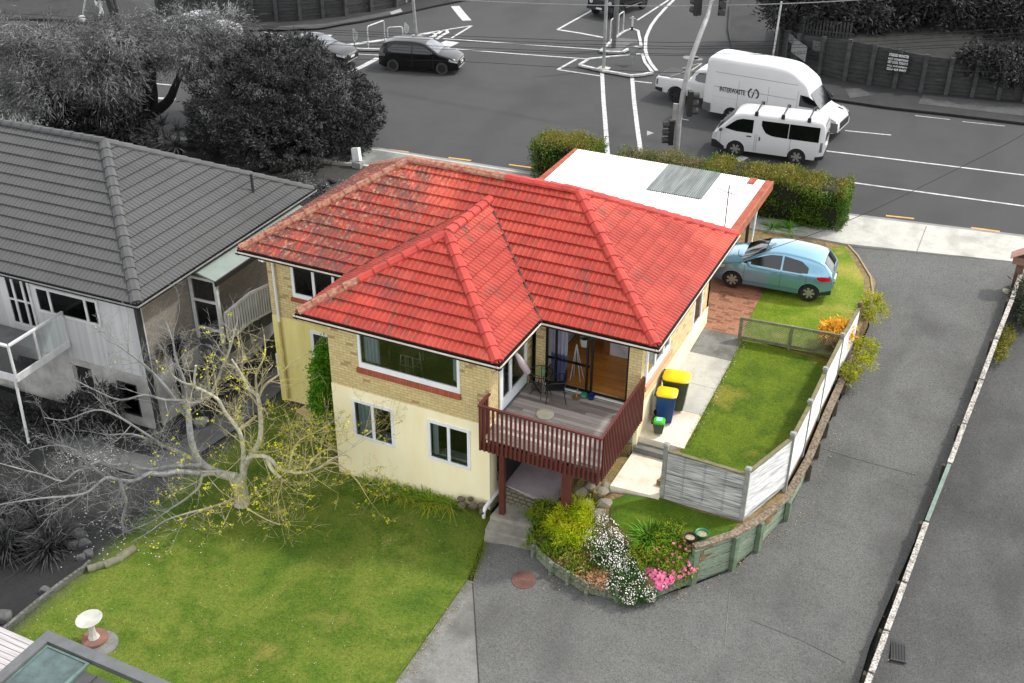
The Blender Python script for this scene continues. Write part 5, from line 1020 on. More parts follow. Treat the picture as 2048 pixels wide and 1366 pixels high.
limbs=[ # pixel path, offset ahead of trunk, radius start, radius end
 ([(484,1008),(481,977),(472,955)],0,0,.27,.2),([(472,955),(450,950),(432,944),(404,928),(389,903),(381,872),(377,832),(374,801)],0,.5,.2,.1),
 ([(374,815),(400,800),(423,786),(447,730),(462,690),(470,655)],.5,1.4,.09,.03),([(377,835),(365,823),(340,785),(305,745),(270,715),(235,690)],.5,.2,.08,.025),([(374,801),(368,760),(352,720),(345,680),(330,640)],.5,1.,.06,.02),
 ([(474,965),(485,955),(491,928),(512,897),(521,872),(521,832),(515,792),(497,777),(485,752),(463,718)],0,1.,.17,.04),([(515,800),(530,770),(560,748),(590,720),(625,705)],.8,1.3,.06,.015),([(515,790),(512,750),(530,710),(528,670)],.8,1.4,.05,.015),
 ([(485,940),(487,910),(486,897),(481,869),(470,850),(448,820),(435,798),(405,780),(389,771),(392,731)],0,-.3,.1,.04),([(475,862),(497,845),(512,832)],.2,.6,.08,.05),([(389,771),(365,765),(340,745),(330,715)],-.2,-.4,.05,.02),
 ([(440,946),(401,946),(358,943),(325,949),(300,946),(267,962),(235,959),(211,956),(176,984),(140,992),(88,996),(35,1003),(-15,1012)],0,-1.2,.12,.02),([(404,930),(360,905),(330,893),(300,880),(262,868),(220,870)],.2,-.2,.09,.02),
 ([(240,962),(246,985),(253,1006),(244,1043),(253,1063),(263,1068),(263,1084)],-.7,-1.2,.07,.02),([(404,930),(350,932),(300,940),(256,929),(225,931),(202,922),(176,934),(149,945),(126,963),(88,950),(49,940),(-10,924)],.1,-.6,.1,.015),
 ([(491,925),(503,912),(537,915),(555,934),(577,943),(607,945),(635,937),(663,918),(684,909),(718,881),(745,860)],0,-.5,.1,.012),([(534,917),(545,940),(561,955)],-.1,-.3,.1,.06),([(561,955),(564,965),(555,1001),(558,1032),(543,1078)],-.3,-.7,.03,.01),
 ([(635,937),(669,925),(709,955),(728,983),(743,1008)],-.3,-.4,.04,.01),([(432,948),(405,952),(398,974),(371,998),(346,1014),(300,1045),(255,1062)],-.1,-1.4,.07,.015),
 ([(470,975),(472,995),(423,1014),(377,1026),(331,1041),(300,1063),(262,1085)],-.2,-1.6,.06,.012),([(454,945),(475,995),(491,1014),(531,1038),(560,1050)],-.3,-1.4,.05,.012),([(607,945),(640,905),(672,900),(700,915)],-.2,.2,.05,.012),
 ([(577,943),(585,905),(600,880),(640,860),(668,840)],-.2,.5,.04,.012),([(485,760),(470,735),(440,720),(420,690)],1,1.4,.04,.012),([(374,801),(330,800),(290,790),(240,800),(190,780),(150,760)],.4,-.2,.06,.015),([(330,893),(280,860),(230,830),(190,820),(130,840),(90,835)],0,-.6,.05,.012),([(211,956),(180,930),(150,900),(110,890),(60,900)],-.4,-.8,.04,.012)]
tk=MB(); br=MB(); tips=[]
def smooth_path(P,n=3):
    out=[]
    for i in range(len(P)-1):
        p0=P[max(i-1,0)];p1=P[i];p2=P[i+1];p3=P[min(i+2,len(P)-1)]
        for k in range(n):
            t=k/n; out.append(.5*((2*p1)+(p2-p0)*t+(2*p0-5*p1+4*p2-p3)*t*t+(3*p1-p0-3*p2+p3)*t**3))
    return out+[P[-1]]
def twig(p,d,L,r,lv):
    n=4 if lv<2 else 3; P=[Vector(p)]; dd=Vector(d).normalized(); fl=.13 if lv<2 else .2
    for i in range(n):
        dd=(dd+Vector((rnd.gauss(0,fl),rnd.gauss(0,fl),rnd.gauss(0.05,fl)))).normalized(); P.append(P[-1]+dd*L/n)
    br.tube(P,[r*(1-.75*i/n) for i in range(n+1)],4 if lv>0 else 5,cap=False)
    if lv>=2:
        tips.append((P[-1],dd))
        for i in range(1,n+1):
            a=Vector((rnd.gauss(0,1),rnd.gauss(0,1),rnd.gauss(.1,.7))).normalized(); e=P[i]+(dd*.8+a*.8)*L*rnd.uniform(.3,.7); br.tube([P[i],e],[.0045,.003],3,cap=False)
    else:
        for i in range(1,n+1):
            for _ in range(1 if rnd.random()<(.85 if lv==0 else .5) else 0):
                a=Vector((rnd.gauss(0,1),rnd.gauss(0,1),rnd.gauss(.1,.8))).normalized(); twig(P[i],(dd*.9+a*.9),L*rnd.uniform(.4,.7),r*.5,lv+1)
        tips.append((P[-1],dd))
for li,(px,o0,o1,r0,r1) in enumerate(limbs):
    P=[Vector(at(x,y,H0+lerp(o0,o1,i/(len(px)-1))))-Vector(tc) for i,(x,y) in enumerate(px)]; P=smooth_path(P); n=len(P); rad=[lerp(r0,r1,(i/(n-1))**.8) for i in range(n)]
    rad=[v*(.72 if r0>=.1 and li else .85) for v in rad]; (tk if r0>=.1 else br).tube(P,rad,9 if r0>=.1 else 6)
    if li>0:
        for i in range(2 if r0>.09 else 1,n):
            if rad[i]>.12: continue
            for _ in range(1 if rnd.random()<(.4 if rad[i]>.06 else .75)*(1 if P[i].z<3.2 else .6) else 0):
                d=(P[i]-P[i-1]).normalized(); a=Vector((rnd.gauss(0,1),rnd.gauss(0,.8),rnd.gauss(.15,.8))).normalized(); twig(P[i],d*.6+a,rnd.uniform(.6,1.25),min(.014,rad[i]*.5),0)
tk.build('trunk',m_bark,bt,smooth=True); br.build('branches',m_twig,bt,smooth=True)
LP_=[];LD=[];GP=[];GD=[]
for p,d in tips:
    w=p.x+tc[0]
    if rnd.random()<(.42 if w>1.6 and p.z<2.9 else .12):
        for _ in range(rnd.choice((3,4,6)) if w>1.2 else 1):
            q=np.array(p)+np.array([rnd.gauss(0,.03) for _ in range(3)]); e=rotv(np.array([rnd.gauss(0,1),rnd.gauss(0,1),rnd.gauss(.3,.7)]))
            (LP_ if w>.8+rnd.gauss(0,.3) else GP).append(q); (LD if len(LP_)>len(LD) else GD).append(e)
V,F=leaves(np.array(LP_),np.array(LD),.066,.05); raw('leaves',V,F,Mleaf('yellow_leaf',[(150,156,10),(200,200,20),(230,224,60)],scale=4),bt)
V,F=leaves(np.array(GP),np.array(GD),.05,.035); raw('buds',V,F,Mleaf('grey_leaf',[90,130,160]),bt)
# ================================================================ big colourless trees behind the neighbour
def blob(px,py,hd,rx,ry,rd=None):
    c=at(px,py,hd); s=np.linalg.norm(c-CP)/FPX; return (c[0],c[1],c[2],rx*s,(rd or rx)*s,ry*s)
def limb(mb,pts,r0,r1,hd): 
    P=smooth_path([Vector(at(x,y,hd+o)) for x,y,o in pts]); mb.tube(P,[lerp(r0,r1,i/(len(P)-1)) for i in range(len(P))],9)
gd=HD((-7.6,14.4)); m_dkl=Mleaf('dark_grey_leaf',[28,40,56,76],scale=.9,tr=.1); m_gl=Mleaf('feather_grey_leaf',[36,70,112,158],scale=.7,tr=.2); m_blk=M('black_bark',18,.95,c2=10,scale=4,bump=.5)
t=T('round_tree','broad dark rounded evergreen tree beyond the roofs beside the road','tree',(0,0,0))
bl=[blob(560,190,gd,130,95,90),blob(470,200,gd-.5,100,90,80),blob(660,225,gd,95,95,80),blob(570,125,gd+1,85,50),blob(455,255,gd-1,75,60),blob(560,270,gd-1.5,110,60),blob(680,280,gd-.5,60,50),blob(730,220,gd,35,55)]
V,F=cloud(bl,80000,.125,.06,cl=.13,shell=.72,out=.6,lump=.1,ncl=2200); raw('crown',V,F,m_dkl,t)
mb=MB(); 
for pts in ([(570,350,-1),(560,310,-1),(520,260,0)],[(580,350,-1),(600,300,-1),(640,250,0)],[(565,352,-1),(500,320,-1),(450,280,0)],[(585,352,-1),(650,320,-1),(700,290,0)]): limb(mb,pts,.16,.05,gd)
mb.build('trunk',m_blk,t,smooth=True)
fd=HD((-13.,13.8)); t=T('feathery_tree','leaning tree with pale feathery grey foliage at the left of the road','tree',(0,0,0))
mb=MB(); limb(mb,[(288,275,0),(284,235,0),(292,190,0),(300,150,0),(290,110,0),(240,90,0),(180,100,0)],.42,.12,fd); limb(mb,[(287,235,0),(312,222,0),(338,200,0),(352,168,0),(372,130,.5),(420,90,1)],.28,.08,fd); limb(mb,[(308,222,0),(311,190,0),(308,155,0)],.16,.06,fd); limb(mb,[(240,92,0),(160,120,-.5),(90,130,-1),(30,140,-1)],.14,.04,fd); limb(mb,[(255,250,-.5),(262,200,-.5),(250,150,0)],.14,.06,fd)
mb.build('trunk',m_blk,t,smooth=True)
bl=[blob(130,100,fd,110,50,80),blob(230,90,fd,80,55,70),blob(60,130,fd-1,80,55,70),blob(180,150,fd-1,95,50),blob(100,170,fd-1.5,85,40),blob(235,150,fd-1,45,50),blob(215,205,fd-1.5,42,45),blob(30,80,fd,60,30),blob(20,190,fd-1,50,40),blob(355,70,fd+2,80,45),blob(440,55,fd+3,55,35),blob(400,105,fd+1,90,28),blob(330,92,fd+1,45,28),blob(460,90,fd+3,40,30)]
V,F=cloud(bl,50000,.26,.035,cl=.3,shell=.5,out=.75,droop=.45,lump=.2,ncl=1500); raw('crown',V,F,m_gl,t)
ud=HD((-13.4,11.8)); t=T('dark_understorey','dark shrubs with small pale flowers under the feathery tree','shrub',(0,0,0)); bl=[blob(150,225,ud,75,40),blob(215,240,ud,60,38),blob(170,260,ud,80,28),blob(250,255,ud,50,32),blob(115,215,ud,40,30)]
V,F=cloud(bl,16000,.14,.06,cl=.2,shell=.5); raw('foliage',V,F,Mleaf('black_leaf',[6,14,26,44],tr=.05),t)
m_yuc=Mleaf('yucca_leaf',[34,60,92],tr=.1)
for k,(px,py,hd,s) in enumerate(((312,275,HD((-11,11.5)),.75),(338,285,HD((-10.6,11.)),.8),(325,250,HD((-11.2,12.2)),.7),(355,262,HD((-10.4,12)),.7),(352,295,HD((-10.2,10.6)),.75),(290,300,HD((-11.4,10.6)),.6))):
    c=at(px,py,hd); V,F=blades((0,0,0),70,s*1.1,.05,spread=2.4,curve=.5,up=.1,base=.04); plant('yucca','spiky grey rosette plant between the dark tree trunks behind the neighbour roof','yucca',c,[('leaves',(V,F),m_yuc),('stem',(lambda m:(np.array(m.v),np.array(m.f[:8])))((lambda m:(m.tube([(0,0,-2.2),(0,0,0)],.06,8),m)[-1])(MB())),m_blk)],'spiky plants behind the neighbour roof')
# rockery bank under the round tree
zbk=lambda x,y:lerp(-4.6,-2.95,sm((y-7.5)/4.5))
m_peb=M('pebble_bank',(60,60,56),.9,c2=16,scale=9,bump=.8,bs=10,fine=3); drape('rock_bank',[(-13,7.2),(-1.5,7.2),(-.5,9.5),(-1.8,12.4),(-4,13.6),(-13,11.6)],lambda x,y:zbk(x,y)+.05,m_peb,.8)
q=random.Random(5)
for k in range(16):
    x=-9.5+q.random()*7.5; y=9+q.random()*3; r=q.uniform(.15,.38); mb=MB(); rock(mb,(0,0,0),r,200+k,(1.2,1,.7)); mb.build('rock',M('dark_boulder',46,.95,c2=24,scale=2,bump=.6),loc=(x,y,zbk(x,y)+.08),label='dark boulder in the pebbly bank under the round tree',cat='rock',group='boulders under the round tree')
V,F=cloud([(x,y,zbk(x,y)+.1,.5,.5,.2) for x,y in ((-9,11),(-8,10.5),(-6.8,10.6),(-5.8,11.4),(-4.8,11),(-7,9.5),(-5,9.8),(-9,9.4),(-3.8,11.2))],9000,.06,.05,cl=.16,shell=.2); raw('bank_ground_cover',V,F,Mleaf('speckle_leaf',[26,60,130,170],scale=3,tr=.1),label='speckled low plants covering the bank under the round tree',cat='ground cover',kind='stuff')
# white letterbox-like post by the road
c=np.array([-4.5,13.5,-3.1]); lbx=T('white_letterbox','small white box leaning on a stone post behind the red roof','letterbox',c); mb=MB(); mb.box(-.2,.2,-.2,.2,-.2,.45); mb.build('post',M('grey_block',150,.9,c2=120),lbx); mb=MB(); mb.box(-.17,.17,-.1,.1,0,.55); mb.build('box',M('white_box',232,.6),lbx,loc=(-.05,0,.45),rot=(R(-10),R(-12),0))
# flax at the left
m_flax=Mleaf('dark_flax',[20,36,62,84],scale=1.5,tr=.08)
for k,(px,py,s) in enumerate(((30,1085,1.5),(85,1060,1.5),(60,1020,1.4),(120,1085,1.3),(5,1030,1.5),(100,1110,1.2),(15,1110,1.4))):
    c=G(px,py); V,F=blades((0,0,0),120,s*.72,.05,spread=1.8,curve=.8,up=.3,base=.2); plant('flax','big dark grey flax clump at the left edge among others like it','flax',(c[0],c[1],c[2]+.1),[('leaves',(V,F),m_flax)],'flax clumps in the front garden')
for k,(px,py,hd_) in enumerate(((355,690,-.4),(385,765,-.3),(345,700,0),(420,740,.2))):
    c=at(px,py,HD((-1.6,-.8))+hd_); V,F=blades((0,0,0),80,.62,.04,spread=2.2,curve=.4,up=.12,base=.04); plant('cabbage_tree','spiky cabbage tree head in front of the grey neighbour wall','cabbage tree',c,[('leaves',(V,F),Mleaf('cabbage_leaf',[24,50,90],scale=3,tr=.1)),('stem',(lambda m:(np.array(m.v),np.array(m.f[:8])))((lambda m:(m.tube([(0,0,-2.0),(0,0,0)],.05,8),m)[-1])(MB())),m_blk)],'cabbage trees by the neighbour wall')
for k,(px,py,r,lb) in enumerate(((165,830,60,'dark shrub at the foot of the neighbour wall under its window'),(60,850,70,'dark low shrub under the neighbour balcony'),(205,800,38,'dark shrub beside the neighbour lower door'))):
    b=blob(px,py,HD((-4.6+k*.6,-2.6)),r,r*.45); V,F=cloud([(0,0,0,b[3],b[4]*.6,b[5])],4200,.14,.04,cl=.16,shell=.3); plant('dark_shrub',lb,'shrub',b[:3],[('foliage',(V,F),Mleaf('dark_grey_leaf',[10]))])
# small white flowers scattered over the grey lawn corner
VV=[];FF=[]
for k in range(420):
    px=q.choice((q.gauss(300,70),q.gauss(200,30),q.gauss(160,50))); py=q.choice((q.gauss(925,18),q.gauss(1070,30),q.gauss(900,22))); 
    c=G(px,py); r=.022; i=len(VV); VV+=[(c[0]+r*math.cos(a),c[1]+r*math.sin(a),c[2]+.06) for a in (0,1.57,3.14,4.71)]; FF.append((i,i+1,i+2,i+3))
raw('lawn_daisies',VV,FF,M('pale_petal',200,.7),label='scattered tiny white daisies in the colourless grass',cat='daisies',kind='stuff')
VV=[];FF=[]
for k in range(260):
    x,y=q.uniform(.5,9.2),q.uniform(-11,-2.4) 
    if k%3==0: x,y=q.uniform(13.68,13.85),q.uniform(.9,6.4)
    z=(zterr(x,y) if x>13 else gz(x,y))+.05; r=.010; i=len(VV); VV+=[(x+r*math.cos(a),y+r*math.sin(a),z) for a in (0,1.57,3.14,4.71)]; FF.append((i,i+1,i+2,i+3))
raw('lawn_daisies',VV,FF,M('white_petal',240),label='tiny white daisies dotted over the green lawns',cat='daisies',kind='stuff')
# grass fringe: short blades over the lawns so their edges are soft
def fringe(name,pts,n,L,mat,zf,label,wid=.08):
    VV=[];FF=[]
    for k in range(n):
        i=q.randrange(len(pts)-1); t=q.random(); x=lerp(pts[i][0],pts[i+1][0],t)+q.gauss(0,wid); y=lerp(pts[i][1],pts[i+1][1],t)+q.gauss(0,wid); z=zf(x,y); a=q.uniform(0,6.28); l=L*q.uniform(.5,1.2); dx,dy=math.cos(a)*l*.5,math.sin(a)*l*.5; w=.008; j=len(VV)
        VV+=[(x-dy*w/l,y+dx*w/l,z),(x+dy*w/l,y-dx*w/l,z),(x+dx,y+dy,z+l)]; FF.append((j,j+1,j+2))
    raw(name,VV,FF,mat,label=label,cat='grass',kind='stuff')
g_blade=Mleaf('grass_blade',[(92,116,18),(120,140,30),(140,138,50)],scale=2)
fringe('grass',[(9.9,-8),(9.93,-4.4),(9.75,-3.6),(9.55,-2.7),(9.2,-2.3)],2600,.09,g_blade,gz,'grass blades fraying over the driveway edge of the lower lawn')
fringe('grass',[(13.72,.9),(13.7,3),(13.68,6.5)],1800,.07,g_blade,lambda x,y:zterr(x,y)+.01,'grass blades fraying over the side path',.05)

# leaf litter and grit gathered along the driveway edges
VV=[];FF=[]
for k in range(900):
    e_=q.choice((((19.3,-9),(20.8,12.)),((16.95,1),(17.0,9.5)),((15.3,-2.6),(16.9,1)),((11.5,-3.9),(15.,-2.9)),((10.,-8),(9.9,-3.6)),((11,-12),(19,9)))); t_=q.random(); w_=.12 if e_[0]!=(11,-12) else 3.
    x=lerp(e_[0][0],e_[1][0],t_)+q.gauss(0,w_)-(.2 if e_[0][0]>19 else -.1); y=lerp(e_[0][1],e_[1][1],t_)+q.gauss(0,w_); 
    if w_>1 and q.random()<.75: continue
    if w_>1 and not (17.2<x<19.1 and y>-3 or 10.6<x<19 and y<-4.4): continue
    r=q.uniform(.012,.03); a=q.uniform(0,6); z=gz(x,y)+.012; i=len(VV); VV+=[(x+r*math.cos(a+b)*(1 if b in(0,3.14) else .5),y+r*math.sin(a+b)*(1 if b in (0,3.14) else .5),z+q.uniform(0,.01)) for b in (0,1.57,3.14,4.71)]; FF.append((i,i+1,i+2,i+3))
raw('leaf_litter',VV,FF,Mleaf('litter_leaf',[(80,60,36),(150,130,90),(196,180,140)],scale=5,tr=0),label='dry leaves and grit scattered along the driveway edges',cat='leaf litter',kind='stuff')
# ================================================================ vehicles
m_tyre=M('tyre_rubber',(30,30,30),.85,c2=(22,22,22)); m_carglass=M('car_glass',(10,13,15),.08,c2=(12,14,16),spec=.8); m_alloy=M('alloy',(168,166,158),.35,c2=(150,148,142),metal=.5); m_plas=M('black_plastic',(34,34,36),.6,c2=(28,28,30)); m_lamp=M('lamp_glass',(210,214,216),.12,c2=(150,154,158),scale=20); m_red=M('red_lamp',(190,16,30),.15,c2=(150,10,20)); m_gredl=M('grey_lamp',(70,70,72),.15,c2=(120,120,122),scale=10); m_seam=M('panel_gap',(60,62,64),.7)
def paint(name,c,rough=.25,metal=0,coat=.6):
    m,k=mnew(name); k.l(k.ramp(k.noise(k.coord(),.8,3),[(.3,lin(c)),(.7,tuple(v*.94 for v in lin(c)[:3])+(1,))]),k.b.inputs['Base Color']); k.b.inputs['Roughness'].default_value=rough; k.b.inputs['Metallic'].default_value=metal; k.b.inputs['Coat Weight'].default_value=coat; k.b.inputs['Coat Roughness'].default_value=.06; return m
class Car:
    def __init__(s,L,W,H,prof,belt,tum,axles,wr,sill=.2,edge=.08,endr=.45,endk=.16,crown=.03,arch=1.14,archw=None,hoodtum=.1):
        s.L,s.W,s.H,s.prof,s.belt,s.tum,s.ax,s.wr,s.sill,s.edge,s.endr,s.endk,s.crown,s.arch=L,W,H,prof,belt,tum,axles,wr,sill,edge,endr,endk,crown,arch
        # resample profile with rounding
        P=[prof[0]]
        for i in range(1,len(prof)-1):
            a,b,c=prof[i-1],prof[i],prof[i+1]; r=b[2] if len(b)>2 else .06
            for (u,v) in ((a,b),): 
                d=math.dist(u[:2],v[:2]); t=min(.45,r/d); P.append((lerp(v[0],u[0],t),lerp(v[1],u[1],t)))
            d=math.dist(b[:2],c[:2]); t=min(.45,r/d); q=(lerp(b[0],c[0],t),lerp(b[1],c[1],t)); p=P[-1]
            for k in (1,2,3):
                w=k/4; P.append(((1-w)**2*p[0]+2*w*(1-w)*b[0]+w*w*q[0],(1-w)**2*p[1]+2*w*(1-w)*b[1]+w*w*q[1]))
            P.append(q)
        P.append(prof[-1]); s.P=[(p[0],p[1]) for p in P]
    def zt(s,x): return pl(x,s.P)
    def plan(s,x):
        d=min(x-s.P[0][0],s.P[-1][0]-x); t=max(0,1-d/s.endr); return s.W/2*(1-s.endk*t*t)
    def y(s,x,z):
        w=s.plan(x); m=(s.sill+s.belt)/2; w-= .05*((z-m)/(s.belt-s.sill)*2)**2*.6 if z<s.belt else .03
        if z>s.belt: w-=(z-s.belt)*s.tum
        return max(w,.05)
    def zb(s,x):
        z=s.sill
        for a in s.ax:
            r=s.wr*s.arch; d=abs(x-a)
            if d<r: z=max(z,s.wr+math.sqrt(r*r-d*d))
        f=s.P[0][0]; b=s.P[-1][0]; return z+ .06*max(0,1-(x-f)/.25)+.1*max(0,1-(b-x)/.35) if z==s.sill else z
    def body(s,mat,parent):
        xs=set(np.round(np.linspace(s.P[0][0],s.P[-1][0],46),4))|{round(p[0],4) for p in s.P}
        for a in s.ax: xs|={round(a+s.wr*s.arch*math.cos(t),4) for t in np.linspace(0,math.pi,17)}|{round(a+k*(s.wr*s.arch+.004),4) for k in (-1,1)}
        xs=sorted(x for x in xs if s.P[0][0]<=x<=s.P[-1][0]); xs=[x for i,x in enumerate(xs) if i==0 or x-xs[i-1]>.002]; rows=[]
        for x in xs:
            zt,zb=s.zt(x),s.zb(x); zt=max(zt,zb+.12); e=min(s.edge,(zt-zb)*.4); side=[]
            for k in range(8): z=lerp(zb,zt-e,k/7); side.append((s.y(x,z),z))
            ye=s.y(x,zt-e); yt=max(ye-e*1.1,.03)
            for a in (22,45,68): side.append((ye-(ye-yt)*(1-math.cos(R(a)))*1.,zt-e+e*math.sin(R(a))))
            side.append((yt,zt)); 
            for f in (.6,.25): side.append((yt*f,zt+s.crown*(1-f*f)))
            rows.append([(x,-a,b) for a,b in side]+[(x,a,b) for a,b in side[::-1]])
        mb=MB(); mb.grid(rows,True); mb.face(rows[0][::-1]); mb.face(rows[-1]); s.bobj=mb.build('body',mat,parent,smooth=38,merge=True); return s.bobj
    def side(s,name,pts,mat,parent,off=.008,both=True,n=10):
        """patch on the side between low and high curves: pts (x,zlo,zhi)"""
        o=None
        for sg in ((-1,1) if both else (-1,)):
            mb=MB(); rows=[]
            for i in range(n+1):
                x=lerp(pts[0][0],pts[-1][0],i/n); lo=pl(x,[(p[0],p[1]) for p in pts]); hi=pl(x,[(p[0],p[2]) for p in pts]); rows.append([(x,sg*(s.y(x,lerp(lo,hi,k/4))+off),lerp(lo,hi,k/4)) for k in range(5)])
            mb.grid(rows); o=mb.build(name,mat,parent,smooth=True)
        return o
    def top(s,name,p,q,mat,parent,m0=.1,m1=.1,off=.012,n=8):
        """patch over the profile between two profile points"""
        d=Vector((q[0]-p[0],0,q[1]-p[1])).normalized(); nn=Vector((-d.z,0,d.x)); nn=nn if nn.z>0 or abs(nn.z)<.2 else -nn
        if abs(d.z)>.9: nn=Vector((1 if p[0]>0 else -1,0,.1)).normalized()
        mb=MB(); rows=[]
        for i in range(n+1):
            t=i/n; x=lerp(p[0],q[0],t); z=lerp(p[1],q[1],t); w=s.y(x,z-.02)-lerp(m0,m1,t); rows.append([Vector((x,w*f,z+s.crown*(1-f*f)*.9))+nn*off for f in (-1,-.75,-.4,0,.4,.75,1)])
        mb.grid(rows); return mb.build(name,mat,parent,smooth=True)
    def wheels(s,parent,rimmat,spokes=6,tw=.2,rr=.68,tyre=None):
        for a in s.ax:
            for sg in (-1,1):
                T_=Matrix.Translation((a,sg*(s.W/2-tw/2-.02),s.wr))@Matrix.Rotation(R(90)*(-sg),4,'X'); w=link('wheel',None,parent); w.matrix_local=T_; r=s.wr; mb=MB()
                mb.lathe([(r*rr,-tw/2),(r*.9,-tw/2),(r,-tw/2+.03),(r,tw/2-.03),(r*.92,tw/2),(r*rr,tw/2-.005),(r*rr,-tw/2)],n=28); mb.build('tyre',tyre or m_tyre,w,smooth=35); mb=MB()
                mb.lathe([(0,-.03),(r*rr,-.03),(r*rr,tw/2-.01),(r*rr*.93,tw/2-.012),(r*rr*.92,.0)],n=28)
                m2=MB()
                for k in range(spokes):
                    b=2*math.pi*k/spokes; c,q=math.cos(b),math.sin(b); wd=.34*r*rr/ (spokes/6); P=[(.2,wd*.45),(.93,wd*.75),(.93,-wd*.75),(.2,-wd*.45)]; m2.face([(u*r*rr*c-v*q,u*r*rr*q+v*c,tw/2-.022) for u,v in P][::-1])
                m2.lathe([(0,tw/2-.012),(r*.17,tw/2-.014),(r*.17,tw/2-.05)],n=12)
                mb.build('rim',m_plas,w); m2.build('spokes',rimmat,w)
    def door_lines(s,parent,xs,z0=None,z1=None):
        for x in xs:
            mb=MB(); zz=[lerp(z0 or s.sill+.08,z1 or s.belt-.02,k/6) for k in range(7)]
            for sg in (-1,1): mb.grid([[(x+dx,sg*(s.y(x,z)+.004),z) for z in zz] for dx in (-.006,.006)])
            mb.build('door_seam',m_seam,parent)
    def box(s,name,x,z,w,h,mat,parent,d=.03,sides=(-1,1),off=0):
        for sg in sides: mb=MB(); y=s.y(x,z)+off; mb.box(x-w/2,x+w/2,min(sg*y,sg*(y+d)),max(sg*y,sg*(y+d)),z-h/2,z+h/2); mb.build(name,mat,parent)
    def mirrors(s,parent,x,z,mat,sz=.2):
        for sg in (-1,1): mb=MB(); y=s.y(x,z); mb.lathe([(0,-.06),(.07,-.05),(.09,0),(.08,.05),(0,.06)],n=10,T=Matrix.Translation((x,sg*(y+.12),z+.04))@Matrix.Rotation(R(90),4,'Y')@Matrix.Scale(.8,4,(1,0,0))@Matrix.Scale(1.25,4,(0,1,0))); mb.bar((x,sg*y,z-.02),(x,sg*(y+.08),z+.02),.05,.04); mb.build('mirror',mat,parent,smooth=40)
    def endplate(s,name,front,z0,z1,w,mat,parent,y=0,off=.015):
        x=s.P[0][0] if front else s.P[-1][0]; k=-1 if front else 1; mb=MB(); mb.box(min(x,x+k*off*2)-.0,max(x,x+k*off*2),y-w/2,y+w/2,z0,z1); return mb.build(name,mat,parent)
def place(p,q,gr=None,front_neg=True):
    """ground contact points of two axles on one side -> angle"""
    return math.atan2(q[1]-p[1],q[0]-p[0])
def carroot(name,label,cat,wf,wr_,c,zg,side=-1,group=None,slope=True):
    """wf, wr_: ground points of front and rear wheels on the side facing the camera (-y when heading -x in local, mirrored otherwise)"""
    a=np.array(wf); b=np.array(wr_); mid=(a+b)/2; ang=math.atan2((b-a)[1],(b-a)[0]); return mid,ang
# local frame: x runs from nose (negative) to tail (positive)
def spawn(name,label,cat,wf,wr_,car,zg,group=None,camside=None):
    a=np.array(wf[:2]); b=np.array(wr_[:2]); d=(b-a)/np.linalg.norm(b-a); ang=math.atan2(d[1],d[0]); n=np.array([-d[1],d[0]]); mid=(a+b)/2
    s=1 if (CP[:2]-mid)@n>0 else -1; cx=(car.ax[0]+car.ax[1])/2; c=mid-n*s*(car.W/2-.02)-d*cx
    return T(name,label,cat,(c[0],c[1],zg),ang,group)
# blue hatchback
p_blue=paint('light_blue_paint',(116,164,188),.2,.6,1.)
C=Car(3.89,1.7,1.48,[(-1.95,.42),(-1.93,.72,.08),(-1.62,.86,.12),(-1.0,1.0,.12),(-.28,1.4,.25),(.3,1.475,.3),(1.15,1.42,.3),(1.58,1.33,.12),(1.88,.98,.12),(1.94,.8,.05),(1.94,.45)],.93,.42,(-1.22,1.27),.3,sill=.22,endk=.2,endr=.7,crown=.05)
wf=U(1461,577,z=-2.86); wr_=U(1615,605,z=-2.86); t=spawn('blue_hatchback','light blue metallic hatchback parked on the brick paving with its nose under the eaves','car',wf,wr_,C,-2.83)
C.body(p_blue,t); C.wheels(t,m_alloy,7); C.side('window',[(-.92,.97,.99),(-.55,.96,1.18),(-.1,.95,1.34),(.28,.94,1.37)],m_carglass,t); C.side('window',[(.34,.94,1.37),(.9,.94,1.3),(1.15,.97,1.14)],m_carglass,t); C.top('windscreen',(-.98,1.02),(-.3,1.385),m_carglass,t,.07,.09,.014); C.top('rear_window',(1.6,1.3),(1.85,1.0),m_carglass,t,.12,.16,.02); C.door_lines(t,(-.86,.31,1.12)); C.side('sill_crease',[(-.86,.34,.35),(1.,.36,.37)],m_seam,t,.004); C.side('shoulder_crease',[(-1.5,.84,.848),(1.4,.885,.893)],M('blue_crease',(84,118,136),.4),t,.004); C.endplate('hatch_gap',False,.52,.53,1.3,m_seam,t); C.box('door_handle',.12,.83,.16,.03,p_blue,t,.025); C.box('door_handle',.95,.86,.16,.03,p_blue,t,.025); C.mirrors(t,-.72,.98,p_blue); C.side('tail_light',[(1.45,.83,.9),(1.6,.76,.92),(1.86,.78,.9)],m_red,t,.01); C.side('headlight',[(-1.88,.6,.7),(-1.5,.72,.82)],m_lamp,t,.012); C.endplate('number_plate',False,.55,.67,.42,M('plate_white',220,.5),t); C.side('bumper',[(1.45,.24,.34),(1.93,.3,.46)],m_plas,t,.006); mb=MB(); mb.bar((1.86,0,1.06),(1.9,-.35,1.03),.02,.02); mb.build('wiper',m_plas,t)
mb=MB(); mb.bar((-.98,-.5,1.05),(-.9,.35,1.1),.02,.015); mb.bar((-.98,.1,1.06),(-.88,.6,1.08),.02,.015); mb.build('wiper',m_plas,t)
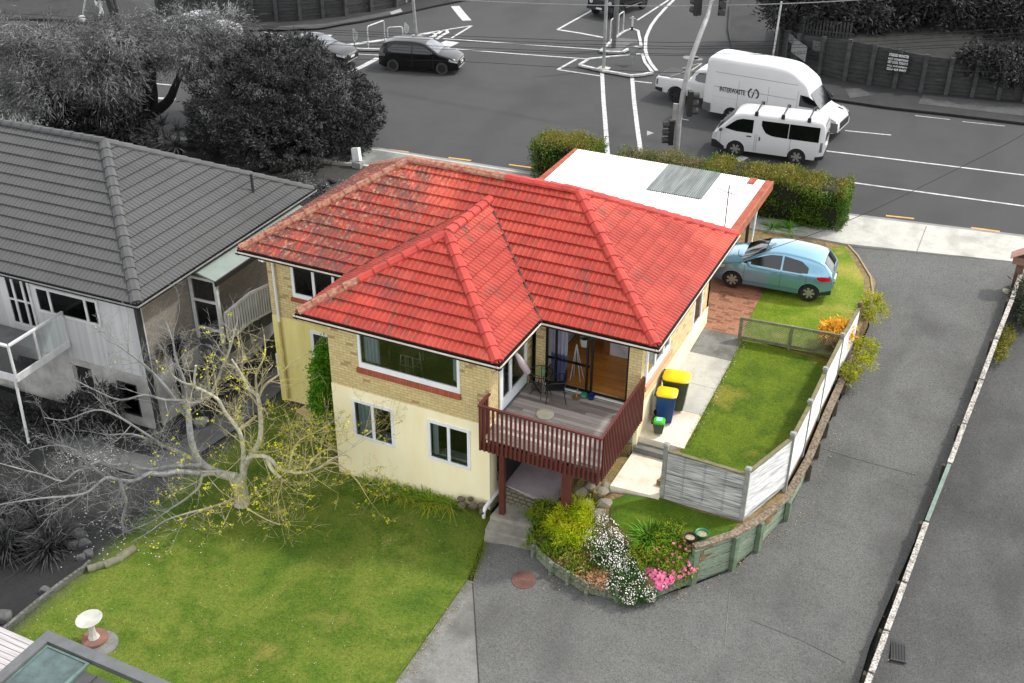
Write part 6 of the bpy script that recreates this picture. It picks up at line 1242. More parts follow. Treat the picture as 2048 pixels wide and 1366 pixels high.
# white minibus
p_white=paint('white_paint',(204,204,204),.3); 
C=Car(4.7,1.7,1.98,[(-2.33,.4),(-2.32,.85,.08),(-2.18,1.05,.1),(-1.45,1.83,.2),(-1.1,1.93,.3),(1.7,1.95,.3),(2.25,1.9,.12),(2.35,1.55,.2),(2.37,.9,.1),(2.36,.45)],1.08,.1,(-1.27,1.3),.34,sill=.3,endk=.1,endr=.3,edge=.13,crown=.04)
wf=U(1468,313,z=-2.9); wr_=U(1590,330,z=-2.9); t=spawn('minibus','white minibus with three roof bars, nearest of the vehicles queuing in the road','minibus',wf,wr_,C,-2.9)
C.body(p_white,t); C.wheels(t,m_alloy,6); C.side('window',[(-1.78,1.2,1.24),(-1.35,1.13,1.6),(-1.1,1.12,1.68),(-.62,1.12,1.68)],m_carglass,t); C.side('window',[(-.28,1.5,1.7),(-.1,1.2,1.7),(.2,1.1,1.7),(.85,1.08,1.7)],m_carglass,t); C.side('window',[(.88,1.08,1.7),(2.12,1.08,1.7)],m_carglass,t); C.top('windscreen',(-2.12,1.12),(-1.5,1.78),m_carglass,t,.08,.1); C.top('rear_window',(2.28,1.75),(2.37,1.1),m_carglass,t,.15,.15,.02); C.door_lines(t,(-1.95,-.5,-.42,.98),z1=1.1); C.box('door_handle',-.75,.98,.2,.045,m_plas,t,.02); C.box('door_handle',-.3,.93,.05,.16,m_plas,t,.02); C.mirrors(t,-1.95,1.12,m_plas); C.side('tail_light',[(2.2,.68,1.08),(2.3,.68,1.08)],m_red if 0 else m_gredl,t,.012); C.side('headlight',[(-2.3,.72,.95),(-2.1,.76,1.0)],m_lamp,t,.012); C.side('bumper',[(-2.33,.32,.66),(-2.12,.3,.66),(-1.75,.3,.4)],m_plas,t,.008); C.side('bumper',[(2.05,.3,.46),(2.36,.34,.52)],m_plas,t,.008); C.endplate('number_plate',False,.72,.84,.42,M('plate_white',220),t); C.endplate('bumper',False,.4,.54,1.5,m_plas,t)
for x in (-.55,.55,1.62): mb=MB(); mb.bar((x,-.74,2.04),(x,.74,2.04),.05,.03); mb.box(x-.07,x+.07,-.78,-.68,1.86,2.04); mb.box(x-.07,x+.07,.68,.78,1.86,2.04); mb.build('roof_bar',m_plas,t)
for sg,x in ((-1,-.45),(-1,.35),(-1,1.3)):
    pass
# white high roofed van with lettering
C=Car(6.4,2.0,2.9,[(-3.2,.4),(-3.2,.75,.08),(-3.0,1.05,.15),(-2.3,1.25,.15),(-1.75,1.95,.12),(-1.6,2.3,.2),(-.8,2.82,.35),(0,2.9,.4),(2.9,2.9,.3),(3.15,2.8,.12),(3.2,.6,.1),(3.2,.45)],1.3,.06,(-2.0,1.7),.36,sill=.38,endk=.14,endr=.5,edge=.16,crown=.03)
b=U(1400,236,z=-2.9); f=U(1648,283,z=-2.9); d=(b-f)/np.linalg.norm(b-f); wr_=b-d*(3.2-1.7)+np.array([0,.02,0]); wf=wr_-d*3.7; t=spawn('delivery_van','tall white van lettered INTERWASTE, behind the minibus','van',wf,wr_,C,-2.9)
C.body(p_white,t); C.wheels(t,m_alloy,6,tw=.24); C.side('window',[(-2.28,1.4,1.44),(-2.0,1.36,1.7),(-1.7,1.36,1.84),(-1.35,1.36,1.86)],m_carglass,t); C.top('windscreen',(-2.27,1.3),(-1.76,1.93),m_carglass,t,.1,.1,.02); C.door_lines(t,(-1.25,.1,1.5),z1=2.0); C.side('bumper',[(-3.18,.42,.85),(-2.7,.42,.9),(-2.45,.4,.6)],M('grey_bumper',96,.6),t,.01); C.side('bumper',[(2.75,.4,.8),(3.18,.42,.8)],M('grey_bumper',96),t,.02); C.side('headlight',[(-3.1,.85,.95),(-2.75,.92,1.12)],m_lamp,t,.014); C.mirrors(t,-2.2,1.42,m_plas); C.endplate('grille',True,.55,.85,1.2,m_plas,t)
mb=MB(); mb.bar((-2.95,-.5,1.11),(-2.7,-.5,1.17),.06,.02); mb.build('bonnet_vent',m_plas,t)
for z in (1.15,1.6,2.25): C.side('panel_crease',[(-1.2,z,z+.015),(3.1,z,z+.015)],m_seam if z!=1.15 else M('pale_crease',190),t,.004)
yv=-(C.y(1,1.5)+.012); m_txt=M('dark_lettering',(52,52,54),.6)
t['y']=0; del t['y']
sgn=1 if math.cos(t.rotation_euler.z)<0 else -1     # side that faces the camera
ys=sgn*(C.y(1,1.5)+.006); rot=(R(90),0,R(180)) if sgn>0 else (R(90),0,0)
text('INTERWASTE',.31,m_txt,t,(2.4*sgn if sgn>0 else -2.4,ys,1.42),rot,.002,sx=.66)
lg=MB()
for a0,a1 in ((115,245),(-60,72)):
    rows=[[((.78+sgn*0)-r*math.cos(R(a0+(a1-a0)*k/14))*sgn-.0,ys+sgn*.003,1.55+r*math.sin(R(a0+(a1-a0)*k/14))) for k in range(15)] for r in (.2,.27)]; lg.grid(rows)
lg.face([(.78+sgn*u*-1,ys+sgn*.004,1.55+v) for u,v in ((-.09,-.2),(-.03,-.2),(.05,.08),(-.01,.08))]); lg.face([(.78-sgn*(.045+.035*math.cos(a*.7)),ys+sgn*.004,1.7+.035*math.sin(a*.7)) for a in range(9)])
lg.build('emblem',m_txt,t); mb=MB(); mb.box(.95 if sgn>0 else -1.8,2.0 if sgn>0 else -.9,min(ys,ys+sgn*.004),max(ys,ys+sgn*.004),1.28,1.3); mb.build('underline',M('soft_grey',170),t)
# white utility truck
C=Car(5.2,1.85,1.8,[(-2.6,.5),(-2.58,.95,.1),(-2.3,1.1,.15),(-1.25,1.2,.12),(-.65,1.72,.2),(.1,1.8,.3),(.62,1.72,.2),(.86,1.22,.06),(1.,1.18,.05),(2.5,1.16,.05),(2.6,1.1,.05),(2.6,.62)],1.12,.28,(-1.6,1.5),.38,sill=.45,endk=.08,endr=.4,edge=.08,crown=.02,arch=1.2)
wr_=U(1350,206,z=-2.9); d=np.array([math.cos(R(-4)),math.sin(R(-4)),0]); wf=wr_+d*3.1; t=spawn('utility_truck','white crew cab utility truck mostly hidden by the tall van','pickup truck',wf,wr_,C,-2.9)
C.body(p_white,t); C.wheels(t,m_plas,6,tw=.26); C.side('window',[(-.9,1.2,1.4),(-.5,1.18,1.62),(-.15,1.17,1.64)],m_carglass,t); C.side('window',[(-.1,1.17,1.64),(.45,1.2,1.6),(.6,1.25,1.45)],m_carglass,t); C.top('windscreen',(-1.2,1.24),(-.7,1.68),m_carglass,t,.08,.1); C.side('tail_light',[(2.46,.78,1.05),(2.56,.78,1.05)],m_gredl,t,.012); C.side('bumper',[(2.2,.45,.66),(2.6,.5,.66)],m_plas,t,.02); mb=MB(); mb.box(1.0,2.48,-.75,.75,1.17,1.2); mb.build('tray',M('tray_dark',52,.7),t)
mb=MB(); mb.tube([(.95,-.72,1.2),(.9,-.66,1.62),(.9,.66,1.62),(.95,.72,1.2)],.035,8); mb.tube([(1.9,-.78,1.2),(1.0,-.68,1.6)],.035,8); mb.tube([(1.9,.78,1.2),(1.0,.68,1.6)],.035,8); mb.build('sports_bar',m_alloy,t); C.endplate('tailgate_gap',False,.66,.68,1.6,m_seam,t)
# black people carrier, dark sedan, black off-roader and pale car in the trees
p_black=paint('black_paint',(6,6,7),.25,0,.15); p_dark=paint('dark_grey_paint',(26,26,28),.25,0,.2); p_silver=paint('silver_paint',(170,170,172),.3,.3)
SW=[(-2.15,.42),(-2.12,.72,.1),(-1.85,.88,.15),(-1.15,1.02,.15),(-.35,1.5,.25),(.3,1.58,.3),(1.4,1.55,.3),(1.9,1.42,.15),(2.12,1.0,.12),(2.15,.5)]
SD=[(-2.3,.42),(-2.26,.7,.1),(-1.95,.84,.15),(-1.1,.98,.15),(-.4,1.38,.25),(.2,1.44,.3),(.8,1.38,.25),(1.5,1.02,.15),(2.2,.96,.1),(2.3,.8,.05),(2.3,.5)]
def simple(name,label,cat,prof,L,W,H,wf,wr_,pnt,belt=.95,ax=(-1.3,1.4),wr2=.32,group=None,roof=True,rimtyre=None):
    C=Car(L,W,H,prof,belt,.36,ax,wr2,sill=.22,endk=.18,endr=.6,crown=.04); t=spawn(name,label,cat,wf,wr_,C,-2.9,group); C.body(pnt,t); C.wheels(t,m_plas if pnt is p_black else m_alloy,6,tyre=rimtyre)
    wsx=[p for p in prof if p[1]>belt+.02]; a=wsx[0]; b=wsx[1]; C.top('windscreen',(a[0]+.06,a[1]+.04),(lerp(a[0],b[0],.95),lerp(a[1],b[1],.95)-.01),M('painted_sky_glass',(120,124,128),.1,c2=(90,94,98)) if pnt is p_black or pnt is p_dark else m_carglass,t,.07,.09,.016)  # dark cars: sky reflection painted into the windscreen as a grey base colour
    rx=[p for p in prof if p[1]>H-.14][-1][0]; C.side('window',[(a[0]+.25,belt+.04,belt+.07),(b[0]+.05,belt+.03,H-.2),(.25,belt+.02,H-.14)],m_carglass,t); C.side('window',[(.32,belt+.02,H-.14),(rx-.1,belt+.03,H-.17),(rx+.2,belt+.1,belt+.2)],m_carglass,t)
    C.side('headlight',[(-L/2+.03,.62,.7),(-L/2+.45,.72,.84)],m_lamp,t,.014); C.side('tail_light',[(L/2-.4,.8,.92),(L/2-.04,.76,.94)],m_gredl,t,.012); C.door_lines(t,(a[0]+.3,.28)); C.mirrors(t,a[0]+.35,belt+.05,pnt); C.endplate('number_plate',True,.5,.61,.4,M('plate_white',220),t,off=.02); C.endplate('grille',True,.63,.72,.8,m_alloy,t,off=.02); C.endplate('lower_trim',True,.33,.36,1.1,m_alloy,t,off=.02); return t
wr_=U(785,143,z=-2.9); wf=U(871,149,z=-2.9); d=(wf-wr_)/np.linalg.norm(wf-wr_); wf=wr_+d*2.7
simple('people_carrier','black people carrier crossing the junction','car',SW,4.3,1.75,1.58,wf,wr_,p_black,belt=.98,ax=(-1.3,1.35),rimtyre=M('dusty_tyre',70,.9))
wf=U(655,137,z=-2.9); wr_=wf+np.array([-2.6,-.25,0]); simple('dark_sedan','dark sedan with chrome edged headlamps half hidden behind the round tree','car',SD,4.6,1.8,1.44,wf,wr_,p_dark)
wf=U(425,88,z=-2.9); wr_=wf+np.array([-2.6,-.2,0]); simple('silver_car','silver car glimpsed through the feathery tree','car',SD,4.6,1.8,1.44,wf,wr_,p_silver)
C=Car(4.4,1.93,1.95,[(-2.2,.55),(-2.18,1.1,.06),(-2.05,1.22,.06),(-.85,1.28,.05),(-.6,1.82,.1),(-.3,1.92,.15),(1.8,1.92,.15),(2.15,1.85,.1),(2.2,.7)],1.25,.08,(-1.4,1.45),.42,sill=.5,endk=.03,endr=.3,edge=.06,crown=.02)
wf=U(1240,36,z=-2.9); wr_=U(1300,14,z=-2.9); d=(wr_-wf)/np.linalg.norm(wr_-wf); wr_=wf+d*2.85; t=spawn('off_roader','boxy black off-roader with round headlamps at the top edge','car',wf,wr_,C,-2.9); C.body(p_black,t); C.wheels(t,m_plas,6,tw=.26); C.side('window',[(-.6,1.3,1.7),(.4,1.3,1.78)],m_carglass,t); C.side('window',[(.5,1.3,1.78),(1.9,1.3,1.78)],m_carglass,t); C.top('windscreen',(-.83,1.32),(-.62,1.78),m_carglass,t); C.side('side_step',[(-.9,.52,.56),(1.,.52,.56)],m_alloy,t,.08)
for sg in (-1,1): mb=MB(); mb.lathe([(.07,0),(.12,0),(.12,.03),(.07,.03)],n=20,T=Matrix.Translation((-2.2,sg*.68,.95))@Matrix.Rotation(R(-90),4,'Y')); mb.build('headlight',m_lamp,t)
C.endplate('grille',True,.82,1.06,1.0,m_plas,t); C.endplate('bumper',True,.5,.74,1.8,m_plas,t,off=.08); C.endplate('number_plate',True,.56,.66,.4,M('plate_white',150),t,off=.1)
# ================================================================ neighbour house
NZ=-1.2; nF=U(275,614,z=NZ); nb=T('neighbour_house','grey two storey house with a dark tiled hip roof beside the red one','house',nF,R(2)); g0=-4.75   # local ground level
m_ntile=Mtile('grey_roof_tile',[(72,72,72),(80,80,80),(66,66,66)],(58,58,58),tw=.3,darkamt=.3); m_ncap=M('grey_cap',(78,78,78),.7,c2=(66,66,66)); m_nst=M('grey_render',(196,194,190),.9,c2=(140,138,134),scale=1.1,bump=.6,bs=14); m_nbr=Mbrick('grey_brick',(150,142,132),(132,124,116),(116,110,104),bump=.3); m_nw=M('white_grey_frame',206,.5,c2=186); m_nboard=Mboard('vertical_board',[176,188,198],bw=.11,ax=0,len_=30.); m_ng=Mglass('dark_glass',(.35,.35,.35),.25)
DN,LN,tn=9.57,16.,.56; mb=MB()
roofplane(mb,(-LN,0,0),(1,0,0),(0,1,0),tn,.05,DN/2,lambda v:v,lambda v:LN-v,seed=11,gauge=.33); roofplane(mb,(0,0,0),(0,1,0),(-1,0,0),tn,.05,DN/2,lambda v:v,lambda v:DN-v,seed=12,gauge=.33); roofplane(mb,(-LN,DN,0),(0,-1,0),(1,0,0),tn,.05,DN/2,lambda v:v,lambda v:DN-v,seed=13,gauge=.5); mb.face([(0,DN,0),(-LN,DN,0),(-LN+DN/2,DN/2,DN/2*tn),(-DN/2,DN/2,DN/2*tn)],[(0,0)]*4)
# the front left hip meets the ridge nearer than a plain rectangle would: the ridge ends at local x -8.3
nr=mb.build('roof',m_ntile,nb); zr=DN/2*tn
caps((-.1,.1,.06),(-DN/2,DN/2,zr+.02),m_ncap,nr,w=.17); caps((-.1,DN-.1,.06),(-DN/2,DN/2,zr+.02),m_ncap,nr); caps((-LN+.1,.1,.06),(-LN+DN/2,DN/2,zr+.02),m_ncap,nr); caps((-DN/2,DN/2,zr+.03),(-LN+DN/2,DN/2,zr+.03),m_ncap,nr)
gutter([(-LN,0),(0,0),(0,DN)],nb,M('grey_gutter',150,.6),wd=.07); mb=MB(); mb.box(-LN+.1,-.08,.08,.6,-.14,-.12); mb.box(-.6,-.08,.6,DN,-.14,-.12); mb.build('soffit',M('grey_soffit',120,.8),nb)
mb=MB(); mb.tube([(-1.05,7.3,.4),(-1.05,7.3,1.25)],.05,10); mb.build('vent_pipe',M('dark_pipe',52,.6),nb)
NFy,NRx=.55,-.55
mb=MB(); wall(mb,(NRx,NFy+.15),(0,1),DN-1.2,-2.9,-.12,[(2.3,3.3,-2.6,-.75)],n=(-1,0),th=.15); mb.build('brick_wall',m_nbr,nb)
mb=MB(); wall(mb,(NRx+.01,NFy+.15),(0,1),DN-1.2,-7,-2.902,[],n=(-1,0),th=.15); wall(mb,(-12,NFy-.008),(1,0),12+NRx,-7,-2.9,[(8.35,9.05,-5.0,-3.15),(10.,10.8,-4.5,-3.3)],n=(0,1),th=.15); mb.build('rendered_wall',m_nst,nb)
mb=MB(); wall(mb,(-12,NFy),(1,0),12+NRx,-2.9,-.12,[(6.2,7.25,-2.12,-.25),(7.42,9.92,-1.42,-.5)],n=(0,1),th=.15); mb.build('boarded_wall',m_nboard,nb)
window(nb,(-12,NFy),(1,0),(0,1),7.42,9.92,-1.42,-.5,bars=(8.0,9.42),fw=.09,glass=m_ng,fmat=m_nw,inset=0); window(nb,(-12,NFy),(1,0),(0,1),6.2,7.25,-2.12,-.25,bars=(6.55,6.95),hbars=(-1.2,),fw=.09,glass=m_ng,fmat=m_nw,name='door',inset=0)
window(nb,(-12,NFy),(1,0),(0,1),10.,10.8,-4.5,-3.3,fw=.06,glass=m_ng,fmat=m_plas); mb=MB(); mb.box(-3.7,-2.9,.62,.7,-5,-3.15); mb.build('door',M('dark_door',22,.8),nb); mb=MB(); mb.box(-3.78,-3.66,.48,.54,-5,-3.1); mb.build('door_post',m_nst,nb)
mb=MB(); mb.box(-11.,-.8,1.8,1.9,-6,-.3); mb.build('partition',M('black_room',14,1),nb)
mb=MB(); mb.box(-.62,-.5,.45,.6,-5,-.2); mb.build('corner_pipe',M('dark_pipe',52),nb)
# upper balcony with glass sides on a slanting post
mb=MB(); bal_=[(-3.7,.5),(-3.72,-.1),(-3.3,-1.7),(-4.4,-1.95),(-12,-1.8),(-12,.5)]; mb.prism([(-3.55,.5),(-3.5,-1.75),(-12,-1.9),(-12,.5)],-2.42,-2.3); mb.build('balcony_floor',M('grey_floor',96,.7,c2=110),nb)
mb=MB(); zt=-1.2
for a,b in (((-3.55,.48),(-3.5,-1.75)),((-3.5,-1.75),(-12,-1.9))):
    for z,w,h in ((zt,.09,.06),(-2.32,.06,.22)): mb.bar((a[0],a[1],z),(b[0],b[1],z),w,h)
for x,y in ((-3.55,.45),(-3.52,-.75),(-3.5,-1.75),(-5.3,-1.79),(-7,-1.82)): mb.box(x-.03,x+.03,y-.03,y+.03,-2.3,zt)
mb.build('balcony_rail',m_nw,nb); mb=MB(); mb.face([(-3.54,.42,-2.2),(-3.5,-1.7,-2.2),(-3.5,-1.7,zt),(-3.54,.42,zt)]); mb.face([(-3.55,-1.75,-2.2),(-12,-1.89,-2.2),(-12,-1.89,zt),(-3.55,-1.75,zt)]); mb.build('balcony_pane',m_ng,nb)
mb=MB(); mb.tube([(-3.75,-1.6,-2.4),(-3.45,-1.95,-4.5)],.045,8); mb.build('balcony_post',m_nw,nb)
# side porch: lean-to roof, framed screen and a landing with white balusters
mb=MB(); mb.prism([(-.2,2.75),(.62,2.75),(.62,8.5),(-.2,8.5)],lambda x,y:-.2-.25*(x+.2),lambda x,y:-.14-.25*(x+.2)); mb.build('porch_roof',M('pale_green_roof',(128,138,130),.6,c2=(118,128,122)),nb); mb=MB(); mb.box(.6,.66,2.7,8.5,-.5,-.34); mb.build('porch_edge',m_dark,nb)
mb=MB()
for x,y in ((.5,2.85),(-.45,2.85)): mb.box(x-.05,x+.05,y-.05,y+.05,-3.2,-.35)
for z in (-.42,-1.2,-2.2,-2.95): mb.box(-.5,.5,2.82,2.88,z-.04,z+.04)
mb.build('porch_frame',m_nw,nb); mb=MB(); mb.face([(-.4,2.85,-2.9),(.45,2.85,-2.9),(.45,2.85,-.45),(-.4,2.85,-.45)]); mb.build('pane',m_ng,nb)
mb=MB(); mb.prism([(-.5,2.8),(.55,2.8),(.6,6.8),(-.5,6.8)],-3.1,-2.6); mb.build('landing',M('landing_grey',84,.9,c2=60),nb)
RL=[((.58,3.0),-2.55,-1.62),((.62,4.3),-2.5,-1.5),((.62,6.9),-2.9,-1.95)]; mb=MB(); m2=MB()
for (a,z0,z1),(b,y0,y1) in zip(RL,RL[1:]):
    mb.bar((a[0],a[1],z1),(b[0],b[1],y1),.07,.08); mb.bar((a[0],a[1],z0),(b[0],b[1],y0),.05,.06); n=int(math.dist(a,b)/.13)
    for k in range(n): t=k/n; m2.box(lerp(a[0],b[0],t)-.02,lerp(a[0],b[0],t)+.02,lerp(a[1],b[1],t)-.03,lerp(a[1],b[1],t)+.03,lerp(z0,y0,t),lerp(z1,y1,t))
mb.build('stair_rail',m_nw,nb); m2.build('stair_balusters',m_nw,nb)
mb=MB(); mb.tube([(0,0,0),(-.1,-.4,.1),(0,0,0)],.01,4)
c=at(430,795,HD((-1.6,0.3))); mb=MB(); mb.lathe([(.1,0),(.22,.25),(.24,.26),(.2,.24),(0,.2)],n=16); mb.build('planter',M('grey_planter',150,.8),loc=[float(v) for v in U(405,855,z=gz(-1.5,-1.5)+.05)],label='round grey planter on the neighbour path under the bare tree',cat='planter',smooth=40)
# ================================================================ far retaining walls, fences and bank
def sleeper_wall(name,label,pts,z1s,cat='retaining wall',bay=1.25,mat=None,pm=None):
    t=T(name,label,cat,(0,0,0)); mat=mat or M('dark_sleeper_wall',66,.95,c2=34,scale=1.6,stretch=(.4,.4,7),bump=.6,fine=6); pm=pm or M('dark_wall_post',74,.95,c2=48,scale=3,bump=.4)
    for (a,b,z0,z1) in [(pts[i],pts[i+1],z1s[i],z1s[i+1]) for i in range(len(pts)-1)]:
        A=Vector((a[0],a[1],-2.8)); B=Vector((b[0],b[1],-2.8)); d=(B-A).normalized(); n=Vector((d.y,-d.x,0)); n=n if (Vector(CP)-A).dot(n)>0 else -n; mb=MB(); N=9
        for j in range(N):
            q=[(P,lerp(-2.8,zz,j/N)+.01,lerp(-2.8,zz,(j+1)/N)-.01) for P,zz in ((A,z0),(B,z1))]; o=n*(.02*(j%2)); F=[Vector((P.x,P.y,z))+o for P,z,_ in q]+[Vector((P.x,P.y,z))+o for P,_,z in q[::-1]]; mb.face(F); mb.face([F[3],F[2],F[2]-n*.12,F[3]-n*.12])
        mb.face([(A-n*.02)[:2]+(-2.8,),(B-n*.02)[:2]+(-2.8,),(B-n*.02)[:2]+(z1,),(A-n*.02)[:2]+(z0,)]); mb.build('boards',mat,t)
        L=(B-A).length; k=max(1,round(L/bay))
        for i in range(k): u=i/k; p=A.lerp(B,u)+n*.12; T_=Matrix.Translation((p.x,p.y,0))@Matrix.Rotation(math.atan2(d.y,d.x),4,'Z'); mp=MB(); mp.box(-.1,.1,-.09,.09,-2.9,lerp(z0,z1,u)+.1,T_); mp.build('post',pm,t)
    return t
WB=P2([(1570,60),(1561,108),(1594,133),(1690,160),(1840,183),(2048,202),(2300,234)],lambda x,y:-2.78)
WT=[]
for (x,y),py in zip(WB,(10,58,70,82,112,138,170)): 
    bz=-2.8; best=min((abs((lambda v:IH/2-FPX*v[1]/v[2])(RM@(np.array([x,y,z])-CP))-py),z) for z in np.arange(-2.4,1.5,.02)); WT.append(best[1])
WT=[min(max(z,-1.6),-.5) for z in WT]
sleeper_wall('sleeper_retaining_wall','tall dark sleeper wall with posts at the right beyond the road',WB,WT)
LB=P2([(-150,-30),(0,-22),(240,10),(320,38),(460,42),(600,40),(690,31),(790,13),(860,-12),(1040,-60)],lambda x,y:-2.78)
sleeper_wall('sleeper_retaining_wall','dark sleeper wall with posts at the top left beyond the junction',LB[3:],[-1.1]*7,bay=1.6)
# pickets above the right wall
t=T('picket_fence','dark picket fence above the left end of the far right wall','fence',(0,0,0)); 
for (a,b,z0,z1) in ((WB[1],WB[2],WT[1],WT[2]),(WB[2],WB[3],WT[2],WT[3])):
    A=Vector((a[0],a[1]+.5,z0)); B=Vector((b[0],b[1]+.5,z1)); n=int((B-A).length/.2); mb=MB()
    for k in range(n): p=A.lerp(B,k/n); mb.box(p.x-.05,p.x+.05,p.y-.01,p.y+.01,p.z-.1,p.z+.75)
    mb.bar(A+Vector((0,0,.2)),B+Vector((0,0,.2)),.04,.06); mb.build('pickets',M('dark_picket',62,.95,c2=40),t)
# posters and the sign on the wall
def onwall(px,py): 
    a,b=WB[2],WB[3]; return None
def wallpt(px,py,i,off=.16):
    a=np.array(WB[i]); b=np.array(WB[i+1]); d=(b-a)/np.linalg.norm(b-a); n=np.array([d[1],-d[0]]); n=n if (CP[:2]-a)@n>0 else -n; a=a+n*off; r=ray(px,py); t=((a-CP[:2])@n)/(r[:2]@n); return CP+r*t,d,n
for nm,lb,px0,py0,px1,py1,i,c1,c2,cat in (('poster','pale poster torn at the edges on the far wall, largest of three',1586,74,1610,124,1,150,60,'poster'),('poster','narrow faded poster left of the largest one on the far wall',1579,66,1587,90,1,110,50,'poster'),('poster','small dark poster right of the largest one on the far wall',1627,80,1639,104,2,100,30,'poster')):
    p,d,n=wallpt(px0,py0,i,.24); q,_,_=wallpt(px1,py1,i,.24); u=abs((q-p)[:2]@d); h=abs(p[2]-q[2]); t=T(nm,lb,cat,p,math.atan2(d[1],d[0])); mb=MB(); mb.box(0,u,-.01,.01,-h,0); mb.build('sheet',M('poster_%d'%c1,c1,.8,c2=c2,scale=9,fine=3),t)
p,d,n=wallpt(1777,103,3,.26); q,_,_=wallpt(1812,136,3,.26); u=abs((q-p)[:2]@d)+.1; h=.95; sg=T('sign_board','black sign with white capital lettering fixed to the far right wall','sign',p,math.atan2(d[1],d[0])); mb=MB(); mb.box(0,u,-.015,.015,-h,0); mb.build('board',M('black_board',16,.6),sg); mwl=M('white_letters',220,.6)
for s_,z,sz in (('STRESSED MONSTER',-.19,.185),('HOT CONDITIONS',-.37,.13),('GET COOL TODAY !!',-.54,.165),('CALL OUR EXPERTS',-.7,.1),('0800 424 WHY',-.88,.165)): 
    o=text(s_,sz,mwl,sg,(u/2,-.02,z),(R(90),0,0),.003,align='CENTER'); w=max(v.co.x for v in o.data.vertices)-min(v.co.x for v in o.data.vertices); o.scale=(min(1.3,u*.9/w),1,1)
# bank behind the wall with leaf litter, trees above
m_bank=M('leaf_litter',(38,38,36),.98,c2=14,scale=1.3,bump=.6,fine=9); bk=MB(); rows=[[(x,y,zz-.05) for (x,y),zz in zip(WB,WT)]]
for k in range(1,9): rows.append([(x+(3 if i==0 else 0)+k*.15*(i-1)*-1+k*1.2,y+k*3.,zz+k*.3+rnd.uniform(-.1,.1)) for i,((x,y),zz) in enumerate(zip(WB,WT))])
bk.grid(rows); bk.build('bank',m_bank,kind='structure',smooth=True)
bk=MB(); rows=[[(x,y,-1.15) for x,y in LB[3:]]]
for k in range(1,7): rows.append([(x-k*1.,y+k*3.5,-1.15+k*.35) for x,y in LB[3:]])
bk.grid(rows); bk.build('bank',m_bank,kind='structure',smooth=True)
m_far=Mleaf('far_grey_leaf',[8,20,36,56],scale=.7,tr=.05); m_far2=Mleaf('far_mid_leaf',[12,28,52,78],scale=.8,tr=.1)
def gtree(label,cpx,cpy,hd,blobs,n,mat,l=.22,w=.09,trunk=None,name='tree'):
    t=T(name,label,'tree',(0,0,0)); bl=[blob(x,y,hd+o,rx,ry) for x,y,rx,ry,o in blobs]; V,F=cloud(bl,n,l,w,cl=.3,shell=.5,lump=.2,out=.6,droop=.2); raw('crown',V,F,mat,t); mb=MB(); b=bl[0]; x,y=b[0],b[1]; g=b[2]-b[5]-2.2; mb.tube([(x,y,g),(x+.1,y,b[2]-b[5]*.5),(x,y+.1,b[2]+b[5]*.3)],[.2,.14,.05],8)
    for k in range(4): mb.tube([(x+.1,y,b[2]-b[5]*.6),(x+b[3]*.6*math.cos(k*1.6),y+b[3]*.5*math.sin(k*1.6),b[2]+b[5]*.2)],[.09,.03],6)
    mb.build('trunk',m_blk,t,smooth=True); return t
gtree('dark tree at the left end of the bank above the picket fence',0,0,60,[(1500+90,0,70,45,0),(1640,-20,60,40,1),(1560,-40,50,40,2)],12000,m_far)
gtree('rounded grey leaved tree on the bank, lit on top, above the poster wall',0,0,58,[(1680,20,55,40,0),(1740,40,32,28,-1),(1720,0,50,35,0)],10000,m_far2)
gtree('dark tree above the black sign on the bank',0,0,58,[(1810,25,55,40,0),(1850,0,60,40,1),(1780,-10,50,40,1)],12000,m_far)
gtree('broad dark tree with a glimpse of pale stone behind it near the top right',0,0,58,[(1900,45,60,45,0),(1950,15,60,40,1),(1890,0,50,35,0)],12000,m_far2)
gtree('tall dark tree at the top right corner',0,0,57,[(2010,60,60,60,0),(2050,20,60,50,1),(1990,100,40,30,-1)],15000,m_far)
gtree('low dark bush on the right end of the bank',0,0,53,[(2020,130,60,22,0),(1960,120,40,18,0)],6000,m_far,name='bush')
gtree('dark trailing tree over the top left sleeper wall',0,0,72,[(470,5,70,26,0),(560,0,70,22,0),(400,-5,60,25,0),(640,-10,50,16,0)],14000,m_far,l=.3,w=.06)
gtree('dark low tree at the far top left corner',0,0,74,[(60,0,70,20,0),(110,-10,50,20,0),(-20,0,50,25,0)],7000,m_far)
# ================================================================ street furniture
m_pole=M('grey_pole',(150,150,150),.5,c2=(120,120,120),scale=3); m_polew=M('white_pole',(196,196,196),.5,c2=(160,160,160)); m_sig=M('signal_black',(18,18,18),.6); m_sg=M('sign_grey',(150,150,150),.5,c2=(120,120,120))
def vz(x,y,py):   # height of the point over x,y that shows at picture row py
    lo,hi=-4.,14.
    for _ in range(40):
        m_=(lo+hi)/2; v=RM@(np.array([x,y,m_])-CP); r=IH/2-FPX*v[1]/v[2]
        if r>py: lo=m_
        else: hi=m_
    return lo
bx,by=U(1352,352,z=-2.8)[:2]; tl=T('traffic_signal','grey curved traffic signal mast with two sets of lamps beside the hedge','traffic signal',(bx,by,-2.8)); 
pth=[(0,0,0)]+[]
for px,py,dy in ((1353,300,0),(1358,240,0),(1368,180,.0),(1376,140,.15),(1386,108,.5),(1400,70,1.1),(1414,35,1.8),(1424,2,2.6),(1436,-40,3.6)): q=U(px,py,y=by+dy); pth.append((q[0]-bx,dy,q[2]+2.8))
mb=MB(); mb.tube(pth,[.12,.12,.11,.11,.1,.1,.095,.09,.085,.08],12); mb.build('mast',m_pole,tl,smooth=True)
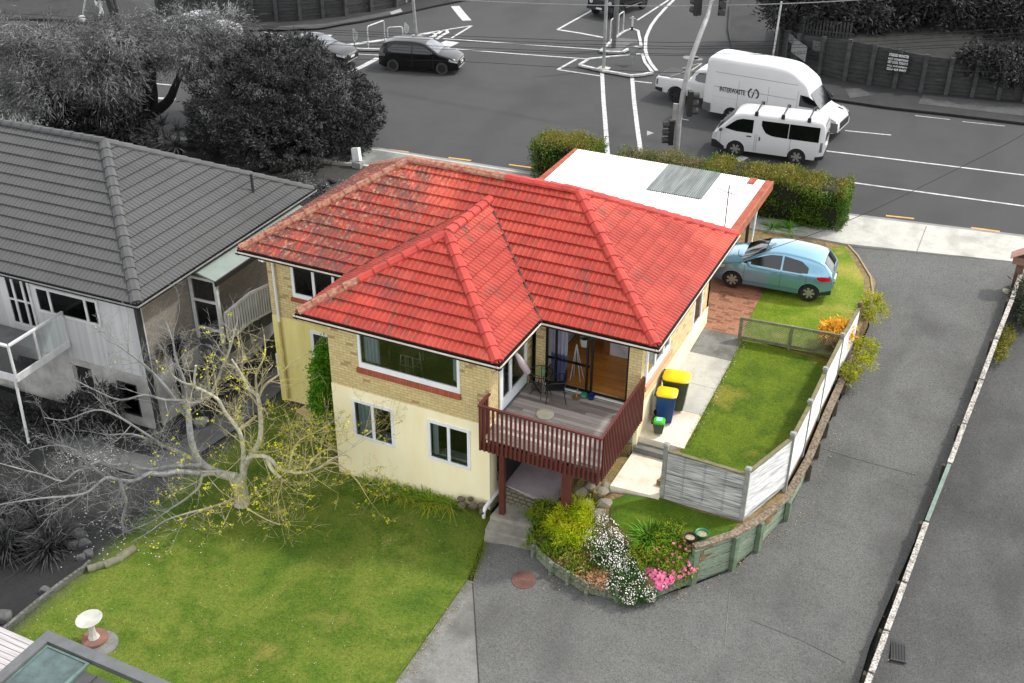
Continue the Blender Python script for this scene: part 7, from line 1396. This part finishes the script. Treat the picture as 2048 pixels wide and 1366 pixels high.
def lamps(parent,c,rz,visor=True):
    h=link('signal_head',None,parent,loc=c,rz=rz); mb=MB(); mb.box(-.14,.14,-.1,.08,-.5,.5); mb.build('housing',m_sig,h)
    for k,z in enumerate((.32,0,-.32)): mb=MB(); mb.lathe([(.12,0),(.13,.02),(.13,.25)],n=14,T=Matrix.Translation((0,.08,z))@Matrix.Rotation(R(-90),4,'X')); mb.build('visor',M('visor_grey',52,.7),h); mb=MB(); mb.lathe([(0,.01),(.11,.01)],n=14,T=Matrix.Translation((0,.08,z))@Matrix.Rotation(R(-90),4,'X')); mb.build('lens',M('dark_lens',30,.2),h)
    return h
q=U(1380,207,y=by); lamps(tl,(q[0]-bx,0,q[2]+2.8),R(-60)); q=U(1342,262,y=by); lamps(tl,(q[0]-bx,0,q[2]+2.8-.05),R(120)); q=U(1351,222,y=by); mb=MB(); mb.box(-.1,.1,-.05,.05,-.35,.3); mb.build('control_box',m_sg,tl,loc=(q[0]-bx,0,q[2]+2.8))
q=U(1396,5,y=by+2.3); lamps(tl,(q[0]-bx,2.3,q[2]+2.8),R(60)); q=U(1445,5,y=by+2.7); lamps(tl,(q[0]-bx,2.7,q[2]+2.8),R(200))
mb=MB(); 
for px,py in ((1372,175),(1368,238)): q=U(px,py,y=by); mb.bar((q[0]-bx-.2,0,q[2]+2.8),(q[0]-bx+.2,-.05,q[2]+2.8),.02,.02)
mb.build('bracket',m_polew,tl)
def pole(name,label,px,py,tx,ty,r,mat,z=-2.8,cat='pole',top_ext=0):
    b=U(px,py,z=z); h=vz(b[0],b[1],ty)-z; d=(RM@(np.array([b[0],b[1],z+h])-CP)); x=IW/2+FPX*d[0]/d[2]; dx=(tx-x)*d[2]/FPX; t=T(name,label,cat,b); mb=MB(); e=1+top_ext
    mb.tube([(0,0,0),(dx*RM[0][0]*e,dx*RM[0][1]*e,h*e)],r,10); mb.build('shaft',mat,t,smooth=True); return t
pole('sign_pole','thin white pole at the right end of the far footpath behind the van',1542,138,1562,10,.05,m_polew,top_ext=.05)
pole('lamp_post','tall grey pole standing on the pale pad of the right traffic island',1207,137,1213,0,.09,m_pole,top_ext=.3,cat='lamp post'); pole('lamp_post','shorter dark grey pole on the paved tip of the right traffic island',1227,96,1234,0,.13,M('mid_pole',96,.6),top_ext=.3,cat='lamp post'); pole('lamp_post','grey pole behind the black people carrier',833,76,826,-2,.09,m_pole,top_ext=.3,cat='lamp post'); pole('power_pole','thick timber power pole rising out of the feathery tree','',0,0,0,0,0,None) if 0 else None
b=U(238,62,z=-2.85); t=T('power_pole','thick dark timber power pole rising behind the feathery tree','power pole',b); mb=MB(); mb.tube([(0,0,0),(-.9,.0,4.)],[.2,.17],10); mb.tube([(.25,0,0),(-.2,0,4.)],.1,8); mb.build('shaft',M('dark_pole_wood',58,.95,c2=34,stretch=(6,6,1)),t)
pole('marker_post','thin white post at the top left beside the walking person',165,33,172,-10,.05,m_polew); pole('thin_post','short white post in front of the top left wall',380,20,376,-6,.05,m_polew); pole('thin_post','white post against the top left wall nearest the junction corner',696,30,693,-10,.05,m_polew)
c=U(165,42,z=-2.7); mb=MB(); mb.box(-.13,.13,-.13,.13,0,.3); mb.build('utility_box',M('pale_box',190,.7),loc=[float(v) for v in c],label='small pale box at the foot of the white post by the person',cat='box')
def hoop(label,p0,p1,top,cat='barrier'):
    a=U(*p0,z=-2.78); b=U(*p1,z=-2.78); h=vz(a[0],a[1],top)+2.78; t=T('hoop_barrier',label,cat,a,0,'tubular hoops on the islands'); d=np.array([b[0]-a[0],b[1]-a[1],0]); mb=MB(); r=.12; L=np.linalg.norm(d); u=d/L
    mb.tube([(0,0,0),(0,0,h-r),tuple(u*r*.3+np.array([0,0,h-r*.3])),tuple(u*r+np.array([0,0,h])),tuple(u*(L-r)+np.array([0,0,h])),tuple(u*(L-r*.3)+np.array([0,0,h-r*.3])),tuple(d+np.array([0,0,h-r])),tuple(d)],.035,8); mb.build('tube',m_polew if cat=='barrier' else m_pole,t,smooth=True)
hoop('white tubular hoop on the left island, nearest the arrow sign',(737,97),(770,84),53); hoop('white tubular hoop on the left island behind the people carrier',(776,82),(806,80),55); hoop('tubular hoop on the right island left of the dark pole',(1220,83),(1230,76),40); hoop('tubular hoop on the right island right of the dark pole',(1236,72),(1246,65),29)
def arrow(label,p,topy,tilt,h=.9,w=.32):
    b=U(*p,z=-2.78); t=T('keep_left_sign',label,'traffic sign',b,YAW+R(20)); hh=vz(b[0],b[1],topy)+2.78; mb=MB(); mb.tube([(0,0,0),(0,0,hh*.55)],.035,8); mb.build('post',m_sg,t); mb=MB(); P=[(0,hh),(w,hh*.78),(w*.9,hh*.45),(.05,.15*hh),(-.12*w,hh*.4),(-.15*w,hh*.8)]; P=[(x,-.04,z) for x,z in P]; mb.face(P); mb.face([(x,.0,z) for x,_,z in P][::-1]); mb.build('plate',m_polew,t); mb=MB(); mb.bar((w*.35,-.045,hh*.75),(w*.3,-.045,hh*.38),.01,.06,(0,1,0)); mb.build('arrow',m_sg,t)
arrow('white arrow sign at the left tip of the left island',(709,92),56,0); arrow('white leaning arrow sign behind the roof of the people carrier',(811,74),44,0)
b=U(1264,60,z=-2.78); t=T('island_bollard','slim white bollard at the rounded end of the right island','bollard',b); mb=MB(); h=vz(b[0],b[1],33)+2.78; mb.tube([(0,0,.2),(0,0,h)],.06,8); mb.bar((-.18,0,h-.1),(.18,0,h-.1),.03,.03); mb.build('post',m_polew,t); mb=MB(); mb.tube([(0,0,0),(0,0,.2)],.07,8); mb.build('base',m_sig,t)
b=U(1265,130,z=-2.78); t=T('yield_sign','grey downward pointing triangle sign on the lower right island','traffic sign',b,YAW); h0=vz(b[0],b[1],118)+2.78; h1=vz(b[0],b[1],92)+2.78; mb=MB(); mb.tube([(0,0,0),(0,0,h1)],.03,8); mb.build('post',m_sg,t); mb=MB(); mb.prism([(-.42,-.05),(.42,-.05),(.42,-.03),(-.42,-.03)],h1-.01,h1); P=[(-.42,-.045,h1),(.42,-.045,h1),(0,-.045,h0-.15)]; mb.face(P[::-1]); mb.face([(x,-.03,z) for x,_,z in P]); mb.build('plate',m_sg,t)
# roadside cabinets on the far left footpath
for k,(px,py,w,h,lb) in enumerate(((765,12,.7,1.,'pale utility cabinet against the top left wall'),(802,4,.8,.6,'flat pale bench like box right of the utility cabinet'))):
    c=U(px,py,z=-2.78); t=T('utility_cabinet',lb,'cabinet',c,R(15)); mb=MB(); mb.box(-w/2,w/2,-.2,.2,0,h); mb.build('box',M('pale_cabinet',150 if k==0 else 60,.6,c2=120 if k==0 else 40),t); mb=MB(); mb.box(-w/2-.03,w/2+.03,-.23,.23,h,h+.05); mb.build('lid',M('cabinet_lid',170,.6),t)
# overhead wires
m_wire=M('black_wire',(20,20,20),.8); m_wirew=M('pale_wire',150,.6)
def wire(pts,y,mat,r=.011,label='thin dark overhead wire, one of the parallel lines across the junction',grp='parallel overhead wires',name='overhead_wire'):
    P=[U(px,py,y=yy) for (px,py),yy in zip(pts,y if hasattr(y,'__len__') else [y]*len(pts))]; mb=MB(); mb.tube(smooth_path([Vector(p) for p in P],4),r,5,cap=False); mb.build(name,mat,label=label,cat='wire',group=grp)
for a,b_,c_,d_ in ((30,62,85,52),(38,66,93,62),(45,71,98,70),(55,84,108,78),(60,92,111,84)): wire([(-60,a-8),(500,b_-10),(1350,c_),(2110,d_)],24.,m_wire)
wire([(650,118),(900,122),(1150,136),(1400,146),(1700,135),(2110,150)],26.,m_wire)
wire([(880,-2),(1100,8),(1348,12),(1600,6),(1800,-6)],22.,m_wirew,.02,'pale thicker overhead wire along the top edge',None)
wire([(2110,215),(2048,268),(1900,345),(1700,440),(1500,510),(1478,500)],[16.,15,13,10,8,7.5],m_wire,.01,'dark service wire running down to the corner of the red roof',None)
wire([(430,170),(560,240),(650,290),(722,325)],[14.,13.9,13.8,13.6],M('grey_wire',90),.012,'grey wire coming down through the round tree to the white letterbox',None)
wire([(300,-10),(285,20),(262,45),(240,62)],[38.,37,36,35],m_wirew,.05,'pale stay cable curving down to the timber power pole',None)
# ================================================================ person walking at the top left
c=U(203,37,z=-2.78); pe=T('person','person walking on the far footpath in a dark jacket and pale trousers','person',c,R(70))
J={'pel':(0,0,.95),'sp':(0.02,0,1.2),'ch':(.03,0,1.4),'nk':(.04,0,1.53),'hd':(.06,0,1.64),'ht':(.06,0,1.76),
 'lh':(0,.1,.92),'lk':(.16,.1,.52),'la':(.24,.1,.1),'lf':(.38,.1,.04),'rh':(0,-.1,.92),'rk':(.02,-.1,.5),'ra':(-.22,-.1,.14),'rf':(-.12,-.1,.03),
 'ls':(.03,.2,1.42),'le':(-.08,.25,1.15),'lw':(.04,.24,.93),'lt':(.08,.23,.84),'rs':(.03,-.2,1.42),'re':(.12,-.25,1.16),'rw':(.28,-.22,1.),'rt':(.34,-.21,.93)}
Rr={'pel':.15,'sp':.14,'ch':.17,'nk':.06,'hd':.1,'ht':.07,'lh':.1,'lk':.065,'la':.042,'lf':.035,'rh':.1,'rk':.065,'ra':.042,'rf':.035,'ls':.075,'le':.05,'lw':.032,'lt':.03,'rs':.075,'re':.05,'rw':.032,'rt':.03}
E_=[('pel','sp'),('sp','ch'),('ch','nk'),('nk','hd'),('hd','ht'),('pel','lh'),('lh','lk'),('lk','la'),('la','lf'),('pel','rh'),('rh','rk'),('rk','ra'),('ra','rf'),('ch','ls'),('ls','le'),('le','lw'),('lw','lt'),('ch','rs'),('rs','re'),('re','rw'),('rw','rt')]
def skin(name,J,Rr,E_,mat,parent,root=0,lv=2):
    ks=list(J); me=bpy.data.meshes.new('s'); me.from_pydata([J[k] for k in ks],[(ks.index(a),ks.index(b)) for a,b in E_],[]); o=bpy.data.objects.new('s',me); COL.objects.link(o); mo=o.modifiers.new('k','SKIN'); sv=me.skin_vertices[0].data
    for k,v in zip(ks,sv): v.radius=(Rr[k],Rr[k]); v.use_root=(ks.index(k)==root)
    s=o.modifiers.new('u','SUBSURF'); s.levels=lv; s.render_levels=lv; m2=bpy.data.meshes.new_from_object(o.evaluated_get(bpy.context.evaluated_depsgraph_get())); bpy.data.objects.remove(o); m2.materials.clear(); m2.materials.append(mat); m2.polygons.foreach_set('use_smooth',[True]*len(m2.polygons)); return link(name,m2,parent)
skin('body',J,Rr,E_,M('grey_skin',(150,148,146),.7),pe)
up=['pel','sp','ch','ls','le','lw','rs','re','rw']; skin('jacket',{k:J[k] for k in up},{k:Rr[k]*1.14 for k in up},[e for e in E_ if e[0] in up and e[1] in up],M('dark_jacket',34,.9,c2=90,scale=14),pe)
lo=['pel','lh','lk','la','rh','rk','ra']; skin('trousers',{k:J[k] for k in lo},{k:Rr[k]*1.12 for k in lo},[e for e in E_ if e[0] in lo and e[1] in lo],M('pale_trousers',200,.9,c2=170),pe)
mb=MB(); mb.lathe([(0,.16),(.06,.15),(.11,.08),(.115,0),(.1,-.05),(.09,-.05)],(.045,0,1.66),14); mb.build('hair',m_sig,pe,smooth=True)
